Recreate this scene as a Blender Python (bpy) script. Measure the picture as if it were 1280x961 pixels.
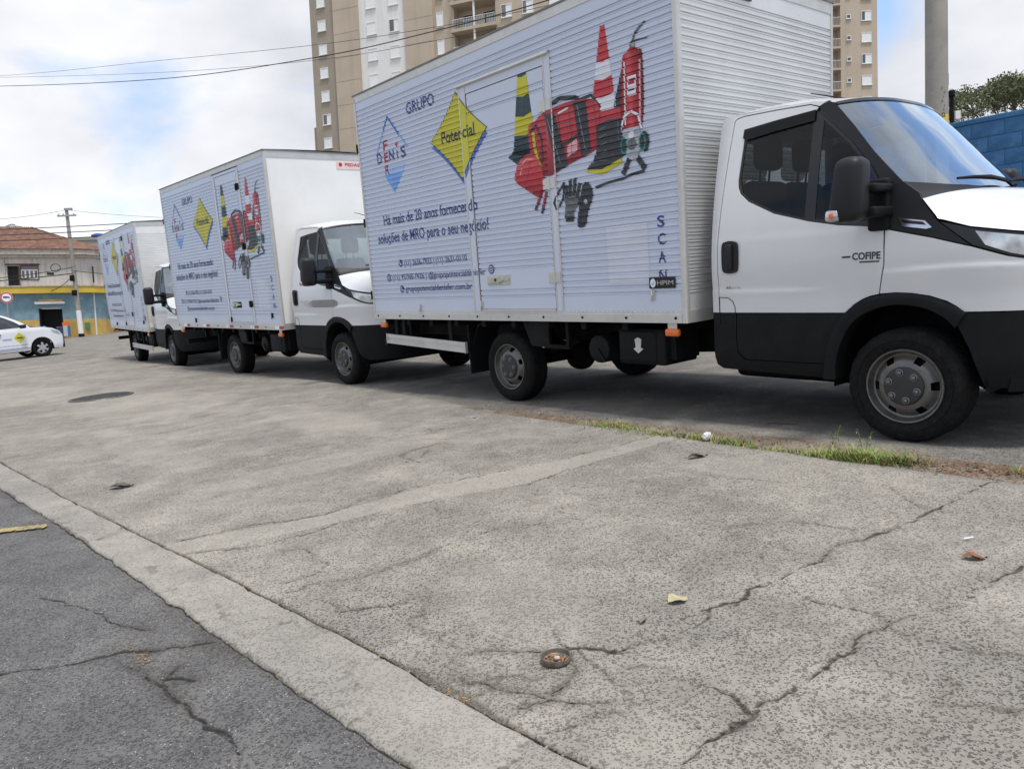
import bpy, bmesh, math, random
import numpy as np
from mathutils import Vector, Matrix, Euler
from mathutils.geometry import tessellate_polygon

for o in list(bpy.data.objects):
    bpy.data.objects.remove(o)
scn = bpy.context.scene
COL = scn.collection
random.seed(7)
RNG = np.random.RandomState(11)
PI = math.pi

# ------------------------------------------------------------------ camera
FPX, CAMH, PITCH, ROLL = 933.5, 1.1821, 0.1372, -0.0882
_cp, _sp = math.cos(PITCH), math.sin(PITCH)
FWD = Vector((0, _cp, -_sp)); _u0 = Vector((0, _sp, _cp)); _r0 = Vector((1, 0, 0))
RIGHT = _r0 * math.cos(ROLL) + _u0 * math.sin(ROLL)
UPV = -_r0 * math.sin(ROLL) + _u0 * math.cos(ROLL)
CAMP = Vector((0, 0, CAMH))
cam = bpy.data.cameras.new('camera'); camo = bpy.data.objects.new('camera', cam); COL.objects.link(camo)
m3 = Matrix((RIGHT, UPV, -FWD)).transposed()
camo.matrix_world = Matrix.Translation(CAMP) @ m3.to_4x4()
cam.sensor_width = 36.0; cam.sensor_fit = 'HORIZONTAL'; cam.lens = FPX / 1280 * 36
cam.clip_start = 0.05; cam.clip_end = 3000
scn.camera = camo


def at(px, py, depth):
    """a point seen at photo pixel (px, py), `depth` metres in front of the camera"""
    d = FWD + RIGHT * ((px - 640) / FPX) + UPV * (-(py - 480.5) / FPX)
    return CAMP + d * depth


# ------------------------------------------------------------------ sky, sun, exposure
SUN_DIR = Vector((0.20, -0.22, 0.95)).normalized()      # towards the sun
w = bpy.data.worlds.new('World'); scn.world = w; w.use_nodes = True
nt = w.node_tree; nt.nodes.clear()
N = nt.nodes.new; L = nt.links.new
wo = N('ShaderNodeOutputWorld'); bg = N('ShaderNodeBackground'); L(bg.outputs[0], wo.inputs[0])
sky = N('ShaderNodeTexSky'); sky.sky_type = 'NISHITA'; sky.sun_disc = False
sky.sun_elevation = math.asin(SUN_DIR.z); sky.sun_rotation = math.atan2(SUN_DIR.x, SUN_DIR.y)
sky.air_density = 1.0; sky.dust_density = 1.5; sky.ozone_density = 1.5
tc = N('ShaderNodeTexCoord')
mp = N('ShaderNodeMapping'); mp.inputs['Scale'].default_value = (1.0, 1.0, 1.4); mp.inputs['Location'].default_value = (3.4, 0.9, 0.6)
L(tc.outputs['Generated'], mp.inputs[0])
n1 = N('ShaderNodeTexNoise'); n1.inputs['Scale'].default_value = 2.3; n1.inputs['Detail'].default_value = 7; n1.inputs['Roughness'].default_value = 0.52
n1.inputs['Distortion'].default_value = 0.35
L(mp.outputs[0], n1.inputs['Vector'])
r1 = N('ShaderNodeValToRGB'); r1.color_ramp.elements[0].position = 0.39; r1.color_ramp.elements[1].position = 0.50
L(n1.outputs['Fac'], r1.inputs[0])
n2 = N('ShaderNodeTexNoise'); n2.inputs['Scale'].default_value = 2.4; n2.inputs['Detail'].default_value = 8; n2.inputs['Roughness'].default_value = 0.5
mp2 = N('ShaderNodeMapping'); mp2.inputs['Scale'].default_value = (1.0, 1.0, 1.6); mp2.inputs['Location'].default_value = (0.4, 5.1, 1.3)
L(tc.outputs['Generated'], mp2.inputs[0]); L(mp2.outputs[0], n2.inputs['Vector'])
r2 = N('ShaderNodeValToRGB'); e = r2.color_ramp.elements
e[0].position = 0.36; e[0].color = (3.9, 4.0, 4.4, 1); e[1].position = 0.64; e[1].color = (6.9, 7.0, 7.25, 1)
L(n2.outputs['Fac'], r2.inputs[0])
mx = N('ShaderNodeMix'); mx.data_type = 'RGBA'
brt = N('ShaderNodeMix'); brt.data_type = 'RGBA'; brt.blend_type = 'ADD'; brt.inputs[0].default_value = 1.0
L(sky.outputs[0], brt.inputs[6]); brt.inputs[7].default_value = (0.8, 1.2, 2.0, 1)   # thin high veil over the blue
L(r1.outputs[0], mx.inputs[0]); L(brt.outputs[2], mx.inputs[6]); L(r2.outputs[0], mx.inputs[7])
L(mx.outputs[2], bg.inputs[0]); bg.inputs[1].default_value = 0.075

sl = bpy.data.lights.new('sun', 'SUN'); sl.energy = 1.5; sl.angle = math.radians(11); sl.color = (1.0, 0.965, 0.91)
so = bpy.data.objects.new('sun', sl); COL.objects.link(so)
so.rotation_euler = SUN_DIR.to_track_quat('Z', 'Y').to_euler(); so.location = (0, 0, 40)
scn.view_settings.view_transform = 'Standard'; scn.view_settings.look = 'None'
scn.view_settings.exposure = 1.1; scn.view_settings.gamma = 1.0
scn.view_settings.use_curve_mapping = False
scn.render.engine = 'CYCLES'
scn.cycles.max_bounces = 8; scn.cycles.transparent_max_bounces = 16

# ------------------------------------------------------------------ materials
MATS = {}


def mat(name, base, rough=0.6, metal=0.0, var=0.12, scale=4.0, bump=0.0, bscale=60.0, coat=0.0, dirt=None, dirt_amt=0.0, spec=0.5, streak=False):
    if name in MATS:
        return MATS[name]
    m = bpy.data.materials.new(name); m.use_nodes = True; t = m.node_tree; b = t.nodes['Principled BSDF']
    b.inputs['Roughness'].default_value = rough; b.inputs['Metallic'].default_value = metal
    b.inputs['Specular IOR Level'].default_value = spec
    if coat:
        b.inputs['Coat Weight'].default_value = coat; b.inputs['Coat Roughness'].default_value = 0.06
    c = t.nodes.new('ShaderNodeTexCoord')
    n = t.nodes.new('ShaderNodeTexNoise'); n.inputs['Scale'].default_value = scale; n.inputs['Detail'].default_value = 6
    t.links.new(c.outputs['Object'], n.inputs['Vector'])
    r = t.nodes.new('ShaderNodeValToRGB'); el = r.color_ramp.elements
    lo = [max(0, x * (1 - var)) for x in base]; hi = [min(1, x * (1 + var)) for x in base]
    el[0].position = 0.3; el[1].position = 0.7; el[0].color = (*lo, 1); el[1].color = (*hi, 1)
    t.links.new(n.outputs['Fac'], r.inputs[0])
    out = r.outputs[0]
    if dirt is not None:
        n3 = t.nodes.new('ShaderNodeTexNoise'); n3.inputs['Scale'].default_value = scale * 2.3; n3.inputs['Detail'].default_value = 10; n3.inputs['Roughness'].default_value = 0.7
        if streak:
            mp_ = t.nodes.new('ShaderNodeMapping'); mp_.inputs['Scale'].default_value = (1.6, 1.6, 0.07); t.links.new(c.outputs['Object'], mp_.inputs[0]); t.links.new(mp_.outputs[0], n3.inputs['Vector'])
        else: t.links.new(c.outputs['Object'], n3.inputs['Vector'])
        r3 = t.nodes.new('ShaderNodeValToRGB'); r3.color_ramp.elements[0].position = 0.5; r3.color_ramp.elements[1].position = 0.75
        r3.color_ramp.elements[1].color = (dirt_amt,) * 3 + (1,)
        t.links.new(n3.outputs['Fac'], r3.inputs[0])
        x = t.nodes.new('ShaderNodeMix'); x.data_type = 'RGBA'; x.inputs[7].default_value = (*dirt, 1)
        t.links.new(r3.outputs[0], x.inputs[0]); t.links.new(out, x.inputs[6]); out = x.outputs[2]
    t.links.new(out, b.inputs['Base Color'])
    if bump:
        n2 = t.nodes.new('ShaderNodeTexNoise'); n2.inputs['Scale'].default_value = bscale; n2.inputs['Detail'].default_value = 4
        t.links.new(c.outputs['Object'], n2.inputs['Vector'])
        bp = t.nodes.new('ShaderNodeBump'); bp.inputs['Strength'].default_value = bump; bp.inputs['Distance'].default_value = 0.01
        t.links.new(n2.outputs['Fac'], bp.inputs['Height']); t.links.new(bp.outputs[0], b.inputs['Normal'])
    MATS[name] = m
    return m


def glass(name, tint, rough=0.03, base_refl=0.05, opacity=0.0, opcol=(0.02, 0.02, 0.02)):
    if name in MATS:
        return MATS[name]
    m = bpy.data.materials.new(name); m.use_nodes = True; t = m.node_tree; t.nodes.clear()
    o = t.nodes.new('ShaderNodeOutputMaterial'); tr = t.nodes.new('ShaderNodeBsdfTransparent'); tr.inputs[0].default_value = (*tint, 1)
    gl = t.nodes.new('ShaderNodeBsdfGlossy'); gl.inputs['Roughness'].default_value = rough; gl.inputs[0].default_value = (0.80, 0.90, 1, 1) if base_refl > 0.2 else (0.95, 0.97, 1, 1)
    fr = t.nodes.new('ShaderNodeFresnel'); fr.inputs[0].default_value = 1.52
    n = t.nodes.new('ShaderNodeTexNoise'); n.inputs['Scale'].default_value = 3
    a = t.nodes.new('ShaderNodeMath'); a.operation = 'MULTIPLY_ADD'; a.inputs[1].default_value = 1.5 if base_refl > 0 else 0.55; a.inputs[2].default_value = base_refl
    t.links.new(fr.outputs[0], a.inputs[0])
    mx = t.nodes.new('ShaderNodeMixShader'); t.links.new(a.outputs[0], mx.inputs[0]); t.links.new(tr.outputs[0], mx.inputs[1]); t.links.new(gl.outputs[0], mx.inputs[2])
    last = mx.outputs[0]
    if opacity:
        df = t.nodes.new('ShaderNodeBsdfDiffuse'); df.inputs[0].default_value = (*opcol, 1)
        m2 = t.nodes.new('ShaderNodeMixShader'); m2.inputs[0].default_value = opacity
        t.links.new(tr.outputs[0], m2.inputs[1]); t.links.new(df.outputs[0], m2.inputs[2]); t.links.new(m2.outputs[0], mx.inputs[1])
    t.links.new(last, o.inputs[0])
    MATS[name] = m
    return m


WHITE = mat('white_paint', (0.63, 0.637, 0.65), 0.28, 0, 0.025, 2.5, coat=0.5, dirt=(0.5, 0.48, 0.44), dirt_amt=0.10)
BOXWHITE = mat('white_fibreglass', (0.84, 0.84, 0.82), 0.35, 0, 0.03, 2.0, coat=0.2, dirt=(0.6, 0.57, 0.5), dirt_amt=0.12)
BLACKP = mat('black_plastic', (0.0085, 0.009, 0.0105), 0.6, 0, 0.15, 8, bump=0.10, bscale=400, dirt=(0.06, 0.056, 0.05), dirt_amt=0.08, spec=0.16)
GREYP = mat('dark_grey_plastic', (0.016, 0.016, 0.019), 0.5, 0, 0.12, 6, bump=0.08, bscale=500, spec=0.3)
GLOSSB = mat('gloss_black', (0.008, 0.008, 0.009), 0.18, 0, 0.1, 3)
CHASSIS = mat('chassis_black', (0.007, 0.007, 0.007), 0.7, 0, 0.3, 6, bump=0.2, bscale=80, dirt=(0.05, 0.042, 0.035), dirt_amt=0.3, spec=0.15)
RUBBER = mat('tyre_rubber', (0.0085, 0.0085, 0.009), 0.75, 0, 0.2, 12, bump=0.25, bscale=160, dirt=(0.06, 0.056, 0.05), dirt_amt=0.28, spec=0.15)
STEEL = mat('rim_silver', (0.15, 0.148, 0.143), 0.42, 0.7, 0.15, 9, dirt=(0.06, 0.05, 0.04), dirt_amt=0.7)
HUBCAP = mat('hub_cap_black', (0.024, 0.024, 0.026), 0.5, 0, 0.15, 12)
NUT = mat('wheel_nut', (0.16, 0.16, 0.165), 0.45, 0.7, 0.2, 20)
ALU = mat('aluminium_frame', (0.60, 0.59, 0.565), 0.45, 0.55, 0.07, 3, dirt=(0.34, 0.32, 0.27), dirt_amt=0.35)
ALUCORR = mat('aluminium_sheet', (0.66, 0.665, 0.665), 0.40, 0.35, 0.05, 2, dirt=(0.5, 0.49, 0.46), dirt_amt=0.2)
ALUWHITE = mat('white_metal_sheet', (0.80, 0.80, 0.785), 0.38, 0.05, 0.04, 2, dirt=(0.5, 0.48, 0.44), dirt_amt=0.2)
VINYL = mat('lavender_vinyl', (0.575, 0.625, 0.75), 0.36, 0, 0.03, 1.3, coat=0.15, dirt=(0.55, 0.57, 0.62), dirt_amt=0.2)
ROOFTRIM = mat('roof_trim', (0.20, 0.195, 0.175), 0.6, 0.3, 0.2, 5, dirt=(0.1, 0.09, 0.07), dirt_amt=0.5)
RIVET = mat('rivet', (0.72, 0.72, 0.71), 0.35, 0.6, 0.1, 30)
NAVY = mat('print_navy', (0.042, 0.050, 0.22), 0.4, 0, 0.08, 5)
BLUEL = mat('print_blue', (0.07, 0.15, 0.55), 0.4, 0, 0.08, 5)
LBLUE = mat('print_light_blue', (0.20, 0.42, 0.82), 0.4, 0, 0.12, 5)
YEL = mat('print_yellow', (0.58, 0.54, 0.025), 0.4, 0, 0.06, 5)
PRED = mat('print_red', (0.42, 0.028, 0.045), 0.4, 0, 0.18, 14)
PRED2 = mat('print_bright_red', (0.55, 0.045, 0.065), 0.4, 0, 0.06, 5)
PPINK = mat('print_pale_red', (0.75, 0.42, 0.45), 0.4, 0, 0.06, 5)
PBLK = mat('print_black', (0.034, 0.038, 0.048), 0.4, 0, 0.3, 20)
PTEAL = mat('print_dark_green', (0.015, 0.045, 0.055), 0.4, 0, 0.3, 20)
PBLANK = mat('print_blank', (0.64, 0.67, 0.76), 0.4, 0, 0.04, 5)
PWHT = mat('print_white', (0.78, 0.80, 0.86), 0.4, 0, 0.03, 5)
PGRY = mat('print_grey', (0.42, 0.45, 0.50), 0.4, 0, 0.25, 40)
PDKG = mat('print_dark_grey', (0.13, 0.15, 0.16), 0.4, 0, 0.3, 30)
PGREEN = mat('print_green', (0.03, 0.32, 0.26), 0.4, 0, 0.1, 20)
AMBER = mat('amber_lens', (0.75, 0.16, 0.02), 0.25, 0, 0.1, 30, coat=0.4)
CLEARL = mat('clear_lens', (0.55, 0.57, 0.60), 0.12, 0.55, 0.35, 14, coat=0.5)
CHROME = mat('chrome', (0.62, 0.63, 0.65), 0.16, 1.0, 0.06, 9)
SEATF = mat('seat_fabric', (0.022, 0.023, 0.027), 0.85, 0, 0.15, 30)
WINGL = glass('tinted_glass', (0.40, 0.45, 0.48), 0.02, 0.0)
REARGL = glass('rear_glass', (0.8, 0.83, 0.84), 0.02, 0.0)
SHIELD = glass('windshield_glass', (0.55, 0.70, 0.70), 0.015, 0.24)
VISOR = glass('smoked_deflector', (0.06, 0.06, 0.065), 0.06, 0.0)
PANE = glass('window_pane', (0.10, 0.11, 0.12), 0.05, 0.10)


# ------------------------------------------------------------------ mesh helpers
class MB:
    def __init__(s):
        s.v = []; s.f = []

    def add(s, vs, fs):
        k = len(s.v); s.v += [tuple(p) for p in vs]; s.f += [tuple(i + k for i in f) for f in fs]; return s

    def box(s, x0, x1, y0, y1, z0, z1):
        return s.add([(x0, y0, z0), (x1, y0, z0), (x1, y1, z0), (x0, y1, z0), (x0, y0, z1), (x1, y0, z1), (x1, y1, z1), (x0, y1, z1)],
                     [(0, 3, 2, 1), (4, 5, 6, 7), (0, 1, 5, 4), (1, 2, 6, 5), (2, 3, 7, 6), (3, 0, 4, 7)])

    def rbox(s, x0, x1, y0, y1, z0, z1, r=0.02, seg=3):
        bm = bmesh.new(); bmesh.ops.create_cube(bm, size=1)
        for q in bm.verts:
            q.co = Vector(((x0 + x1) / 2 + q.co.x * (x1 - x0), (y0 + y1) / 2 + q.co.y * (y1 - y0), (z0 + z1) / 2 + q.co.z * (z1 - z0)))
        bmesh.ops.bevel(bm, geom=bm.edges[:], offset=r, segments=seg, profile=0.5, affect='EDGES')
        return s.bm(bm)

    def bm(s, bm):
        bm.verts.index_update()
        s.add([q.co[:] for q in bm.verts], [[q.index for q in f.verts] for f in bm.faces]); bm.free(); return s

    def tube(s, pts, r, n=8, caps=True):
        pts = [Vector(p) for p in pts]; rr = r if isinstance(r, (list, tuple)) else [r] * len(pts)
        k = len(s.v); prev = None
        for i, p in enumerate(pts):
            d = (pts[min(i + 1, len(pts) - 1)] - pts[max(i - 1, 0)]).normalized()
            if prev is None:
                a = Vector((0, 0, 1)) if abs(d.z) < 0.9 else Vector((1, 0, 0)); prev = d.cross(a).normalized()
            u = (prev - d * prev.dot(d)).normalized(); v = d.cross(u); prev = u
            for j in range(n):
                t = 2 * PI * j / n; s.v.append(tuple(p + (u * math.cos(t) + v * math.sin(t)) * rr[i]))
        for i in range(len(pts) - 1):
            for j in range(n):
                a = k + i * n + j; b = k + i * n + (j + 1) % n; s.f.append((a, b, b + n, a + n))
        if caps:
            s.f.append(tuple(k + j for j in range(n))[::-1]); s.f.append(tuple(k + (len(pts) - 1) * n + j for j in range(n)))
        return s

    def lathe(s, prof, n=48, axis='Y', c=(0, 0, 0), close=False, skip=None):
        """prof: list of (r, a) revolved about an axis"""
        k = len(s.v)
        for (r, a) in prof:
            for j in range(n):
                t = 2 * PI * j / n; x, z = r * math.sin(t), r * math.cos(t)
                if axis == 'Y': s.v.append((c[0] + x, c[1] + a, c[2] + z))
                elif axis == 'Z': s.v.append((c[0] + x, c[1] + z, c[2] + a))
                else: s.v.append((c[0] + a, c[1] + x, c[2] + z))
        m = len(prof)
        for i in range(m if close else m - 1):
            for j in range(n):
                if skip and skip(i, j): continue
                i2 = (i + 1) % m
                s.f.append((k + i * n + j, k + i * n + (j + 1) % n, k + i2 * n + (j + 1) % n, k + i2 * n + j))
        return s

    def grid(s, fn, us, vs):
        k = len(s.v)
        for a in us:
            for b in vs: s.v.append(tuple(fn(a, b)))
        m = len(vs)
        for i in range(len(us) - 1):
            for j in range(m - 1):
                q = k + i * m + j; s.f.append((q, q + 1, q + m + 1, q + m))
        return s

    def prism(s, pts, fn0, fn1):
        """2-D outline extruded between two maps (x, z) -> point"""
        n = len(pts); tri = tessellate_polygon([[Vector((p[0], p[1], 0)) for p in pts]])
        k = len(s.v); s.v += [tuple(fn0(*p)) for p in pts] + [tuple(fn1(*p)) for p in pts]
        for t in tri:
            s.f.append(tuple(k + i for i in t)); s.f.append(tuple(k + n + i for i in t[::-1]))
        for i in range(n):
            j = (i + 1) % n; s.f.append((k + i, k + j, k + n + j, k + n + i))
        return s

    def mesh(s, name, m, smooth=None, fixn=True):
        me = bpy.data.meshes.new(name); me.from_pydata(s.v, [], s.f)
        if fixn:
            b = bmesh.new(); b.from_mesh(me); bmesh.ops.recalc_face_normals(b, faces=b.faces[:]); b.to_mesh(me); b.free()
        if m: me.materials.append(m)
        if smooth is not None:
            me.polygons.foreach_set('use_smooth', [True] * len(me.polygons)); me.set_sharp_from_angle(angle=math.radians(smooth))
        me.update()
        return me


def link(name, me, parent=None, mw=None):
    o = bpy.data.objects.new(name, me); COL.objects.link(o)
    if parent is not None: o.parent = parent
    if mw is not None: o.matrix_local = mw
    return o


def obj(name, mb, m, parent=None, smooth=None, mw=None, fixn=True):
    return link(name, mb.mesh(name, m, smooth, fixn), parent, mw)


def tag(o, label=None, cat=None, group=None, kind=None):
    if label: o['label'] = label
    if cat: o['category'] = cat
    if group: o['group'] = group
    if kind: o['kind'] = kind
    return o


def empty(name, loc=(0, 0, 0), rz=0.0):
    o = bpy.data.objects.new(name, None); COL.objects.link(o); o.location = loc; o.rotation_euler = (0, 0, rz); o.empty_display_size = 0.3
    return o


# polygon clipping (convex pieces) ------------------------------------------------
def clip(poly, ax, val, keep_less):
    out = []
    n = len(poly)
    for i in range(n):
        a = poly[i]; b = poly[(i + 1) % n]
        da = (val - a[ax]) if keep_less else (a[ax] - val); db = (val - b[ax]) if keep_less else (b[ax] - val)
        if da >= 0: out.append(a)
        if (da > 0 and db < 0) or (da < 0 and db > 0):
            t = da / (da - db); out.append((a[0] + (b[0] - a[0]) * t, a[1] + (b[1] - a[1]) * t))
    return out


def slabs(poly, ax, cuts):
    """split a convex polygon at all cut values of one axis"""
    lo = min(p[ax] for p in poly); hi = max(p[ax] for p in poly)
    cs = [c for c in cuts if lo + 1e-7 < c < hi - 1e-7]
    res = []; cur = poly
    for c in cs:
        a = clip(cur, ax, c, True); cur = clip(cur, ax, c, False)
        if len(a) > 2: res.append(a)
        if len(cur) < 3: return res
    res.append(cur)
    return res


def tess(outline, holes=()):
    loops = [[Vector((p[0], p[1], 0)) for p in lp] for lp in [outline, *holes]]
    flat = [p for lp in [outline, *holes] for p in lp]
    return [[tuple(flat[i]) for i in t] for t in tessellate_polygon(loops)]


def panel(outline, surf, xcuts=(), zcuts=(), thick=0.012, inward=None, holes=()):
    """a sheet cut to `outline` in (x, z) and bent by surf(x, z) -> point; its rim is turned inward by `thick`"""
    mb = MB(); idx = {}; ecount = {}
    inward = inward or (lambda x, z: Vector((0, 1, 0)))
    key2 = []

    def vid(p):
        k = (round(p[0], 5), round(p[1], 5))
        if k not in idx:
            idx[k] = len(mb.v); mb.v.append(tuple(surf(*p))); key2.append(p)
        return idx[k]
    for t in tess(outline, holes):
        for a in slabs(t, 0, xcuts):
            for b in slabs(a, 1, zcuts):
                f = []
                for p in b:
                    i = vid(p)
                    if not f or f[-1] != i: f.append(i)
                if len(f) > 2 and f[0] == f[-1]: f.pop()
                if len(f) < 3: continue
                mb.f.append(tuple(f))
                for i in range(len(f)):
                    e = (f[i], f[(i + 1) % len(f)]); ek = (min(e), max(e)); ecount.setdefault(ek, []).append(e)
    if thick:
        dup = {}
        def dv(i):
            if i not in dup:
                dup[i] = len(mb.v); mb.v.append(tuple(Vector(mb.v[i]) + inward(*key2[i]) * thick))
            return dup[i]
        # rim walls follow the true outline only
        loops = [outline, *holes]
        def on_rim(p, q):
            for lp in loops:
                for i in range(len(lp)):
                    a = lp[i]; b = lp[(i + 1) % len(lp)]
                    dx, dz = b[0] - a[0], b[1] - a[1]; ln = math.hypot(dx, dz)
                    if ln < 1e-9: continue
                    if all(abs((r[0] - a[0]) * dz - (r[1] - a[1]) * dx) / ln < 2e-5 and -1e-4 <= ((r[0] - a[0]) * dx + (r[1] - a[1]) * dz) / ln <= ln + 1e-4 for r in (p, q)):
                        return True
            return False
        for ek, es in ecount.items():
            if len(es) == 1 and on_rim(key2[ek[0]], key2[ek[1]]):
                a, b = es[0]; mb.f.append((b, a, dv(a), dv(b)))
    return mb


def smooth_pts(pts, n=6, closed=False):
    """Catmull-Rom through points"""
    P = [Vector((p[0], p[1], 0)) for p in pts]; out = []; m = len(P)
    rng = range(m if closed else m - 1)
    for i in rng:
        p0 = P[(i - 1) % m] if closed or i > 0 else P[i]; p1 = P[i]; p2 = P[(i + 1) % m]
        p3 = P[(i + 2) % m] if closed or i + 2 < m else p2
        for k in range(n):
            t = k / n
            q = 0.5 * ((2 * p1) + (-p0 + p2) * t + (2 * p0 - 5 * p1 + 4 * p2 - p3) * t * t + (-p0 + 3 * p1 - 3 * p2 + p3) * t ** 3)
            out.append((q.x, q.y))
    if not closed: out.append((P[-1].x, P[-1].y))
    return out


_txt = {}


def text_tris(s, bold=0.0):
    """triangles of a line of lettering in font units, plus its bounds"""
    if (s, bold) in _txt: return _txt[(s, bold)]
    c = bpy.data.curves.new('t', 'FONT'); c.body = s; c.size = 1.0; c.offset = bold; c.resolution_u = 3; c.fill_mode = 'FRONT'; c.dimensions = '2D'
    o = bpy.data.objects.new('t', c); COL.objects.link(o)
    dg = bpy.context.evaluated_depsgraph_get(); me = o.evaluated_get(dg).to_mesh()
    me.calc_loop_triangles(); vs = [(q.co.x, q.co.y) for q in me.vertices]
    tr = [[vs[i] for i in t.vertices] for t in me.loop_triangles]
    o.evaluated_get(dg).to_mesh_clear(); bpy.data.objects.remove(o); bpy.data.curves.remove(c)
    xs = [p[0] for p in vs]; res = (tr, min(xs), max(xs))
    _txt[(s, bold)] = res
    return res


def fit_text(s, x0, x1, zb, h, bold=0.0):
    tr, a, b = text_tris(s, bold); sx = (x1 - x0) / (b - a); sz = h / 0.70
    return [[(x0 + (p[0] - a) * sx, zb + p[1] * sz) for p in t] for t in tr]


def disc(cx, cz, r, n=20, rz=None):
    rz = rz or r
    return [(cx + r * math.cos(2 * PI * i / n), cz + rz * math.sin(2 * PI * i / n)) for i in range(n)]


def stroke(pts, wd):
    """thick poly-line as list of quads"""
    out = []
    for a, b in zip(pts[:-1], pts[1:]):
        dx, dz = b[0] - a[0], b[1] - a[1]; l = math.hypot(dx, dz) or 1; nx, nz = -dz / l * wd / 2, dx / l * wd / 2
        ex, ez = dx / l * wd * 0.25, dz / l * wd * 0.25
        out.append([(a[0] + nx - ex, a[1] + nz - ez), (b[0] + nx + ex, b[1] + nz + ez), (b[0] - nx + ex, b[1] - nz + ez), (a[0] - nx - ex, a[1] - nz - ez)])
    return out

# ------------------------------------------------------------------ ground
O2 = np.array([-1.59, 9.103]); YAW1 = -0.8852
UA = np.array([math.cos(YAW1), math.sin(YAW1)]); VA = np.array([-UA[1], UA[0]])


def uv(u, v, z=0.0):
    p = O2 + UA * u + VA * v
    return Vector((p[0], p[1], z))


class VN:
    """value noise on a lattice"""
    def __init__(s, seed): s.t = np.random.RandomState(seed).rand(256, 256)

    def __call__(s, x, y):
        xi = np.floor(x).astype(int); yi = np.floor(y).astype(int); fx = x - xi; fy = y - yi
        fx = fx * fx * (3 - 2 * fx); fy = fy * fy * (3 - 2 * fy)
        a = s.t[xi % 256, yi % 256]; b = s.t[(xi + 1) % 256, yi % 256]; c = s.t[xi % 256, (yi + 1) % 256]; d = s.t[(xi + 1) % 256, (yi + 1) % 256]
        return (a * (1 - fx) + b * fx) * (1 - fy) + (c * (1 - fx) + d * fx) * fy

    def fbm(s, x, y, o=4):
        r = 0; a = 0.5
        for i in range(o):
            r = r + a * (s(x * 2 ** i + 17 * i, y * 2 ** i + 31 * i) - 0.5); a *= 0.5
        return r


VN1 = VN(3); VN2 = VN(9)
KR = [(-16, -5.2), (-3, -4.25), (0.309, -3.97), (2.305, -3.82), (3.711, -3.69), (4.9, -3.575), (5.744, -3.50), (6.3, -3.465), (6.794, -3.425), (9, -3.27)]
KL = [(-16, -5.5), (-3, -4.52), (1.62, -4.096), (3.05, -3.96), (4.482, -3.865), (5.47, -3.80), (6.47, -3.728), (9, -3.54)]
CRACKS = [
    (0.014, [(4.101, -3.563), (4.173, -3.247), (4.388, -2.859), (4.278, -2.63), (4.367, -2.236), (4.549, -1.646), (4.681, -1.006), (4.72, -0.45)]),
    (0.012, [(4.371, -3.6), (4.577, -3.316), (4.55, -2.886), (4.603, -2.513), (4.849, -1.904), (4.837, -1.596), (4.854, -1.194)]),
    (0.016, [(6.2, -3.3), (6.294, -3.194), (6.459, -3.039), (6.595, -2.857), (6.629, -2.656), (6.575, -2.512), (6.623, -2.265), (6.656, -1.989), (6.634, -1.824), (6.717, -1.483), (6.77, -0.997), (6.769, -0.703), (6.855, -0.321)]),
    (0.016, [(6.637, -3.037), (6.71, -2.961), (6.837, -2.945), (7.03, -2.974), (7.047, -2.887), (7.033, -2.604), (7.039, -2.445), (7.065, -2.29), (7.15, -2.114), (7.178, -1.926), (7.214, -1.576), (7.3, -1.0)]),
    (0.008, [(6.665, -2.257), (6.845, -2.29), (7.041, -2.262)]),
    (0.012, [(7.03, -2.974), (6.997, -3.117), (7.017, -3.35)]),
    (0.010, [(6.2, -3.44), (6.321, -3.40), (6.477, -3.346), (6.615, -3.275), (6.685, -3.237), (6.747, -3.146)]),
    (0.008, [(6.56, -3.42), (6.60, -3.30), (6.55, -3.18), (6.42, -3.1)]), (0.007, [(6.70, -3.40), (6.72, -3.25), (6.80, -3.12), (6.95, -3.1)]),
    (0.008, [(5.56, -1.315), (5.8, -1.16), (6.079, -1.07)]), (0.007, [(5.9, -2.0), (6.15, -1.9), (6.35, -1.62), (6.60, -1.55)]),
    (0.007, [(5.2, -3.5), (5.35, -3.0), (5.3, -2.5), (5.55, -2.1), (5.6, -1.7)]), (0.006, [(7.06, -2.3), (7.3, -2.35), (7.5, -2.2), (7.7, -2.3)]),
    (0.008, [(2.4, -3.8), (2.6, -3.0), (2.5, -2.3), (2.9, -1.2), (2.8, -0.45)]), (0.006, [(0.2, -3.9), (0.4, -2.6), (0.1, -1.4), (0.5, -0.5)]),
    (0.007, [(-2.0, -4.0), (-1.8, -2.5), (-2.2, -1.0), (-2.0, -0.45)]), (0.005, [(7.2, -3.2), (7.35, -2.8), (7.3, -2.5)]),
]
_r = np.random.RandomState(19)
for _k in range(34):                       # fine secondary hairlines wandering over the slabs
    _u, _v, _a = _r.uniform(2.5, 7.9), _r.uniform(-3.4, -0.6), _r.uniform(0, 2 * PI); _pts = [(_u, _v)]
    for _j in range(_r.randint(3, 8)):
        _a += _r.normal() * 0.55; _u += 0.12 * math.cos(_a); _v += 0.12 * math.sin(_a); _pts.append((_u, _v))
    CRACKS.append((_r.uniform(0.004, 0.008), _pts))
ACRACKS = [
    (0.022, [(4.2, -5.3), (4.7, -4.8), (5.061, -4.425), (5.195, -4.206), (5.205, -4.091), (5.299, -3.988), (5.408, -3.828)]),
    (0.020, [(5.356, -4.094), (5.461, -4.075), (5.579, -4.047), (5.831, -4.023), (6.018, -3.976), (6.169, -4.017), (6.5, -4.1)]),
    (0.018, [(5.5, -3.97), (5.56, -4.02), (5.63, -3.95)]), (0.014, [(4.35, -4.2), (4.6, -4.1), (4.9, -4.05), (5.1, -3.95)]),
    (0.007, [(3.2, -4.6), (3.9, -4.35), (4.3, -4.4)]),
]


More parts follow.
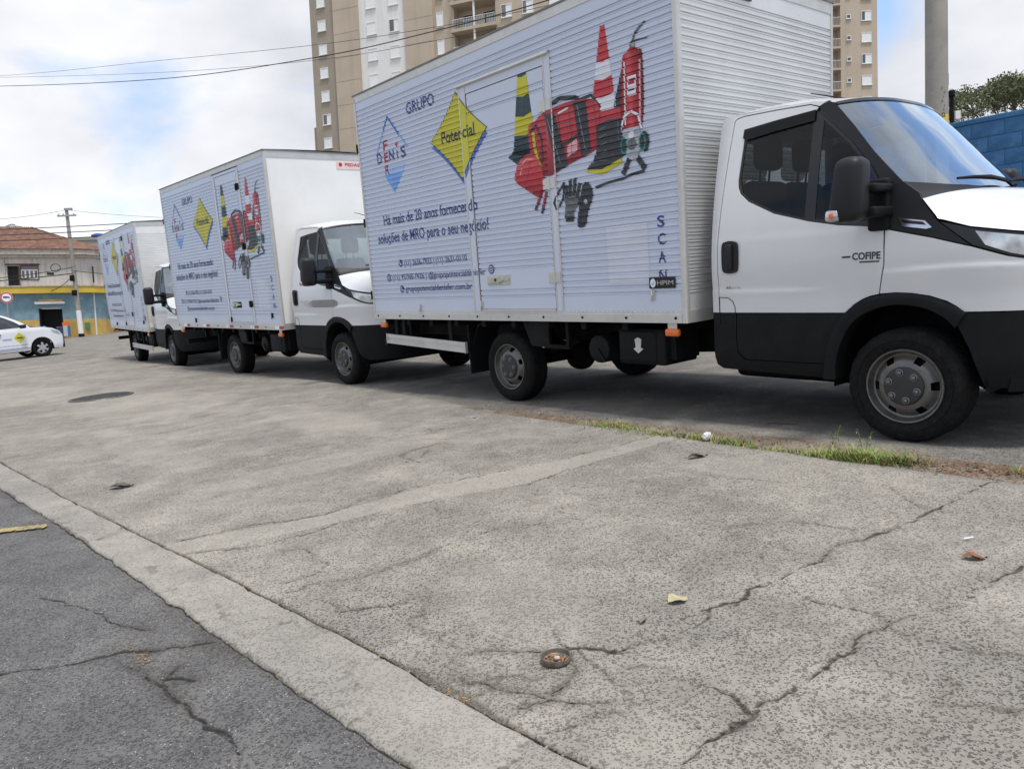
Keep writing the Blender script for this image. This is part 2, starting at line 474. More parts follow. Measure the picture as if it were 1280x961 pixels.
def dist_cracks(U, V, cracks, wob):
    """nearest distance to wandering cracks divided by their width (1 = at the lip)"""
    Uw = U + wob * (VN1.fbm(U * 9, V * 9, 4)) * 2; Vw = V + wob * (VN2.fbm(U * 9 + 50, V * 9, 4)) * 2
    best = np.full(U.shape, 12.0); absd = np.full(U.shape, 1.0)
    for wd, pts in cracks:
        for a, b in zip(pts[:-1], pts[1:]):
            ax, ay = a; dx, dy = b[0] - ax, b[1] - ay; l2 = dx * dx + dy * dy
            m = (Uw > min(a[0], b[0]) - 0.15) & (Uw < max(a[0], b[0]) + 0.15) & (Vw > min(a[1], b[1]) - 0.15) & (Vw < max(a[1], b[1]) + 0.15)
            if not m.any(): continue
            x = Uw[m]; y = Vw[m]; t = np.clip(((x - ax) * dx + (y - ay) * dy) / l2, 0, 1)
            wl = wd * 0.36 * (0.25 + 1.7 * VN2(x * 5 + 9, y * 5) ** 1.5)
            dd = np.hypot(x - ax - t * dx, y - ay - t * dy); best[m] = np.minimum(best[m], dd / wl); absd[m] = np.minimum(absd[m], dd * (0.016 / wd) ** 0.5)
    return best, absd


def sheet(name, us, lo, hi, nv, zfun, m, kind='structure', dens=None):
    """ground strip between two edge curves lo(u) and hi(u) with a real height field and wear attributes"""
    us = np.asarray(us); t = np.linspace(0, 1, nv) if dens is None else dens
    U = np.repeat(us[:, None], len(t), 1); a = lo(us); b = hi(us); V = a[:, None] * (1 - t) + b[:, None] * t
    Z, crack, patch, cdist = zfun(U, V, t)
    X = O2[0] + UA[0] * U + VA[0] * V; Y = O2[1] + UA[1] * U + VA[1] * V
    n, k = U.shape
    co = np.stack([X, Y, Z], 2).reshape(-1, 3).astype(np.float32)
    i = np.arange((n - 1) * k).reshape(n - 1, k)[:, :-1].ravel()
    q = np.stack([i, i + k, i + k + 1, i + 1], 1).astype(np.int32)
    me = bpy.data.meshes.new(name); me.vertices.add(len(co)); me.vertices.foreach_set('co', co.ravel())
    me.loops.add(q.size); me.loops.foreach_set('vertex_index', q.ravel()); me.polygons.add(len(q))
    me.polygons.foreach_set('loop_start', np.arange(0, q.size, 4, dtype=np.int32))
    me.update(calc_edges=True); me.validate()
    for nm, arr in (('wear', crack), ('patch', patch), ('crackd', cdist)):
        at_ = me.attributes.new(nm, 'FLOAT', 'POINT'); at_.data.foreach_set('value', arr.ravel().astype(np.float32))
    me.polygons.foreach_set('use_smooth', [True] * len(me.polygons)); me.materials.append(m)
    if me.polygons[0].normal.z < 0: me.flip_normals()
    o = link(name, me); o['kind'] = kind
    return o


def ground_mat(name, base, dark, light, speck, speck_scale, bump, dirt=(0.055, 0.048, 0.038), white_chips=0.0, rough=0.88, tone=0.5):
    m = bpy.data.materials.new(name); m.use_nodes = True; t = m.node_tree; b = t.nodes['Principled BSDF']
    nn = t.nodes.new; ll = t.links.new
    b.inputs['Roughness'].default_value = rough; b.inputs['Specular IOR Level'].default_value = 0.3
    tc = nn('ShaderNodeTexCoord'); P = tc.outputs['Object']

    def noise(sc, det=6, ro=0.55, vec=P):
        n = nn('ShaderNodeTexNoise'); n.inputs['Scale'].default_value = sc; n.inputs['Detail'].default_value = det; n.inputs['Roughness'].default_value = ro
        ll(vec, n.inputs['Vector']); return n.outputs['Fac']

    def ramp(src, p0, p1, c0=(0, 0, 0), c1=(1, 1, 1)):
        r = nn('ShaderNodeValToRGB'); e = r.color_ramp.elements; e[0].position = p0; e[1].position = p1; e[0].color = (*c0, 1); e[1].color = (*c1, 1)
        ll(src, r.inputs[0]); return r.outputs[0]

    def mix(f, a, c, mode='MIX'):
        x = nn('ShaderNodeMix'); x.data_type = 'RGBA'; x.blend_type = mode
        if isinstance(f, float): x.inputs[0].default_value = f
        else: ll(f, x.inputs[0])
        for s_, k in ((a, 6), (c, 7)):
            if isinstance(s_, tuple): x.inputs[k].default_value = (*s_, 1)
            else: ll(s_, x.inputs[k])
        return x.outputs[2]
    big = ramp(noise(0.85, 9, 0.62), 0.40, 0.60)
    rgc = tuple(x * 0.78 for x in base); col = mix(big, (rgc[0], rgc[1] * 1.01, rgc[2] * 1.03), base)
    col = mix(ramp(noise(2.1, 9, 0.66), 0.50, 0.66), col, light)
    mid = ramp(noise(4.6, 10, 0.72), 0.44, 0.70, (0, 0, 0), (tone, tone, tone))
    col = mix(mid, col, dark)
    gr = noise(speck_scale, 7, 0.72)
    smo = nn('ShaderNodeAttribute'); smo.attribute_name = 'patch'
    rgh = nn('ShaderNodeMapRange'); ll(smo.outputs['Fac'], rgh.inputs[0]); rgh.inputs[3].default_value = 1.0; rgh.inputs[4].default_value = 0.45
    sp_ = nn('ShaderNodeMath'); sp_.operation = 'MULTIPLY'; ll(ramp(gr, 0.46, 0.66, (0, 0, 0), (speck * 0.55,) * 3), sp_.inputs[0]); sm_ = nn('ShaderNodeMath'); sm_.operation = 'MULTIPLY'; ll(rgh.outputs[0], sm_.inputs[0]); ll(ramp(noise(0.85, 9, 0.62), 0.40, 0.60, (1, 1, 1), (0.55, 0.55, 0.55)), sm_.inputs[1]); ll(sm_.outputs[0], sp_.inputs[1])
    col = mix(sp_.outputs[0], col, dark)
    gr2 = noise(speck_scale * 2.1, 4, 0.7)
    wn = nn('ShaderNodeTexNoise'); wn.inputs['Scale'].default_value = 90; wn.inputs['Detail'].default_value = 3; ll(P, wn.inputs['Vector'])
    wv_ = nn('ShaderNodeVectorMath'); wv_.operation = 'MULTIPLY_ADD'; ll(wn.outputs['Color'], wv_.inputs[0]); wv_.inputs[1].default_value = (0.016, 0.016, 0.016); ll(P, wv_.inputs[2])

    def flecks(sc, rad, share):
        v = nn('ShaderNodeTexVoronoi'); v.inputs['Scale'].default_value = sc; ll(wv_.outputs[0], v.inputs['Vector'])
        sx = nn('ShaderNodeSeparateColor'); ll(v.outputs['Color'], sx.inputs[0])
        a_ = ramp(v.outputs['Distance'], rad * 0.55, rad, (1, 1, 1), (0, 0, 0)); b_ = ramp(sx.outputs[0], 1 - share - 0.05, 1 - share + 0.05)
        q = nn('ShaderNodeMath'); q.operation = 'MULTIPLY'; ll(a_, q.inputs[0]); ll(b_, q.inputs[1]); return q.outputs[0]
    fk1 = flecks(62, 0.42, 0.30); fk2 = flecks(135, 0.52, 0.52)
    fk = nn('ShaderNodeMath'); fk.operation = 'MAXIMUM'; ll(fk1, fk.inputs[0]); ll(fk2, fk.inputs[1])
    fz = nn('ShaderNodeMath'); fz.operation = 'MULTIPLY'; ll(fk.outputs[0], fz.inputs[0]); ll(sm_.outputs[0], fz.inputs[1])
    fz2 = nn('ShaderNodeMath'); fz2.operation = 'MULTIPLY'; ll(fz.outputs[0], fz2.inputs[0]); fz2.inputs[1].default_value = min(1.0, speck * 1.25)
    col = mix(fz2.outputs[0], col, tuple(0.5 * (x + y) for x, y in zip(dark, dirt)))
    col = mix(ramp(gr2, 0.60, 0.68, (0, 0, 0), (speck * 0.7,) * 3), col, dirt)
    vo = nn('ShaderNodeTexVoronoi'); vo.inputs['Scale'].default_value = speck_scale * 0.9; ll(P, vo.inputs['Vector'])
    chips = nn('ShaderNodeMath'); chips.operation = 'MULTIPLY'
    ll(ramp(vo.outputs['Distance'], 0.16, 0.26, (1, 1, 1), (0, 0, 0)), chips.inputs[0])
    ll(ramp(noise(speck_scale * 0.5, 3), 0.52, 0.62, (0, 0, 0), (white_chips,) * 3), chips.inputs[1])
    col = mix(chips.outputs[0], col, (0.52, 0.50, 0.46))
    pa = nn('ShaderNodeAttribute'); pa.attribute_name = 'patch'
    hp = nn('ShaderNodeMath'); hp.operation = 'MULTIPLY'; ll(pa.outputs['Fac'], hp.inputs[0]); hp.inputs[1].default_value = 0.55
    col = mix(hp.outputs[0], col, light)
    we = nn('ShaderNodeAttribute'); we.attribute_name = 'wear'
    # ragged stains: the wear field broken up by fine noise
    wr = nn('ShaderNodeMath'); wr.operation = 'MULTIPLY_ADD'; ll(noise(70, 5, 0.75), wr.inputs[0]); wr.inputs[1].default_value = 0.9; ll(we.outputs['Fac'], wr.inputs[2])
    col = mix(ramp(wr.outputs[0], 0.72, 1.0, (0, 0, 0), (0.72, 0.72, 0.72)), col, tuple(x * 1.7 for x in dirt))
    cd = nn('ShaderNodeAttribute'); cd.attribute_name = 'crackd'
    cw_ = nn('ShaderNodeMath'); cw_.operation = 'MULTIPLY_ADD'; ll(noise(38, 6, 0.7), cw_.inputs[0]); cw_.inputs[1].default_value = 2.2; ll(cd.outputs['Fac'], cw_.inputs[2])
    cm = ramp(cw_.outputs[0], 0.0, 1.0)
    sc_ = nn('ShaderNodeMapRange'); ll(cw_.outputs[0], sc_.inputs[0]); sc_.inputs[1].default_value = 1.2; sc_.inputs[2].default_value = 2.0; sc_.inputs[3].default_value = 1.0; sc_.inputs[4].default_value = 0.0
    col = mix(sc_.outputs[0], col, tuple(x * 0.55 for x in dirt))
    ll(col, b.inputs['Base Color'])
    # pits and proud grains
    iv = nn('ShaderNodeMath'); iv.operation = 'SUBTRACT'; iv.inputs[0].default_value = 1.0; ll(fk.outputs[0], iv.inputs[1]); pit = iv.outputs[0]; grain = ramp(vo.outputs['Distance'], 0.05, 0.45, (1, 1, 1), (0, 0, 0))
    h1 = nn('ShaderNodeMath'); h1.operation = 'MULTIPLY_ADD'; ll(grain, h1.inputs[0]); h1.inputs[1].default_value = 0.15; ll(pit, h1.inputs[2])
    h2 = nn('ShaderNodeMath'); h2.operation = 'MULTIPLY_ADD'; ll(gr2, h2.inputs[0]); h2.inputs[1].default_value = 0.6; ll(h1.outputs[0], h2.inputs[2])
    h3 = nn('ShaderNodeMath'); h3.operation = 'MULTIPLY_ADD'; ll(sc_.outputs[0], h3.inputs[0]); h3.inputs[1].default_value = -2.2; ll(h2.outputs[0], h3.inputs[2])
    h4 = nn('ShaderNodeMath'); h4.operation = 'MULTIPLY_ADD'; ll(pa.outputs['Fac'], h4.inputs[0]); h4.inputs[1].default_value = 0.2; ll(h3.outputs[0], h4.inputs[2])
    bp = nn('ShaderNodeBump'); bp.inputs['Strength'].default_value = bump; bp.inputs['Distance'].default_value = 0.004
    ll(h4.outputs[0], bp.inputs['Height']); ll(bp.outputs[0], b.inputs['Normal'])
    return m


G_PAVE = ground_mat('worn_concrete', (0.338, 0.311, 0.270), (0.105, 0.098, 0.086), (0.388, 0.356, 0.308), 0.74, 105, 0.85, white_chips=0.42, tone=0.44)
G_KERB = ground_mat('kerb_concrete', (0.345, 0.321, 0.284), (0.16, 0.151, 0.135), (0.385, 0.358, 0.314), 0.55, 120, 0.7, tone=0.5)
G_ASPH = ground_mat('near_asphalt', (0.160, 0.155, 0.151), (0.072, 0.070, 0.069), (0.20, 0.192, 0.183), 0.6, 110, 1.0, dirt=(0.042, 0.038, 0.033), white_chips=0.85, rough=0.82)
G_ROAD = ground_mat('road_asphalt', (0.255, 0.236, 0.206), (0.085, 0.081, 0.075), (0.35, 0.32, 0.277), 0.7, 75, 0.9, white_chips=0.35, tone=0.45)
G_SOIL = ground_mat('dry_soil', (0.255, 0.215, 0.165), (0.11, 0.075, 0.05), (0.33, 0.295, 0.245), 0.7, 60, 1.0, dirt=(0.09, 0.05, 0.03), white_chips=0.5)


def curve(pts, wob=0.012, seed=0.0, f=5.0):
    a = np.array(pts)
    return lambda u: np.interp(u, a[:, 0], a[:, 1]) + wob * 2 * VN1.fbm(u * f + seed, u * 0 + seed * 3.1, 6)


fKR = curve(KR, 0.012, 1.0, 7.0); fKL = curve(KL, 0.018, 7.0, 10.0); fPE = curve([(-16, 0.2), (-2, 0.1), (1.5, -0.2), (2.6, -0.40), (3.8, -0.46), (4.3, -0.40), (5.2, -0.46), (6.2, -0.50), (9, -0.42)], 0.05, 13.0, 3.0)


def z_pave(U, V, t):
    d, ad = dist_cracks(U, V, CRACKS, 0.055)
    edge = np.abs(V - fKR(U[:, 0])[:, None]); ed = np.clip(1 - edge / (0.012 + 0.06 * VN2(U * 4, V * 4) ** 2), 0, 1)
    far = np.clip(1 - np.abs(V - fPE(U[:, 0])[:, None]) / 0.12, 0, 1)
    cr = np.clip(1.8 - d, 0, 1); cr = np.maximum(cr, ed); broken = np.clip(1 - np.hypot((U - 6.45) / 0.35, (V + 3.35) / 0.22), 0, 1)
    rough = VN1.fbm(U * 30, V * 30, 3)
    blk = np.clip(np.abs(VN2.fbm(U * 13 + 3, V * 13 + 8, 2)) * 14, 0, 1)
    Z = 0.030 + 0.005 * VN1.fbm(U * 1.3, V * 1.3, 3) + 0.004 * rough - 0.003 * cr - 0.007 * ed - 0.02 * far - 0.006 * broken * (1 - blk)
    lip = np.clip(1.6 - np.abs(d - 2.2), 0, 1)
    Z += 0.002 * lip
    grime = np.clip(1 - ad / 0.09, 0, 1) ** 1.3 * 0.30  # halo of dark grime beside the cracks
    wear = np.clip(np.maximum(cr * 0.5, np.maximum(grime, np.maximum(ed * 0.75, broken * (1 - blk) * 0.6))), 0, 1) + np.clip(VN2.fbm(U * 1.7 + 4, V * 1.7, 5) * 0.9, 0, 0.22)
    # trowelled cement repair between the two long cracks, and other smooth light patches
    a = np.interp(V, [-3.6, -2.86, -2.2, -1.65, -1.0, -0.5], [4.12, 4.36, 4.38, 4.55, 4.68, 4.74]); b = np.interp(V, [-3.6, -2.9, -2.5, -1.9, -1.2, -0.5], [4.38, 4.55, 4.61, 4.84, 4.86, 4.9])
    patch = np.where((U > a) & (U < b), 0.75, 0.0)
    for (cu, cv, ru, rv, s) in ((-2.5, -2.2, 2.2, 0.9, 0.5), (1.6, -1.5, 1.2, 0.35, 0.6), (3.2, -2.3, 0.25, 1.2, 0.45), (5.5, -0.95, 0.5, 0.22, 0.5), (6.0, -2.9, 0.4, 0.3, 0.35), (7.4, -2.0, 0.3, 0.25, 0.3), (-6.5, -3.0, 2.0, 0.8, 0.6), (1.0, -3.0, 1.6, 0.25, 0.4)):
        r = np.hypot((U - cu) / ru, (V - cv) / rv) + 0.9 * VN1.fbm(U * 3 + cu, V * 3, 4)
        patch = np.maximum(patch, s * np.clip((1 - r) * 4, 0, 1))
    return Z, wear, patch, np.clip(np.minimum(d, edge / 0.007), 0, 8)


def z_kerb(U, V, t):
    ed = np.clip(1 - t / 0.10, 0, 1) + np.clip(1 - (1 - t) / 0.05, 0, 1)
    j = np.full(U.shape, 9.0)
    for ju in (4.30, 3.28, 2.2, 1.1, 5.35, 6.9, 0.0, -1.2, -2.4):
        j = np.minimum(j, np.abs(U - ju - 0.25 * (V + 3.8) - 0.03 * VN1.fbm(U * 8, V * 8, 3)) / 0.006)
    jj = np.clip(1.2 - j, 0, 1) * (VN2(U * 5, V * 9) > 0.3)
    pock = np.clip((VN1.fbm(U * 14 + 5, V * 14, 4) - 0.16) * 8, 0, 1)
    Z = 0.036 + 0.005 * VN1.fbm(U * 2, V * 2, 3) + 0.002 * VN1.fbm(U * 40, V * 40, 2) - 0.016 * np.clip(ed, 0, 1) ** 2 - 0.008 * jj - 0.004 * pock
    wv = (fKR(U[:, 0]) - fKL(U[:, 0]))[:, None]
    return Z, np.clip(jj * 0.4 + np.clip(ed - 0.2, 0, 1) * 0.7 + pock * 0.45, 0, 1) + np.clip(VN2.fbm(U * 3 + 4, V * 3, 5) * 1.2, 0, 0.35), np.clip(VN2.fbm(U * 2, V * 2, 3) * 2, 0, 0.6), np.clip(np.minimum(j * 1.5, t * wv / 0.005), 0, 8)


def z_asph(U, V, t):
    d, ad = dist_cracks(U, V, ACRACKS, 0.035); cr = np.clip(1.3 - d, 0, 1)
    edge = np.clip(1 - (1 - t) * 1.0 / 0.03, 0, 1)
    Z = 0.020 + 0.008 * VN1.fbm(U * 1.5, V * 1.5, 3) + 0.004 * VN1.fbm(U * 28, V * 28, 3) - 0.004 * cr
    sh = np.clip(1 - ad / 0.05, 0, 1) ** 1.4 * 0.28
    pat = np.clip((VN2.fbm(U * 2.4, V * 2.4, 4) - 0.1) * 3, 0, 0.6) * np.clip((V - (fKL(U[:, 0])[:, None] - 0.5)) * 2, 0, 1)
    return Z, np.clip(np.maximum(cr * 0.5, sh) + edge * 0.4, 0, 1) + np.clip(VN2.fbm(U * 2 + 4, V * 2, 5) * 1.1, 0, 0.3), pat, np.clip(d, 0, 8)


us = np.concatenate([np.arange(-16, -3, 0.06), np.arange(-3, 3, 0.022), np.arange(3, 8.6, 0.0105)])
tag(sheet('pavement', us, fKR, fPE, 330, z_pave, G_PAVE), 'cracked worn concrete pavement filling the foreground')
tag(sheet('kerb_strip', us, fKL, lambda u: fKR(u) - 0.004, 34, z_kerb, G_KERB), 'pale flush concrete kerb strip between pavement and dark asphalt')
us2 = np.concatenate([np.arange(-16, 0, 0.08), np.arange(0, 8.6, 0.0125)])
dens = 1 - np.linspace(1, 0, 210) ** 1.7
tag(sheet('near_road', us2, lambda u: fKL(u) - 4.0, lambda u: fKL(u) + 0.03, 210, z_asph, G_ASPH, dens=dens), 'dark patched asphalt of the nearest street')

road = MB()
road.grid(lambda a, b: (a, b, 0.0), np.linspace(-260, 260, 14), np.linspace(-120, 420, 14))
rm_ = road.mesh('road', G_ROAD, fixn=False); ra_ = rm_.attributes.new('crackd', 'FLOAT', 'POINT'); ra_.data.foreach_set('value', [8.0] * len(rm_.vertices)); ro = link('road', rm_); tag(ro, 'worn grey asphalt street under the parked trucks', kind='structure')

# soil strip beside the pavement
sl_lo = lambda u: fPE(u) - 0.06
sl_hi = curve([(2.2, -0.40), (3.2, -0.26), (4.5, -0.20), (5.6, -0.10), (6.5, -0.16), (7.6, -0.14), (8.6, -0.14)], 0.05, 21.0, 4.0)


def z_soil(U, V, t):
    e = np.minimum(t, 1 - t) * 2
    return 0.004 + 0.022 * np.clip(e * 1.6, 0, 1) + 0.016 * VN1.fbm(U * 7, V * 7, 4) * np.clip(e * 3, 0, 1), np.clip(VN2.fbm(U * 5, V * 9, 3) * 2.5, 0, 0.8), np.clip(VN1.fbm(U * 3 + 9, V * 4, 3) * 3, 0, 0.9), np.full(U.shape, 8.0)


tag(sheet('soil_strip', np.arange(2.2, 8.6, 0.02), sl_lo, sl_hi, 24, z_soil, G_SOIL), 'strip of dry brown soil and litter along the pavement edge')

# pavement across the street, in front of the blue wall
fp = MB()
for k in range(12):
    u0 = -12 + k * 1.75
    q = [uv(u0, 5.0, 0), uv(u0 + 1.74, 5.0, 0), uv(u0 + 1.74, 8.0, 0), uv(u0, 8.0, 0)]
    fp.add([p for p in q] + [p + Vector((0, 0, 0.12)) for p in q], [(4, 5, 6, 7), (0, 1, 5, 4), (1, 2, 6, 5), (2, 3, 7, 6), (3, 0, 4, 7)])
fm_ = fp.mesh('far_pavement', G_KERB); fa_ = fm_.attributes.new('crackd', 'FLOAT', 'POINT'); fa_.data.foreach_set('value', [8.0] * len(fm_.vertices))
tag(link('far_pavement', fm_), 'raised concrete pavement across the street before the blue wall', kind='structure')

# ------------------------------------------------------------------ the box trucks
BL, BW = 4.606, 2.2            # cargo box length and width
ZB = 0.815                     # underside of the box
RAKE = 0.025                   # the empty trucks sit nose-down
XR, XF, HUB = 2.36, 6.106, 0.346
PITCHC = 0.0525                # corrugation pitch
MBODY = Matrix.Translation((XR, 0, 0.35)) @ Matrix.Rotation(RAKE, 4, 'Y') @ Matrix.Translation((-XR, 0, -0.35))
CACHE = {}


def part(key, name, build, m, parent, smooth=None, body=True):
    """one mesh per kind of part, shared by all trucks"""
    if key not in CACHE: CACHE[key] = build().mesh(name, m, smooth)
    return link(name, CACHE[key], parent, MBODY if body else None)


def groove_breaks(z0, z1, flats=()):
    """break points (z, depth) of the pressed sheet from z0 to z1; flats = bands without grooves"""
    pts = [(z0, 0.0)]
    k0 = int(math.floor((z0 - 1.0) / PITCHC)) - 1
    for k in range(k0, k0 + 80):
        c = 1.0 + PITCHC * k
        if c - 0.018 < z0 or c + 0.014 > z1: continue
        if any(a - 0.012 < c < b + 0.012 for a, b in flats): continue
        pts += [(c - 0.0165, 0.0), (c - 0.012, -0.004), (c - 0.007, -0.004), (c - 0.002, 0.0110), (c + 0.0045, 0.0110), (c + 0.0080, 0.0)]
    pts.append((z1, 0.0))
    return pts


class Side:
    """regions of the near side of a box: where the sheet, door frame and door leaf lie"""
    def __init__(s, zt, f0, f1, ftop, l0, l1, ltop, leaf_flats):
        s.zt = zt; s.f = (f0, f1, ftop); s.l = (l0, l1, ltop)
        s.sheet = groove_breaks(0.905, zt - 0.085, [(0.905, 0.99), (zt - 0.17, zt)])
        s.leaf = groove_breaks(0.93, ltop, leaf_flats)
        s.regions = [(0.04, f0, s.sheet, 0.0), (f0, l0, [(0.905, 0), (ftop, 0)], -0.005), (l0, l1, s.leaf, -0.003), (l1, f1, [(0.905, 0), (ftop, 0)], -0.005), (f1, 4.565, s.sheet, 0.0)]

    def decal(s, tris, off, zoff=None):
        mb = MB()
        for x0, x1, br, base in s.regions:
            zs = [b[0] for b in br]; ds = [b[1] for b in br]
            for t in tris:
                if max(p[0] for p in t) <= x0 or min(p[0] for p in t) >= x1: continue
                q = clip(clip(t, 0, x0 + 0.001, False), 0, x1 - 0.001, True)
                if len(q) < 3: continue
                q = clip(clip(q, 1, zs[0], False), 1, zs[-1], True) if base != 0.0 else q
                if len(q) < 3: continue
                for b in slabs(q, 1, zs):
                    if len(b) < 3: continue
                    mb.add([(p[0], base + float(np.interp(p[1], zs, ds)) - off, p[1]) for p in b], [tuple(range(len(b)))])
        return mb


def pgrad(name, axis, a, b, stops, nz=0.10, ns=16):
    """printed photo tone: colour runs along x or z of the side sheet"""
    if name in MATS: return MATS[name]
    m = bpy.data.materials.new(name); m.use_nodes = True; t = m.node_tree; bs = t.nodes['Principled BSDF']; bs.inputs['Roughness'].default_value = 0.4
    c = t.nodes.new('ShaderNodeTexCoord'); s = t.nodes.new('ShaderNodeSeparateXYZ'); t.links.new(c.outputs['Object'], s.inputs[0])
    r = t.nodes.new('ShaderNodeMapRange'); t.links.new(s.outputs['X' if axis == 'x' else 'Z'], r.inputs[0]); r.inputs[1].default_value = a; r.inputs[2].default_value = b
    n = t.nodes.new('ShaderNodeTexNoise'); n.inputs['Scale'].default_value = ns; n.inputs['Detail'].default_value = 6; t.links.new(c.outputs['Object'], n.inputs['Vector'])
    ad = t.nodes.new('ShaderNodeMath'); ad.operation = 'MULTIPLY_ADD'; t.links.new(n.outputs['Fac'], ad.inputs[0]); ad.inputs[1].default_value = nz; t.links.new(r.outputs[0], ad.inputs[2])
    k = t.nodes.new('ShaderNodeMath'); k.operation = 'SUBTRACT'; t.links.new(ad.outputs[0], k.inputs[0]); k.inputs[1].default_value = nz / 2
    cr = t.nodes.new('ShaderNodeValToRGB'); el = cr.color_ramp.elements
    while len(el) < len(stops): el.new(0.5)
    for e_, (po, co) in zip(el, stops): e_.position = po; e_.color = (*co, 1)
    t.links.new(k.outputs[0], cr.inputs[0]); t.links.new(cr.outputs[0], bs.inputs['Base Color']); MATS[name] = m
    return m


def art():
    """the printed advert: list of (name, material, triangles, layer)"""
    A = []

    def poly(name, m, pts, lay=1, sm=0):
        A.append((name, m, tess(smooth_pts(pts, 5, True) if sm else pts), lay))

    def strk(name, m, pts, wd, lay=1):
        A.append((name, m, [t for q in stroke(pts, wd) for t in ([q[0], q[1], q[2]], [q[0], q[2], q[3]])], lay))

    def txt(s, m, x0, x1, zb, h, bold=0.012, lay=1, name='lettering'):
        A.append((name, m, fit_text(s, x0, x1, zb, h, bold), lay))
    txt('GRUPO', NAVY, 1.09, 1.61, 2.975, 0.115)
    # yellow concave diamond with blue under-edge
    T, Lp, B, R = (1.975, 3.01), (1.50, 2.62), (1.995, 2.20), (2.42, 2.61)

    def concave(T, Lp, B, R, k=0.16):
        c = (1.97, 2.61); out = []
        for a, b in ((T, Lp), (Lp, B), (B, R), (R, T)):
            mid = ((a[0] + b[0]) / 2, (a[1] + b[1]) / 2); mid = (mid[0] + (c[0] - mid[0]) * k, mid[1] + (c[1] - mid[1]) * k)
            for i in range(8):
                t = i / 8; out.append(((1 - t) ** 2 * a[0] + 2 * t * (1 - t) * mid[0] + t * t * b[0], (1 - t) ** 2 * a[1] + 2 * t * (1 - t) * mid[1] + t * t * b[1]))
        return out
    sh = [(p[0] + 0.008, p[1] - 0.055) for p in concave(T, Lp, B, R)]
    poly('logo_shadow', BLUEL, sh, 1); poly('logo_outline', PBLK, concave((T[0], T[1] + 0.012), (Lp[0] - 0.012, Lp[1]), (B[0], B[1] - 0.012), (R[0] + 0.012, R[1])), 2)
    poly('logo', YEL, concave(T, Lp, B, R), 3); txt('Potencial', PBLK, 1.69, 2.24, 2.575, 0.115, 0.02, 4)
    # outlined diamond with crossed lettering
    strk('logo_outline', LBLUE, [(0.40, 2.66), (0.70, 3.03), (1.05, 2.66)], 0.018); strk('logo_outline', BLUEL, [(0.60, 2.91), (0.70, 3.03), (0.90, 2.81)], 0.022, 2)
    poly('logo_tip', LBLUE, [(0.54, 2.42), (0.92, 2.42), (0.72, 2.22)], 1)
    poly('logo_tip', mat('print_pale_blue', (0.42, 0.56, 0.86), 0.4, 0, 0.05, 5), [(0.62, 2.50), (0.98, 2.50), (0.92, 2.42), (0.54, 2.42)], 1)
    txt('D', NAVY, 0.41, 0.51, 2.565, 0.115, 0.02); txt('N', NAVY, 0.67, 0.77, 2.565, 0.115, 0.02); txt('I', NAVY, 0.83, 0.85, 2.565, 0.09, 0.03); txt('S', NAVY, 0.91, 1.01, 2.565, 0.115, 0.02)
    for s, z in (('F', 2.695), ('E', 2.565), ('R', 2.43)): txt(s, PRED, 0.56, 0.65, z, 0.10, 0.025)
    h = [(0.84 + 0.028 * math.sin(t) ** 3 * 1.0, 2.715 + 0.002 * (13 * math.cos(t) - 5 * math.cos(2 * t) - 2 * math.cos(3 * t) - math.cos(4 * t))) for t in [2 * PI * i / 20 for i in range(20)]]
    poly('heart', PRED2, h)
    txt('Há mais de 20 anos fornecendo', NAVY, 0.42, 2.19, 1.885, 0.112, 0.014); txt('soluções de MRO para o seu negócio!', NAVY, 0.26, 2.34, 1.69, 0.112, 0.014)
    txt('(11) 2636-7933 | (11) 2631-0110', NAVY, 0.775, 1.95, 1.41, 0.066, 0.008); txt('(11) 95768-7426 | @grupopotencialdenisfer', NAVY, 0.50, 2.24, 1.262, 0.062, 0.008)
    txt('grupopotencialdenisfer.com.br', NAVY, 0.755, 2.0, 1.128, 0.064, 0.012)
    for cx, cz, r in ((0.70, 1.445, 0.042), (0.42, 1.293, 0.045), (2.335, 1.308, 0.045), (0.685, 1.157, 0.042)):
        poly('icon', NAVY, disc(cx, cz, r))
    for cx, cz in ((0.70, 1.445), (0.685, 1.157)): strk('icon_mark', PWHT, [(cx - 0.018, cz + 0.018), (cx - 0.008, cz - 0.006), (cx + 0.02, cz - 0.02)], 0.013, 2)
    for cx, cz in ((0.42, 1.293), (2.335, 1.308)):
        strk('icon_mark', PWHT, disc(cx, cz, 0.027, 12) + [(cx + 0.027, cz)], 0.007, 2); poly('icon_mark', PWHT, disc(cx, cz, 0.010, 10), 2)
    for s, z in (('S', 1.535), ('C', 1.405), ('A', 1.272), ('N', 1.135)): txt(s, NAVY, 4.365, 4.435, z, 0.082, 0.016)
    poly('blank_panel', PBLANK, [(3.85, 1.58), (4.27, 1.58), (4.27, 1.13), (3.85, 1.13)], 1)
    # yellow and black cone
    def cone(cx, z0, z1, b0, b1, cols, lay):
        n = len(cols)
        for i, m in enumerate(cols):
            ta, tb = i / n, (i + 1) / n; za, zb_ = z1 + (z0 - z1) * ta, z1 + (z0 - z1) * tb; wa, wb = b1 + (b0 - b1) * ta, b1 + (b0 - b1) * tb; sag = 0.02 * (0.4 + tb)
            xa = cx - 0.03 * ta; xb = cx - 0.03 * tb
            poly('printed_cone', m, [(xa - wa, za), (xa, za - 0.5 * sag), (xa + wa, za), (xb + wb, zb_), (xb, zb_ - sag), (xb - wb, zb_)], lay)
    cone(2.96, 2.30, 3.10, 0.155, 0.035, [PTEAL, YEL, PTEAL, YEL, PTEAL], 1)
    poly('printed_cone', PTEAL, [(2.70, 2.29), (2.80, 2.35), (3.12, 2.33), (3.10, 2.22), (2.84, 2.20)], 1)
    cone(3.91, 2.46, 3.09, 0.135, 0.022, [PRED2, PRED2, PWHT, PRED2, PWHT], 1)
